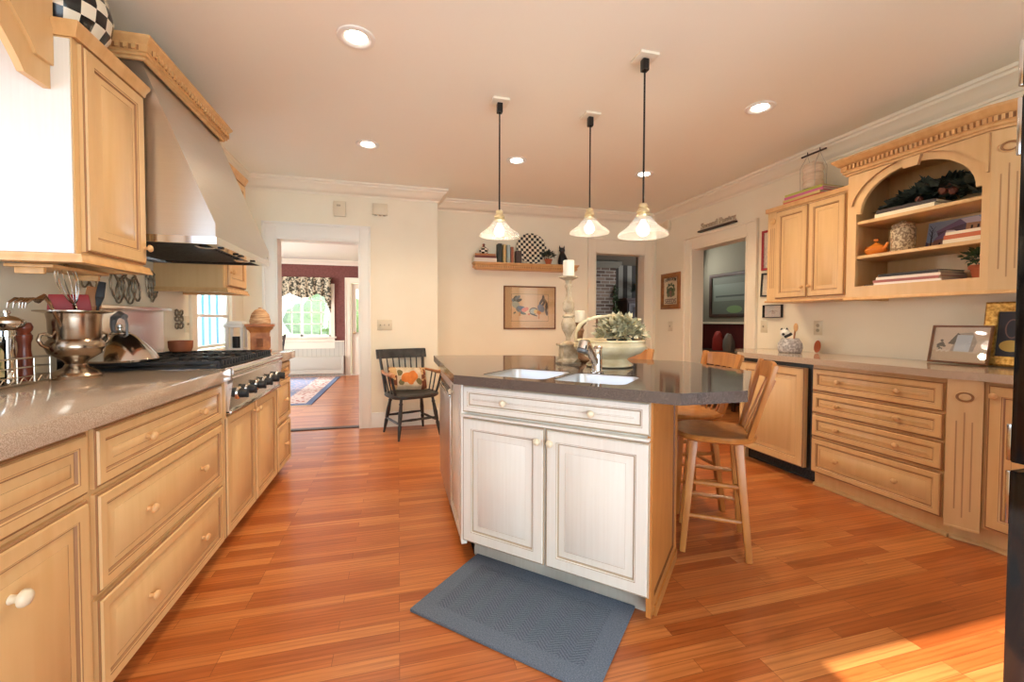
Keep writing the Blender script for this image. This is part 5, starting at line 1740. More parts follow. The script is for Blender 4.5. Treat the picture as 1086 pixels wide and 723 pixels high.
# hutch contents
stack(3.30, 2.06, 1.9152, [(0.34, 0.24, 0.026, 0.0, 0, 0, (236, 224, 190), 'cream book, lower one on the top hutch shelf'), (0.33, 0.23, 0.024, 0.05, 0, 0, (60, 46, 40), 'dark book, upper one on the top hutch shelf')], 'books on the top hutch shelf')
t = thing('greenery_swag', 'dark evergreen swag with pine cones on the top hutch shelf', 'greenery', (3.42, 1.98, 1.9155))
b = B()
for i in range(15):
    y = 2.24 - i * 0.036
    foliage(b, (3.40 + 0.03 * math.sin(i * 2.1), y, 1.975 + 0.07 * math.sin(min(1, i / 11) * PI * .75)), 0.075, 34, 0.075, 60 + i, 0.8, up=-0.3, wd=0.42)
b.tube([(3.42, 2.26, 1.925), (3.42, 1.98, 1.96), (3.42, 1.72, 1.96)], 0.008)
for v in b.bm.verts: v.co.z = max(v.co.z, 1.9158 if v.co.x > 3.432 else 1.970); v.co.x = min(v.co.x, 3.528); v.co.y = max(min(v.co.y, 2.37), 1.645)
ob('leaves', b, 'darkleaf', t, flat=True)
for y, z, s_ in ((1.93, 2.035, 0.024), (1.88, 2.02, 0.022), (1.905, 2.05, 0.018), (2.06, 2.01, 0.02)):
    b = B(); b.sphere((3.325, y, z), s_, sc=(1, 1, 1.25), n=10)
    for v in b.bm.verts: v.co += Vector((random.uniform(-1, 1), random.uniform(-1, 1), 0)) * 0.003
    ob('pine_cone', b, colmat(120, 66, 48), t, flat=True)
ZS = 1.6722
t = thing('teapot', 'small orange teapot on the middle hutch shelf', 'teapot', (3.265, 2.275, ZS), R(75))
b = B(); b.lathe([(0.04, 0), (0.045, 0.004), (0.062, 0.025), (0.064, 0.04), (0.05, 0.062), (0.03, 0.072)], n=24); ob('body', b, 'orange', t, local=True)
b = B(); b.lathe([(0.032, 0.0722), (0.02, 0.082), (0.008, 0.088), (0.007, 0.096), (0.016, 0.102), (0.016, 0.112), (0, 0.118)], n=18); ob('lid', b, 'orange', t, local=True)
b = B(); b.tube([(-0.05, 0, 0.035), (-0.085, 0, 0.055), (-0.095, 0, 0.078)], [0.014, 0.010, 0.007], 8); ob('spout', b, 'orange', t, local=True)
b = B(); b.tube([(0.05, 0, 0.055), (0.085, 0, 0.072), (0.10, 0, 0.05), (0.085, 0, 0.025), (0.056, 0, 0.022)], 0.006, 8); ob('handle', b, 'orange', t, local=True)
t = thing('canister', 'speckled stoneware canister with a lid beside the orange teapot', 'canister', (3.29, 2.125, ZS))
b = B(); b.lathe([(0.056, 0), (0.064, 0.01), (0.066, 0.15), (0.060, 0.168), (0.055, 0.174)], n=28); ob('body', b, 'canister', t, local=True)
b = B(); b.lathe([(0.060, 0.1745), (0.060, 0.182), (0.042, 0.194), (0.014, 0.197), (0.012, 0.202), (0.018, 0.209), (0, 0.214)], n=26); ob('lid', b, 'canister', t, local=True)


def art_village(P, E):
    P([(0, 0), (1, 0), (1, 1), (0, 1)], 0)
    P([(0, 0.0), (1, 0.0), (1, 0.5), (0, 0.30)], 2)
    P([(0.16, 0.62), (0.59, 0.81), (0.59, 0.4), (0.2, 0.4)], 4)
    P([(0.14, 0.68), (0.49, 0.97), (0.59, 0.81), (0.16, 0.62)], 5)
    P([(0.59, 0.81), (0.82, 0.78), (0.82, 0.3), (0.59, 0.3)], 2)
    P([(0.49, 0.975), (0.74, 0.985), (0.87, 0.78), (0.59, 0.80)], 1)
    P([(0.88, 0.78), (1, 0.98), (1, 0.3), (0.82, 0.3)], 6)
    for x in (0.66, 0.75): P([(x, 0.60), (x + .03, 0.60), (x + .03, 0.71), (x, 0.71)], 3)
    P([(0.12, 0.0), (0.29, 0.0), (0.29, 0.44), (0.12, 0.36)], 7)
    P([(0.29, 0.0), (0.48, 0.0), (0.48, 0.46), (0.29, 0.46)], 2)
    P([(0.12, 0.36), (0.15, 0.46), (0.29, 0.65), (0.30, 0.43)], 5)
    P([(0.29, 0.45), (0.30, 0.67), (0.42, 0.64), (0.54, 0.48), (0.47, 0.45)], 1)
    P([(0.325, 0.03), (0.37, 0.03), (0.37, 0.24), (0.3475, 0.29), (0.325, 0.24)], 3)
    P([(0.21, 0.18), (0.235, 0.18), (0.235, 0.28), (0.21, 0.28)], 3); P([(0.43, 0.22), (0.46, 0.22), (0.46, 0.33), (0.43, 0.33)], 3)
    P([(0.065, 0.0), (0.095, 0.0), (0.088, 0.75), (0.075, 0.75)], 3)
    for k in range(6): P([(0.078, 0.42 + .07 * k), (0.088, 0.43 + .07 * k), (0.08 + (-1) ** k * 0.05, 0.60 + .065 * k), (0.075 + (-1) ** k * 0.05, 0.60 + .065 * k)], 3)
    P([(0.0, 0.0), (0.06, 0.0), (0.05, 0.3), (0.0, 0.36)], 4)


t = thing('village_painting', 'unframed painting of stone houses with violet roofs on the middle hutch shelf', 'painting', (3.49, 1.86, ZS))
o_ = Vector((3.455, 2.10, ZS + 0.0015)); pv = Vector((0.18, 0, 1)).normalized()
b = B(); b.prism([[(0, 0), (0.345, 0), (0.345, 0.20), (0, 0.20)]], (o_, MY, pv, NX), -0.010, 0); ob('canvas', b, 'paper', t)
b = B(); cnt_ = [0]


def P_(pts, mi):
    cnt_[0] += 1
    b.prism([[(a * 0.345, c * 0.20) for a, c in pts]], (o_, MY, pv, NX), 0.0001 + cnt_[0] * .00012, 0.0002 + cnt_[0] * .00012, mi)


art_village(P_, None)
ob('artwork', b, [colmat(156, 166, 184), colmat(214, 196, 200), colmat(186, 136, 98), 'paint_dark', colmat(104, 86, 104), colmat(138, 116, 144), colmat(140, 96, 54), colmat(150, 108, 92)], t, flat=True)
stack(3.285, 1.748, ZS, [(0.175, 0.24, 0.022, 0.02, 0, 0, (232, 214, 180), 'cream book at the bottom of the short stack on the middle hutch shelf'), (0.17, 0.23, 0.026, 0.0, 0, 0, (190, 98, 56), 'rust brown book in the short stack on the middle hutch shelf'),
                          (0.165, 0.22, 0.018, -0.02, 0, -0.005, (236, 218, 190), 'pale book on top of the short stack on the middle hutch shelf')], 'books on the middle hutch shelf')
stack(3.33, 2.05, 1.4552, [(0.38, 0.26, 0.018, 0.02, 0, 0, (236, 226, 214), 'white book at the bottom of the low hutch stack'), (0.38, 0.25, 0.018, -0.01, 0, .01, (170, 100, 92), 'rose brown book second from the bottom of the low hutch stack'),
                          (0.36, 0.25, 0.018, 0.03, 0, 0, (234, 220, 204), 'cream book second from the top of the low hutch stack'), (0.34, 0.24, 0.02, 0.0, 0, 0, (50, 42, 42), 'black book on top of the low hutch stack')], 'books at the bottom of the hutch')
t = thing('bead_strand', 'short dark beaded strand lying at the lower left of the hutch', 'beads', (3.25, 2.29, 1.4552))
b = B()
for i in range(11): b.sphere((3.235 + 0.003 * (i % 2), 2.322 - i * 0.0075 * 1.4, 1.4622), 0.0062, n=8)
ob('beads', b, colmat(70, 50, 42), t)
t = thing('potted_plant', 'small leafy plant in a terracotta pot at the lower right of the hutch', 'plant', (3.33, 1.735, 1.4552))
b = B(); b.lathe([(0.038, 0), (0.05, 0.062), (0.058, 0.062), (0.060, 0.085), (0.053, 0.085), (0.05, 0.07), (0, 0.07)], n=24); ob('pot', b, 'terracotta', t, local=True)
b = B(); foliage(b, (0, 0.005, 0.125), 0.075, 150, 0.04, 11, 0.75, up=-0.5); b.tube([(0, 0, .07), (0, 0.0, .13)], 0.005)
for v in b.bm.verts: v.co.z = min(v.co.z, 0.19); v.co.y = max(v.co.y, -0.078)
ob('leaves', b, 'leaf', t, local=True, flat=True)

# ------------------------------------------------------------------ right counter things
t = thing('utensil_jar', 'mottled grey stoneware jar with a black and white figure on its rim', 'jar', (3.275, 2.955, 0.9375))
b = B(); b.lathe([(0.075, 0), (0.085, 0.006), (0.094, 0.04), (0.09, 0.08), (0.068, 0.115), (0.065, 0.122), (0.058, 0.12), (0.06, 0.09), (0, 0.05)], n=28); ob('body', b, 'greyrock', t, local=True)
b = B(); b.sphere((-0.02, 0.035, 0.165), 0.038, sc=(1, 1, 1.05)); ob('figure', b, 'white', t, local=True, label='round white figure')
b = B(); b.lathe([(0.012, 0), (0, 0.02)], (-0.03, 0.058, 0.195), n=8); b.lathe([(0.012, 0), (0, 0.02)], (-0.02, 0.015, 0.197), n=8); b.sphere((-0.052, 0.02, 0.158), 0.012, n=8); b.tube([(-0.055, 0.0, 0.135), (-0.05, -0.03, 0.15), (-0.04, -0.05, 0.165)], 0.012, 8)
ob('figure_patch', b, 'blackm', t, local=True)
t = thing('wooden_spoon', 'tan wooden spoon standing in the mottled jar', 'spoon', (3.28, 2.93, 0.99))
b = B(); b.tube([(3.28, 2.93, 0.992), (3.283, 2.915, 1.13)], 0.007, 8); ob('handle', b, 'utwood', t)
b = B(); b.sphere((3.284, 2.91, 1.155), 0.03, sc=(0.4, 0.7, 1.25), n=12); ob('bowl', b, 'knobwood', t)
b = B(); b.lathe([(0.085, 0), (0.085, 0.008), (0.03, 0.012), (0, 0.012)], n=24)
for v in b.bm.verts: v.co = Vector((v.co.z, v.co.x * .55, v.co.y))
for v in b.bm.verts: v.co *= 0.62
o = ob('clay_plaque', b, 'terracotta', None, 'brown oval plaque leaning on the wall behind the mottled jar', 'plaque', loc=(3.46, 2.86, 0.992), rz=0)
o.rotation_euler = (0, R(8), 0)


def art_beach(P, E):
    P([(0, 0), (1, 0), (1, 1), (0, 1)], 0)
    P([(0, 0), (1, 0), (1, 0.25), (0, 0.32)], 1)
    P([(0.34, 0.3), (0.45, 0.82), (0.7, 0.86), (0.8, 0.6), (0.75, 0.3)], 2)
    P([(0.28, 0.52), (0.44, 0.84), (0.48, 0.8), (0.40, 0.5)], 3)
    P([(0.44, 0.78), (0.72, 0.78), (0.68, 0.3), (0.40, 0.3)], 4)
    for k in range(16):
        a = random.random() * 2 * PI; r = random.random()
        E(0.16 + 0.11 * r * math.cos(a), 0.46 + 0.15 * r * math.sin(a), 0.035, 0.03, 3, a)
    for k in range(8): E(0.10 + .03 * k, 0.29 + 0.02 * (k % 3), 0.018, 0.03, 5)


def leaning(t_args, base, w, h, lean, fw, dep, fmat, art, mats, u=(0, -1, 0), **kw):
    n = Vector((-math.cos(lean), 0, math.sin(lean))); v = Vector((math.sin(lean), 0, math.cos(lean)))
    return picture(*t_args, base, u, v, n, w, h, fw, dep, fmat, None, 0.0, art, mats, **kw)


leaning(('framed_print', 'wide brown-framed sketch of a rocky beach leaning on the right counter', 'picture'), (3.41, 2.035, 0.9405), 0.30, 0.245, R(12), 0.012, 0.018, 'frame_wood', art_beach,
        [colmat(226, 206, 180), colmat(214, 186, 150), colmat(176, 160, 140), colmat(84, 74, 58), colmat(206, 214, 218), colmat(240, 226, 208)])


def art_still(P, E):
    P([(0, 0), (1, 0), (1, 1), (0, 1)], 0)
    E(0.62, 0.45, 0.18, 0.3, 1); E(0.3, 0.24, 0.24, 0.13, 2); E(0.3, 0.62, 0.15, 0.22, 3); E(0.3, 0.62, 0.12, 0.19, 0)


leaning(('gilt_painting', 'gilt-framed still life with a pitcher and pear behind the beach sketch', 'painting'), (3.475, 1.80, 0.9405), 0.33, 0.385, R(7), 0.058, 0.03, 'gold', art_still,
        [colmat(52, 50, 56), colmat(150, 132, 116), colmat(206, 168, 84), colmat(120, 90, 84)], glass=False)

# ------------------------------------------------------------------ pictures on the right wall


def art_seed(P, E):
    P([(0, 0), (1, 0), (1, 1), (0, 1)], 0)
    P([(0.06, 0.06), (0.94, 0.06), (0.94, 0.94), (0.06, 0.94)], 0)
    for k in range(9):
        a = 2 * PI * k / 9
        E(0.5 + 0.2 * math.cos(a), 0.54 + 0.14 * math.sin(a), 0.14, 0.09, 1 if k % 2 else 2, a)
    E(0.5, 0.62, 0.2, 0.07, 0); E(0.5, 0.54, 0.2, 0.10, 1); E(0.5, 0.4, 0.13, 0.12, 3); E(0.34, 0.36, 0.12, 0.08, 2); E(0.68, 0.38, 0.13, 0.08, 2)


seed_t = picture('seed_poster', 'oak-framed seed poster with green vegetables on the right wall near the corner', 'picture', (XR_WALL - .0005, 5.235, 1.372), MY, UZ, NX, 0.415, 0.482, 0.062, 0.025, 'frame_oak', None, 0.0, art_seed,
                 ['paper', colmat(74, 96, 66), colmat(116, 124, 88), colmat(150, 104, 92)])


def lettering(text, o, u, v, n, h, width, mat, parent, ext=0.0008, bold=False, name='lettering', wave=None):
    c = bpy.data.curves.new(name, 'FONT')
    c.body = text; c.size = h * 1.38; c.extrude = ext; c.align_x = 'CENTER'
    if bold: c.offset = h * 0.02
    tmp = bpy.data.objects.new(name, c)
    COL.objects.link(tmp)
    dg = bpy.context.evaluated_depsgraph_get(); dg.update()
    me = bpy.data.meshes.new_from_object(tmp.evaluated_get(dg))
    bpy.data.objects.remove(tmp)
    xs = [w_.co.x for w_ in me.vertices]
    k = width / (max(xs) - min(xs)) if width else 1
    o, u, v, n = [Vector(q) for q in (o, u, v, n)]
    for w_ in me.vertices:
        x, y, z = w_.co
        w_.co = o + u * (x * k) + v * (y + (wave(x * k) if wave else 0)) + n * z
    me.materials.clear(); me.materials.append(M[mat] if isinstance(mat, str) else mat)
    ob_ = bpy.data.objects.new(name, me); COL.objects.link(ob_)
    ob_.parent = parent; ob_.matrix_parent_inverse = WM[parent.name].inverted(); WM[ob_.name] = Matrix()
    return ob_


lettering('HEIRLOOM', (XR_WALL - .0085, 5.0275, 1.735), MY, UZ, NX, 0.045, 0.24, colmat(52, 56, 46), seed_t, bold=True, wave=lambda x: 0.02 - 1.4 * x * x)
lettering('SEEDS', (XR_WALL - .0085, 5.0275, 1.447), MY, UZ, NX, 0.065, 0.25, colmat(110, 70, 66), seed_t, bold=True)

t = thing('wall_sign', 'pale wooden word sign with a dark ledge above the hall doorway', 'sign', (XR_WALL, 4.16, 2.3))
b = B(); b.box(XR_WALL - 0.05, XR_WALL - .001, 3.87, 4.455, 2.278, 2.296, bev=0.003); ob('ledge', b, 'darkwood', t)
b = B(); b.box(XR_WALL - 0.022, XR_WALL - .002, 3.885, 4.44, 2.2965, 2.32, bev=0.002); ob('letter_base', b, colmat(206, 186, 160), t)
lettering('Second Pantry', (XR_WALL - .014, 4.1625, 2.312), MY, UZ, NX, 0.075, 0.545, colmat(200, 178, 150), t, ext=0.006, bold=True)


def art_bird(P, E):
    P([(0, 0), (1, 0), (1, 1), (0, 1)], 0)
    E(0.5, 0.4, 0.12, 0.14, 1); E(0.35, 0.52, 0.13, 0.04, 1, 0.5); E(0.65, 0.52, 0.13, 0.04, 1, -0.5); E(0.46, 0.54, 0.06, 0.07, 2)


picture('framed_print', 'red-framed print beside the two-door wall cabinet, topmost of three', 'picture', (XR_WALL - .0005, 3.535, 1.715), MY, UZ, NX, 0.27, 0.395, 0.022, 0.02, colmat(170, 40, 48), None, 0.0, lambda P, E: P([(0, 0), (1, 0), (1, 1), (0, 1)], 0), [colmat(240, 226, 206)])
t2 = picture('framed_print', 'slightly tilted black-framed print below the red frame', 'picture', (XR_WALL - .0005, 3.545, 1.455), (0, -0.998, -0.06), (0, -0.06, 0.998), NX, 0.25, 0.235, 0.018, 0.018, 'blackm', None, 0.0, lambda P, E: P([(0, 0), (1, 0), (1, 1), (0, 1)], 0), [colmat(240, 230, 212)])
picture('framed_print', 'small grey-framed bird sketch below the two-door wall cabinet', 'picture', (XR_WALL - .0005, 3.497, 1.243), MY, UZ, NX, 0.215, 0.125, 0.006, 0.03, 'blackm', None, 0.0, art_bird, [colmat(228, 220, 212), colmat(200, 186, 178), colmat(180, 160, 150)])

# ------------------------------------------------------------------ refrigerator at the right edge
t = thing('refrigerator', 'black built-in refrigerator cut off by the right edge of the photo', 'refrigerator', (2.2, 0.45, 0))
b = B(); b.box(1.775, 2.62, 0.02, 0.772, 0.02, 2.03); b.box(1.80, 2.60, 0.05, 0.75, 0, 0.02); ob('body', b, 'fridge', t)
for nm, z0, z1 in (('freezer_drawer', 0.02, 0.765), ('door', 0.787, 1.862), ('top_grille', 1.886, 2.03)):
    b = B(); b.box(1.750, 2.625, 0.779, 0.836, z0, z1, bev=0.006)
    d = ob(nm, b, 'fridge', t)
    segs = {'freezer_drawer': [(0.60, 0.76)], 'door': [(0.79, 0.90), (1.69, 1.858)], 'top_grille': [(1.890, 2.025)]}[nm]
    for a, c in segs:
        b = B(); b.box(1.754, 1.776, 0.8365, 0.848, a, c, bev=0.004); ob('handle_bar', b, 'steel_s', d)
# ================================================================== ISLAND
s2 = 1 / math.sqrt(2)
PO = [(0.30, 2.10), (0.975, 1.425), (1.385, 1.835), (1.385, 2.45), (0.95, 2.92), (0.30, 3.27)]
t = thing('kitchen_island', 'cream glazed kitchen island cabinet with an angled sink front', 'kitchen island', (0.8, 2.3, 0))
fd = Vector((s2, -s2, 0)); fn = Vector((-s2, -s2, 0))       # along the sink front, outwards
rd = Vector((s2, s2, 0)); rn = Vector((s2, -s2, 0))
F0 = Vector((0.30, 2.10, 0)) - fn * 0.022
inn = [(0.322, 2.109), (0.955, 1.476), (1.34, 1.861), (1.36, 2.44), (0.94, 2.90), (0.322, 3.24)]
inner = [(0.80 + (x - 0.80) * 0.95, 2.3 + (y - 2.3) * 0.95) for x, y in inn]
b = B(); b.prism([inn, inner], ((0, 0, 0), (1, 0, 0), (0, 1, 0), (0, 0, 1)), 0.106, 0.891)
ob('body', b, 'white_cab', t)
# plinth moulding set back under the sink front
b = B()
b.sweep([(0.0, 0), (0.03, 0), (0.03, 0.022), (0.014, 0.03), (0.010, 0.055), (0, 0.058)], [(0.375, 2.90), (0.375, 2.15), (0.985, 1.54)][::-1])
b.prism([[(0.375, 3.1), (0.375, 2.15), (0.985, 1.54), (1.305, 1.86), (1.305, 2.4), (0.93, 2.84)]], ((0, 0, 0), (1, 0, 0), (0, 1, 0), (0, 0, 1)), 0.0, 0.1055)
ob('plinth', b, 'white_cab', t)
WG = ('white_cab', 'white_glaze')
Lf = 0.918
o = Vector((0.30, 2.10, 0)) + fd * 0.004
zt0 = 0.752
f_ = front('drawer', t, o - fn * 0.022 + Vector((0, 0, zt0)), fd, UZ, fn, Lf - 0.012, 0.134, WG, 0.036, [(0.245, 0.067), (0.67, 0.067)], 'knobcream', 0.022)
hw = (Lf - 0.018) / 2
front('door', t, o - fn * 0.022 + Vector((0, 0, 0.108)), fd, UZ, fn, hw, 0.618, WG, 0.058, [(hw - 0.028, 0.559)], 'knobcream')
front('door', t, o - fn * 0.022 + fd * (hw + 0.006) + Vector((0, 0, 0.108)), fd, UZ, fn, hw, 0.618, WG, 0.058, [(0.028, 0.559)], 'knobcream')
# rail under the false drawer
b = B(); b.bar(o + Vector((0, 0, 0.739)) - fn * 0.01, o + fd * (Lf - .012) + Vector((0, 0, 0.739)) - fn * 0.01, 0.05, 0.010, bev=0.003)
ob('rail', b, 'white_cab', t)
# right end panel (maple, shade put into its colour) with a recessed lozenge-cut field
Rp = Vector((0.957, 1.458, 0))
b = B()
wR = 0.565
b.rings(Rp + Vector((0, 0, 0.03)), rd, UZ, rn, wR, 0.861, [(0, -0.02, 0), (0, 0.0, 0), (0.055, 0.0, 0), (0.058, -0.006, 1), (0.062, -0.007, 1), (0.075, -0.007, 0)])
b.prism([[(0.07, 0), (wR, 0), (wR, 0.05), (0.055, 0.05)]], (Rp, rd, UZ, rn), -0.012, 0.008)
ob('end_panel', b, ['island_shade_wood', 'islandgroove'], t)
b = B(); b.box(1.342, 1.362, 1.862, 2.44, 0.0, 0.891); b.box(1.362, 1.37, 1.87, 2.44, 0, 0.06); ob('side_panel', b, 'island_shade_wood', t)
# narrow door on the left flank
b = B(); b.rings((0.322, 2.56, 0.085), MY, UZ, NX, 0.40, 0.80, door_rings(0.022, 0.055, 0.03)); d = ob('door', b, list(WG), t)
knob('knob', (0.301, 2.40, 0.805), NX, d, 'knobcream')
b = B(); b.box(0.30, 0.33, 2.105, 2.155, 0.085, 0.888, bev=0.003); ob('corner_post', b, 'white_cab', t)
# stainless dishwasher in the left flank
t = thing('dishwasher', 'stainless dishwasher on the left flank of the island', 'dishwasher', (0.32, 2.9, 0))
b = B(); b.box(0.298, 0.321, 2.575, 3.22, 0.085, 0.735, bev=0.004); b.box(0.306, 0.321, 2.575, 3.22, 0.79, 0.888, bev=0.004); ob('door', b, 'steel', t)
b = B(); b.box(0.308, 0.3215, 2.585, 3.21, 0.735, 0.79); ob('handle_recess', b, 'black', t)
b = B(); b.box(0.296, 0.312, 2.60, 3.20, 0.738, 0.752, bev=0.004); ob('handle', b, 'steel_s', t)

# countertop with the sink cut out
TOP = [(0.262, 3.32), (0.262, 2.091), (1.002, 1.351), (1.30, 1.351), (1.83, 1.88), (1.85, 2.46), (1.35, 2.96), (0.95, 3.18)]


def rrect(c, ux, uy, hx, hy, r, k=5):
    pts = []
    for sx, sy, a0 in ((1, 1, 0), (-1, 1, PI / 2), (-1, -1, PI), (1, -1, 1.5 * PI)):
        for i in range(k + 1):
            a = a0 + PI / 2 * i / k
            x = sx * (hx - r) + r * math.cos(a); y = sy * (hy - r) + r * math.sin(a)
            p = Vector(c) + Vector(ux) * x + Vector(uy) * y
            pts.append((p.x, p.y))
    return pts


fdir, bdir = (s2, -s2), (s2, s2)
SCn = Vector((0.768, 1.938))
sl = [rrect(SCn + Vector(fdir) * -0.19, fdir, bdir, 0.175, 0.178, 0.05), rrect(SCn + Vector(fdir) * 0.18, fdir, bdir, 0.165, 0.165, 0.05)]
both = rrect(SCn, fdir, bdir, 0.375, 0.19, 0.06)
b = B()
b.prism([TOP] + sl, ((0, 0, 0), (1, 0, 0), (0, 1, 0), (0, 0, 1)), 0.892, 0.937)
ob('countertop', b, 'stone_grey', None, 'octagonal grey brown quartz island top with a sink cut out', 'countertop')
t = thing('double_sink', 'undermount stainless double bowl sink in the island top', 'sink', (SCn.x, SCn.y, 0.74))
for l, zb, nm in ((sl[0], 0.895 - 0.16, 'bowl'), (sl[1], 0.895 - 0.14, 'bowl')):
    b = B()
    cx, cy_ = sum(p[0] for p in l) / len(l), sum(p[1] for p in l) / len(l)
    sc = lambda q, f: (cx + (q[0] - cx) * f, cy_ + (q[1] - cy_) * f)
    rows = [[b.bm.verts.new((*sc(p, f), z)) for p in l] for f, z in ((0.997, 0.905), (0.996, 0.9335), (0.975, 0.9338), (0.955, 0.925), (0.94, zb + 0.03), (0.90, zb + 0.002), (0.2, zb), (0.03, zb - 0.004))]
    for i in range(len(rows) - 1):
        for k in range(len(l)): b.bm.faces.new((rows[i][k], rows[i][(k + 1) % len(l)], rows[i + 1][(k + 1) % len(l)], rows[i + 1][k]))
    b.bm.faces.new(rows[-1])
    bo = ob(nm, b, 'sinksteel', t)
    b = B(); b.lathe([(0.04, zb + 0.0025), (0.04, zb + 0.004), (0.02, zb + 0.003), (0, zb + 0.003)], (cx, cy_, 0), n=18); ob('drain', b, 'chrome', bo)
# faucet
FX, FY = 0.985, 2.005
t = thing('faucet', 'single lever chrome faucet behind the sink', 'faucet', (FX, FY, 0.9372))
b = B(); b.lathe([(0.034, 0), (0.034, 0.006), (0.028, 0.012), (0.026, 0.06), (0.026, 0.118), (0.022, 0.124), (0, 0.125)], (FX, FY, 0.9375), n=24); ob('body', b, 'chrome', t)
b = B(); q = Vector((FX, FY, 0.9375)); dd = Vector((-s2 * .9, -s2 * .55, 0)).normalized()
b.tube([q + Vector((0, 0, 0.05)) + dd * 0.01, q + dd * 0.07 + Vector((0, 0, 0.12)), q + dd * 0.10 + Vector((0, 0, 0.15)), q + dd * 0.118 + Vector((0, 0, 0.152)), q + dd * 0.13 + Vector((0, 0, 0.125))], [0.02, 0.021, 0.026, 0.029, 0.028], 14)
ob('spout', b, 'chrome', t)
b = B(); q2 = q + dd * 0.131 + Vector((0, 0, 0.124)); b.tube([q2, q2 + dd * 0.004 + Vector((0, 0, -0.012))], [0.029, 0.026], 14); ob('spray_tip', b, 'greyplastic', t, label='grey spray tip')
b = B(); b.bar(q + Vector((0, 0, 0.126)), q - dd * 0.02 + Vector((0, 0, 0.132)), 0.042, 0.014, bev=0.004); ob('lever', b, 'chrome', t)

# candlesticks, candles, bowl
ZI = 0.9375
t = thing('candlestick', 'tall distressed cream candlestick on the island', 'candlestick', (1.03, 2.50, ZI))
b = B()
b.box(-0.062, 0.062, -0.062, 0.062, 0, 0.012, bev=0.003)
b.lathe([(0.086, 0.012), (0.066, 0.035), (0.062, 0.11)], n=4)
for v in b.bm.verts:
    if v.co.z > 0.0121: v.co = Matrix.Rotation(PI / 4, 3, 'Z') @ v.co
b.box(-0.060, 0.060, -0.060, 0.060, 0.11, 0.124, bev=0.004)
b.lathe([(0.04, 0.124), (0.016, 0.14), (0.014, 0.16), (0.022, 0.18), (0.042, 0.215), (0.047, 0.245), (0.036, 0.275), (0.030, 0.285), (0.04, 0.292), (0.04, 0.298), (0.022, 0.306), (0.019, 0.318), (0.03, 0.325),
         (0.038, 0.345), (0.036, 0.375), (0.02, 0.405), (0.014, 0.44), (0.018, 0.468), (0.026, 0.48), (0.018, 0.495), (0.022, 0.515), (0.05, 0.528), (0.06, 0.533), (0.06, 0.540), (0, 0.541)], n=24)
for v in b.bm.verts: v.co.z *= 1.005
ob('shaft', b, 'candlewood', t, local=True)
b = B(); b.lathe([(0.035, 0), (0.035, 0.095), (0.031, 0.099), (0, 0.095)], n=22); b.tube([(0, 0, 0.095), (0.001, 0, 0.104)], 0.0015, 5)
ob('candle', b, 'candle', None, 'ivory pillar candle on the tall cream candlestick', 'candle', 'pillar candles on the island', loc=(1.03, 2.50, ZI + 0.5445))
t = thing('candlestick', 'short brown turned candlestick half hidden by the tall one', 'candlestick', (1.152, 2.60, ZI))
b = B(); b.lathe([(0.062, 0), (0.066, 0.01), (0.06, 0.022), (0.04, 0.034), (0.026, 0.05), (0.022, 0.07), (0.03, 0.085), (0.02, 0.1), (0.018, 0.13), (0.022, 0.18), (0.03, 0.205), (0.022, 0.22), (0.026, 0.235), (0.042, 0.25), (0.044, 0.256), (0.03, 0.2565), (0, 0.257)], n=22)
ob('shaft', b, 'candledark', t, local=True)
b = B(); b.lathe([(0.032, 0), (0.032, 0.072), (0.028, 0.076), (0, 0.072)], n=20)
ob('candle', b, 'candle', None, 'short ivory candle on the brown candlestick', 'candle', 'pillar candles on the island', loc=(1.152, 2.60, ZI + 0.2575))

t = thing('ceramic_basket', 'antiqued cream ceramic bowl with an arched twig handle on the island', 'bowl', (1.205, 2.29, ZI))
b = B()
b.lathe([(0.12, 0), (0.135, 0.006), (0.135, 0.014), (0.112, 0.03), (0.10, 0.045), (0.12, 0.056), (0.175, 0.078), (0.205, 0.105), (0.208, 0.122), (0.196, 0.142), (0.205, 0.152), (0.198, 0.158), (0.185, 0.148), (0.18, 0.11), (0.08, 0.07), (0, 0.065)], n=44)
ob('bowl', b, 'ceramic', t, local=True)
ca, sa = math.cos(R(-14.9)), math.sin(R(-14.9))
b = B()
pts = []
for i in range(19):
    a = PI * i / 18
    x = -0.20 * math.cos(a)
    z = 0.145 + 0.15 * math.sin(a) ** 0.6
    w = 0.006 * math.sin(i * 2.2)
    pts.append((x * ca, x * sa + w, z + 0.004 * math.sin(i * 3.1)))
b.tube(pts, [0.0125 if i in (2, 3, 15, 16) else 0.0095 for i in range(19)], 10)
for i in (3, 5, 14): b.sphere(pts[i], 0.013, n=8)
ob('handle', b, 'ceramic', t, local=True)
t2 = thing('sage_plant', 'silvery sage plant in a dark pot sitting inside the ceramic bowl', 'plant', (1.205 + 0.06, 2.275, ZI + 0.10))
b = B(); b.lathe([(0.06, 0.003), (0.075, 0.05), (0.08, 0.06), (0.07, 0.06), (0, 0.05)], n=22); ob('pot', b, colmat(44, 58, 58, 0.3), t2, local=True)
b = B(); foliage(b, (0, 0, 0.085), 0.135, 760, 0.042, 21, 0.80, up=-0.15, wd=0.36); b.tube([(0, 0, 0.05), (0, 0, 0.12)], 0.012)
ob('leaves', b, 'sage', t2, local=True, flat=True)

# floor mat along the sink front
b = B(); b.box(-MATL / 2, MATL / 2, -MATW / 2, MATW / 2, 0, 0.014, bev=0.005)
ob('kitchen_mat', b, 'mat', None, 'blue tufted kitchen mat on the floor in front of the sink', 'mat', loc=(0.497, 1.675, 0.0005), rz=R(-45))

# ------------------------------------------------------------------ stools


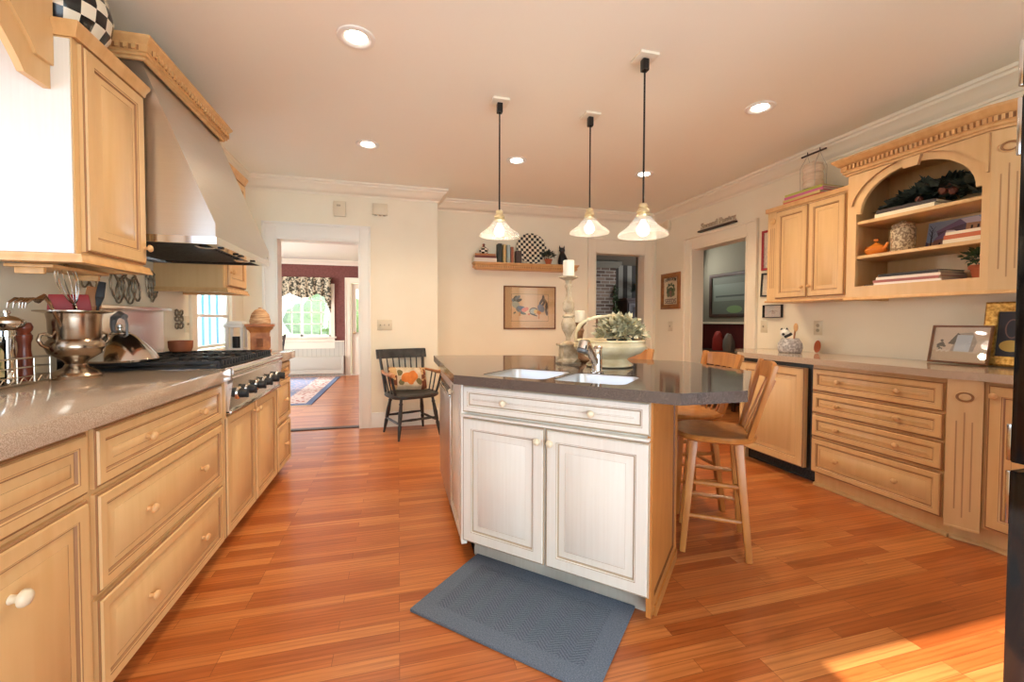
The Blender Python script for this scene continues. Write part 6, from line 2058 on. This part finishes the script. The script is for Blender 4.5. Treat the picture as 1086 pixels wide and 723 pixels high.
def make_stool(label, loc, rz):
    t = thing('counter_stool', label, 'stool', loc, rz, 'wooden stools round the island')
    sh = 0.62
    b = B()
    pts = []
    for i in range(32):
        a = 2 * PI * i / 32
        x = 0.20 * math.copysign(abs(math.cos(a)) ** 0.72, math.cos(a)); y = 0.205 * math.copysign(abs(math.sin(a)) ** 0.72, math.sin(a))
        pts.append((x, y))
    rows = []
    for f, z in ((0.90, sh - 0.036), (0.985, sh - 0.026), (1.0, sh - 0.012), (0.97, sh - 0.001), (0.86, sh), (0.5, sh - 0.010), (0.05, sh - 0.013)):
        rows.append([b.bm.verts.new((x * f, y * f, z)) for x, y in pts])
    for i in range(len(rows) - 1):
        for k in range(32): b.bm.faces.new((rows[i][k], rows[i][(k + 1) % 32], rows[i + 1][(k + 1) % 32], rows[i + 1][k]))
    b.bm.faces.new(rows[0][::-1]); b.bm.faces.new(rows[-1])
    ob('seat', b, 'stoolwood', t, local=True)
    L = {}
    for sx in (-1, 1):
        for sy in (-1, 1):
            p0, p1 = Vector((sx * 0.155, sy * 0.172, 0)), Vector((sx * 0.105, sy * 0.115, sh - 0.035))
            L[sx, sy] = (p0, p1)
            b = B(); b.bar(p0, p1, 0.030, 0.030, bev=0.005, w1=0.042, h1=0.042, up=(1, 0, 0)); ob('leg', b, 'stoolwood', t, local=True)
    at = lambda k, z: L[k][0].lerp(L[k][1], z / (sh - 0.035))
    for a, c, z in (((-1, -1), (1, -1), 0.19), ((-1, -1), (1, -1), 0.36), ((-1, 1), (1, 1), 0.19), ((-1, 1), (1, 1), 0.36), ((1, -1), (1, 1), 0.26), ((-1, -1), (-1, 1), 0.28), ((1, -1), (1, 1), 0.42)):
        p, q = at(a, z), at(c, z)
        b = B(); b.tube([p, p.lerp(q, 0.5), q], [0.010, 0.0135, 0.010], 8); ob('stretcher', b, 'stoolwood', t, local=True)
    for sy in (-1, 1):
        p0, p1 = Vector((-0.150, sy * 0.150, sh - 0.004)), Vector((-0.250, sy * 0.19, 0.995))
        b = B(); b.bar(p0, p1, 0.026, 0.046, bev=0.006, up=(0, 1, 0), w1=0.022, h1=0.05); ob('back_post', b, 'stoolwood', t, local=True)
    b = B()
    N = 10
    rows = []
    for i in range(N + 1):
        y = -0.185 + 0.37 * i / N
        bow = -0.025 * (1 - (y / 0.20) ** 2)
        arch = 0.012 * (1 - (y / 0.2) ** 2)
        rows.append([b.bm.verts.new(v) for v in ((-0.240 + bow, y, 0.905), (-0.224 + bow, y, 0.907), (-0.236 + bow, y, 0.984 + arch), (-0.252 + bow, y, 0.984 + arch))])
    for i in range(N):
        for k in range(4): b.bm.faces.new((rows[i][k], rows[i][(k + 1) % 4], rows[i + 1][(k + 1) % 4], rows[i + 1][k]))
    b.bm.faces.new(rows[0]); b.bm.faces.new(rows[-1][::-1])
    ob('crest_rail', b, 'stoolwood', t, local=True)
    for i in range(4):
        y = -0.084 + 0.056 * i
        b = B(); b.bar((-0.155, y, sh - 0.004), (-0.247 - 0.025 * (1 - (y * 1.2 / 0.2) ** 2), y * 1.2, 0.91), 0.010, 0.012, bev=0.003, w1=0.009, h1=0.018, up=(0, 1, 0)); ob('spindle', b, 'stoolwood', t, local=True)
    return t


st = make_stool('oak counter stool nearest the camera, standing at the front right of the island', (1.66, 1.955, 0), R(144))
dup(st, (1.855, 2.445, 0), R(172), 'oak counter stool at the right side of the island, second from the camera')
dup(st, (1.53, 2.80, 0), R(225), 'oak counter stool behind the island, only its top rail showing past the ceramic bowl')

# ------------------------------------------------------------------ windsor armchair with pillow
CHX, CHY, CHR = 0.135, 4.66, R(-70)
t = thing('windsor_chair', 'black windsor armchair with worn wooden arms against the back wall', 'chair', (CHX, CHY, 0), CHR)
b = B()
rows = []
pts = []
for i in range(36):
    a = 2 * PI * i / 36
    pts.append((0.225 * math.copysign(abs(math.cos(a)) ** 0.6, math.cos(a)), 0.265 * math.copysign(abs(math.sin(a)) ** 0.6, math.sin(a))))
for f, z in ((0.93, 0.405), (1.0, 0.42), (1.0, 0.437), (0.94, 0.447), (0.6, 0.436), (0.05, 0.434)):
    rows.append([b.bm.verts.new((x * f, y * f, z)) for x, y in pts])
for i in range(len(rows) - 1):
    for k in range(36): b.bm.faces.new((rows[i][k], rows[i][(k + 1) % 36], rows[i + 1][(k + 1) % 36], rows[i + 1][k]))
b.bm.faces.new(rows[0][::-1]); b.bm.faces.new(rows[-1])
ob('seat', b, 'chairblack', t, local=True)
Lg = {}
for sx in (-1, 1):
    for sy in (-1, 1):
        p0, p1 = Vector((sx * 0.225, sy * 0.225, 0)), Vector((sx * 0.15, sy * 0.17, 0.41))
        Lg[sx, sy] = (p0, p1)
        q = lambda f: p0.lerp(p1, f)
        b = B(); b.tube([q(0), q(0.12), q(0.34), q(0.38), q(0.42), q(0.6), q(0.84), q(0.87), q(0.9), q(1)], [0.011, 0.014, 0.020, 0.014, 0.019, 0.022, 0.016, 0.021, 0.015, 0.015], 10); ob('leg', b, 'chairblack', t, local=True)
for a, c, z in (((-1, -1), (1, -1), .16), ((-1, 1), (1, 1), .16), ((1, -1), (1, 1), .19), ((-1, -1), (-1, 1), .19)):
    p, q = Lg[a][0].lerp(Lg[a][1], z / .41), Lg[c][0].lerp(Lg[c][1], z / .41)
    b = B(); b.tube([p, p.lerp(q, .3), p.lerp(q, .5), p.lerp(q, .7), q], [0.009, 0.014, 0.012, 0.014, 0.009], 8); ob('stretcher', b, 'chairblack', t, local=True)
for sy in (-1, 1):
    b = B(); b.bar((-0.19, sy * 0.215, 0.435), (-0.30, sy * 0.25, 0.875), 0.026, 0.026, bev=0.005, up=(0, 1, 0)); ob('back_post', b, 'chairblack', t, local=True)
for i in range(6):
    y = -0.15 + 0.06 * i
    b = B(); b.tube([(-0.19, y, 0.435), (-0.245, y * 1.06, 0.62), (-0.295, y * 1.15, 0.82)], [0.008, 0.009, 0.006], 8); ob('spindle', b, 'chairblack', t, local=True)
b = B(); N = 12; rows = []
for i in range(N + 1):
    y = -0.285 + 0.57 * i / N; bow = -0.02 * (1 - (y / 0.285) ** 2)
    rows.append([b.bm.verts.new(v) for v in ((-0.285 + bow, y, 0.79), (-0.268 + bow, y, 0.79), (-0.292 + bow, y, 0.89), (-0.309 + bow, y, 0.89))])
for i in range(N):
    for k in range(4): b.bm.faces.new((rows[i][k], rows[i][(k + 1) % 4], rows[i + 1][(k + 1) % 4], rows[i + 1][k]))
b.bm.faces.new(rows[0]); b.bm.faces.new(rows[-1][::-1])
ob('crest_rail', b, 'chairblack', t, local=True)
for sy in (-1, 1):
    b = B(); b.tube([(-0.245, sy * 0.235, 0.665), (-0.1, sy * 0.265, 0.655), (0.06, sy * 0.275, 0.65), (0.15, sy * 0.275, 0.665), (0.19, sy * 0.272, 0.655), (0.20, sy * 0.27, 0.63)], [0.015, 0.018, 0.022, 0.026, 0.027, 0.016], 10)
    for v in b.bm.verts: v.co.z = 0.655 + (v.co.z - 0.655) * 0.8
    ob('arm', b, 'chairwood', t, local=True, label='worn bare wood arm')
    b = B()
    for x0, x1 in ((-0.06, -0.07), (0.03, 0.03)): b.tube([(x0, sy * 0.225, 0.44), (x1, sy * 0.266, 0.645)], 0.0075, 8)
    b.tube([(0.13, sy * 0.222, 0.44), (0.145, sy * 0.25, 0.54), (0.155, sy * 0.27, 0.645)], [0.012, 0.016, 0.011], 8)
    ob('arm_support', b, 'chairblack', t, local=True)
# pillow leaning against the chair back
b = B()
n1, n2 = 24, 12
hw_, hh_, th_ = 0.205, 0.125, 0.062
rows = []
for i in range(n1 + 1):
    u = -1 + 2 * i / n1
    row = []
    for j in range(n2 + 1):
        v = -1 + 2 * j / n2
        e = max(0, (1 - abs(u) ** 2.6)) ** 0.5 * max(0, (1 - abs(v) ** 2.6)) ** 0.5
        row.append((u * hw_ * (1 - 0.05 * (1 - v * v) * 0), v * hh_ * (1 - 0.07 * (1 - abs(u)) ** 0.5 * 0), th_ * e))
    rows.append(row)
for sgn in (1, -1):
    vs = [[b.bm.verts.new((sgn * p[2], p[0], p[1])) for p in r] for r in rows]
    for i in range(n1):
        for j in range(n2): b.bm.faces.new((vs[i][j], vs[i + 1][j], vs[i + 1][j + 1], vs[i][j + 1]))
bmesh.ops.remove_doubles(b.bm, verts=list(b.bm.verts), dist=0.0004)
pl = ob('throw_pillow', b, 'pillow', None, 'tapestry throw pillow with orange pumpkins on the windsor chair', 'pillow', loc=(0, 0, 0))
pm = Matrix.Translation((CHX, CHY, 0)) @ Matrix.Rotation(CHR, 4, 'Z') @ Matrix.Translation((-0.078, -0.01, 0.582)) @ Matrix.Rotation(R(-24), 4, 'Y') @ Matrix.Rotation(R(-4), 4, 'X')
pl.matrix_world = pm

# ------------------------------------------------------------------ shelf on the recessed back wall
SZ = 1.937
t = thing('wall_shelf', 'maple display shelf with a dentil edge on the back wall', 'shelf', (1.55, Y2, SZ))
b = B()
sx0, sx1, sy_ = 0.955, 2.245, Y2 - 0.115
b.box(sx0, sx1, sy_, Y2 - 0.001, SZ - 0.085, SZ - 0.002, bev=0.0)
b.box(sx0 - 0.055, sx1 + 0.055, sy_ - 0.055, Y2 - 0.001, SZ - 0.014, SZ, bev=0.004)
ob('board', b, 'maple_edge', t)
dentil_crown('shelf_crown', [(sx0, Y2 - .001), (sx0, sy_), (sx1, sy_), (sx1, Y2 - .001)], SZ - 0.0145, t, 0.07, 0.045, gap=0.03, size=0.016)
BK = 'books on the back wall shelf'
for k, (x, w, hgt, col, lab) in enumerate(((1.235, 0.046, 0.235, (58, 60, 48), 'tall dark green upright book on the back wall shelf'), (1.292, 0.034, 0.225, (206, 176, 116), 'tan upright book beside the dark green one'),
                                       (1.345, 0.042, 0.222, (166, 180, 172), 'pale grey green upright book in the middle of the shelf books'), (1.392, 0.034, 0.20, (150, 84, 52), 'red brown upright book just left of the checked platter'))):
    book(lab, (x, Y2 - 0.09, SZ + 0.0004), hgt, 0.12, w, R(90), col, BK, lying=False)
book('short dark brown book standing in front of the checked platter', (1.475, Y2 - 0.13, SZ + 0.0004), 0.152, 0.07, 0.07, R(90), (74, 54, 44), BK, lying=False)
zz = stack(1.05, Y2 - 0.085, SZ + 0.0004, [(0.29, 0.11, 0.05, R(90), 0, 0, (232, 216, 196), 'thick white book at the bottom of the left shelf stack'), (0.27, 0.11, 0.028, R(90), 0, 0, (118, 52, 42), 'dark red book in the left shelf stack'),
                                             (0.26, 0.11, 0.024, R(90), 0, 0, (186, 122, 66), 'tan brown book on top of the left shelf stack')], BK)
t = thing('checked_ornament', 'small round checked ornament with a brown finial on the stacked shelf books', 'ornament', (1.04, Y2 - 0.085, zz))
b = B(); b.lathe([(0.03, 0), (0.05, 0.012), (0.06, 0.04), (0.052, 0.068), (0.025, 0.085), (0.014, 0.088)], n=24); ob('body', b, 'checks', t, local=True)
b = B(); b.lathe([(0.014, 0.0882), (0.02, 0.095), (0.012, 0.102), (0.012, 0.112), (0.022, 0.118), (0, 0.135)], n=14); ob('finial', b, colmat(112, 58, 40), t, local=True)
# checked platter
b = B(); b.lathe([(0.0, 0.0), (0.12, 0.0), (0.19, 0.012), (0.205, 0.022), (0.20, 0.024), (0.12, 0.007), (0, 0.006)], (0, 0, 0), (0, -1, 0), 44)
pl2 = ob('checked_platter', b, 'checkpl', None, 'round black and cream checked platter leaning on the back wall shelf', 'plate', loc=(1.675, Y2 - 0.037, SZ + 0.2045))
pl2.rotation_euler = (R(-9), 0, 0)
t = thing('potted_plant', 'little dark leafy plant in a terracotta pot at the foot of the checked platter', 'plant', (1.88, Y2 - 0.13, SZ + 0.0004))
b = B(); b.lathe([(0.034, 0), (0.046, 0.048), (0.051, 0.048), (0.052, 0.066), (0.045, 0.066), (0, 0.055)], n=20); ob('pot', b, 'terracotta', t, local=True)
b = B(); foliage(b, (0, 0, 0.10), 0.075, 70, 0.06, 8, 0.7, up=-0.3); b.tube([(0, 0, .055), (0, 0, .11)], 0.005)
for v in b.bm.verts: v.co.y = min(v.co.y, 0.055)
ob('leaves', b, 'darkleaf', t, local=True, flat=True)
# black cat figurine, back to the room, looking left
b = B()
sk = [((0, 0, 0.03), .062, .055), ((0, 0, 0.07), .058, .05), ((-0.006, 0, 0.11), .046, .042), ((-0.012, 0, 0.15), .036, .034)]
b.lathe([(0.062, 0.0), (0.072, 0.02), (0.070, 0.05), (0.058, 0.09), (0.044, 0.125), (0.032, 0.152), (0.028, 0.16), (0.036, 0.175), (0.040, 0.195), (0.033, 0.215), (0.015, 0.225), (0, 0.226)], n=26)
for v in b.bm.verts:
    v.co.y *= 0.8
    v.co.x -= 0.02 * min(1, v.co.z / 0.2)
    if v.co.z > 0.165: v.co.x *= 1.0
for s_ in (-1, 1):
    b.lathe([(0.015, 0), (0.010, 0.022), (0, 0.048)], (-0.022 + s_ * 0.025, 0, 0.207), (s_ * 0.22, 0, 1), 8)
b.sphere((-0.052, -0.012, 0.186), 0.016, sc=(1, 1, 0.8), n=10)
for s_ in (-1, 1): b.sphere((-0.03 + 0.02 * s_, -0.05, 0.012), 0.018, sc=(0.9, 1.3, 0.65), n=8)
b.tube([(0.05, -0.02, 0.012), (0.075, -0.035, 0.014), (0.085, -0.02, 0.014), (0.08, 0.01, 0.014)], [0.012, 0.012, 0.010, 0.006], 8)
ob('cat_figurine', b, 'cat', None, 'black seated cat figurine near the right end of the back wall shelf', 'figurine', loc=(2.10, Y2 - 0.10, SZ + 0.0054))


def art_roosters(P, E):
    P([(0, 0), (1, 0), (1, 1), (0, 1)], 0)
    P([(0.0, 0.0), (1, 0.0), (1, 0.012), (0, 0.012)], 7); P([(0.0, 0.988), (1, 0.988), (1, 1), (0, 1)], 7); P([(0, 0), (.008, 0), (.008, 1), (0, 1)], 7); P([(.992, 0), (1, 0), (1, 1), (.992, 1)], 7)
    # left bird: tail plumes, body, hackle, head
    for k, (x, y, a) in enumerate(((0.07, 0.74, 1.9), (0.11, 0.84, 1.3), (0.17, 0.86, 0.9), (0.2, 0.76, 0.6), (0.09, 0.62, 2.1))): E(x, y, 0.10, 0.05, 1 if k % 2 else 2, a)
    E(0.12, 0.6, 0.10, 0.13, 3, 0.3); E(0.26, 0.44, 0.14, 0.12, 2, -0.5); E(0.25, 0.5, 0.09, 0.06, 4, -0.4); E(0.35, 0.42, 0.07, 0.09, 5, -0.6); E(0.42, 0.46, 0.045, 0.06, 5); E(0.3, 0.30, 0.10, 0.045, 1, -0.4)
    P([(0.05, 0.3), (0.10, 0.36), (0.13, 0.32), (0.08, 0.27)], 1); P([(0.2, 0.2), (0.22, 0.35), (0.24, 0.35), (0.25, 0.2)], 6)
    # right bird, bowed low
    for k, (x, y, a) in enumerate(((0.80, 0.72, 1.2), (0.86, 0.84, 1.6), (0.92, 0.74, 2.0), (0.95, 0.55, 1.6), (0.95, 0.35, 1.7), (0.84, 0.6, 1.1))): E(x, y, 0.14, 0.035, 1 if k != 2 else 7, a)
    E(0.80, 0.48, 0.09, 0.15, 2, 0.3); E(0.60, 0.38, 0.12, 0.13, 1); E(0.60, 0.37, 0.10, 0.10, 3); E(0.66, 0.36, 0.06, 0.08, 8); E(0.74, 0.32, 0.06, 0.07, 6); E(0.60, 0.24, 0.12, 0.025, 1, -0.45); E(0.47, 0.26, 0.03, 0.03, 5)
    P([(0.72, 0.1), (0.74, 0.28), (0.76, 0.28), (0.76, 0.1)], 6)


picture('rooster_print', 'framed print of two facing roosters with tan mat on the back wall', 'picture', (1.315, Y2 - .0005, 1.098), (1, 0, 0), UZ, (0, -1, 0), 0.715, 0.563, 0.018, 0.02, 'frame_wood', 'matboard', 0.085, art_roosters,
        [colmat(226, 190, 146), colmat(58, 58, 60), colmat(112, 122, 136), colmat(172, 176, 160), colmat(70, 110, 160), colmat(214, 92, 70), colmat(206, 128, 60), colmat(120, 96, 72), colmat(226, 186, 96)])

# ------------------------------------------------------------------ ceiling lights
cans = [((-0.208, 2.437), 'recessed ceiling light above the left run, nearest the camera'), ((-0.244, 3.866), 'recessed ceiling light in front of the dining doorway'), ((1.072, 3.88), 'recessed ceiling light between the two left pendants'),
        ((2.417, 3.894), 'recessed ceiling light behind the right pendant rod'), ((2.449, 2.484), 'recessed ceiling light at the right, above the drawers')]
CANW = 46
for (x, y), lab in cans:
    t = thing('recessed_light', lab, 'ceiling light', (x, y, ZC), 0, 'recessed ceiling lights')
    b = B(); b.lathe([(0.098, -0.0005), (0.096, -0.006), (0.086, -0.011), (0.07, -0.008), (0.054, -0.001)], (x, y, ZC), n=32, cap=False); ob('trim_ring', b, 'white', t)
    b = B(); b.lathe([(0.054, -0.002), (0.05, -0.005), (0.03, -0.007), (0, -0.008)], (x, y, ZC), n=28); ob('lit_lens', b, 'canlight', t)
    lamp('recessed_lamp', 'SPOT', (x, y, ZC - 0.03), CANW, WARM, aim=(0, 0, -1), spot_size=R(140), spot_blend=0.9, shadow_soft_size=0.06)


def make_pendant(label, x, y, zb, hs, r):
    t = thing('pendant_light', label, 'pendant light', (x, y, ZC), 0, 'glass pendants over the island')
    b = B(); b.box(x - 0.058, x + 0.058, y - 0.058, y + 0.058, ZC - 0.016, ZC - 0.0005, bev=0.004); ob('ceiling_plate', b, 'trim', t)
    b = B(); b.box(x - 0.019, x + 0.019, y - 0.019, y + 0.019, ZC - 0.082, ZC - 0.0165, bev=0.006); ob('socket_cup', b, 'black', t)
    zt = zb + hs
    b = B(); b.tube([(x, y, ZC - 0.08), (x, y, zt + 0.05)], 0.0055, 10); ob('rod', b, 'black', t)
    b = B(); b.lathe([(0.016, zt + 0.072), (0.024, zt + 0.066), (0.026, zt + 0.05), (0.022, zt + 0.046), (0.034, zt + 0.034), (0.036, zt + 0.02), (0.03, zt + 0.015), (0.04, zt + 0.004), (0.038, zt - 0.004), (0.012, zt - 0.006), (0, zt - 0.006)], (x, y, 0), n=24); ob('fitter_cap', b, 'brass', t)
    b = B()
    N = 96
    rows = []
    for q, h in ((0.034, zt), (0.040, zt - 0.004), (r * 0.62, zb + hs * 0.46), (r * 0.96, zb + 0.016), (r, zb + 0.006), (r, zb), (r * 0.972, zb)):
        rows.append([b.bm.verts.new((x + math.cos(2 * PI * k / N) * q * (1 + 0.012 * (k % 2)), y + math.sin(2 * PI * k / N) * q * (1 + 0.012 * (k % 2)), h)) for k in range(N)])
    for i in range(len(rows) - 1):
        for k in range(N): b.bm.faces.new((rows[i][k], rows[i][(k + 1) % N], rows[i + 1][(k + 1) % N], rows[i + 1][k]))
    ob('shade', b, 'shade', t, flat=True)
    b = B(); b.lathe([(0.013, 0.06), (0.016, 0.045), (0.032, 0.022), (0.036, 0.004), (0.030, -0.016), (0.016, -0.028), (0, -0.032)], (x, y, zb + 0.03), n=20); ob('bulb', b, 'bulb', t)
    lamp('pendant_lamp', 'POINT', (x, y, zb - 0.08), 2.8, WARM, shadow_soft_size=0.03)
    return t


make_pendant('left glass pendant over the island, on the shorter rod left of the shelf books', 0.673, 2.875, 1.782, 0.105, 0.134)
make_pendant('middle glass pendant over the island, hanging highest of the three', 1.354, 2.896, 1.845, 0.11, 0.140)
make_pendant('right glass pendant, largest and lowest of the three over the island', 1.354, 2.185, 1.69, 0.112, 0.138)
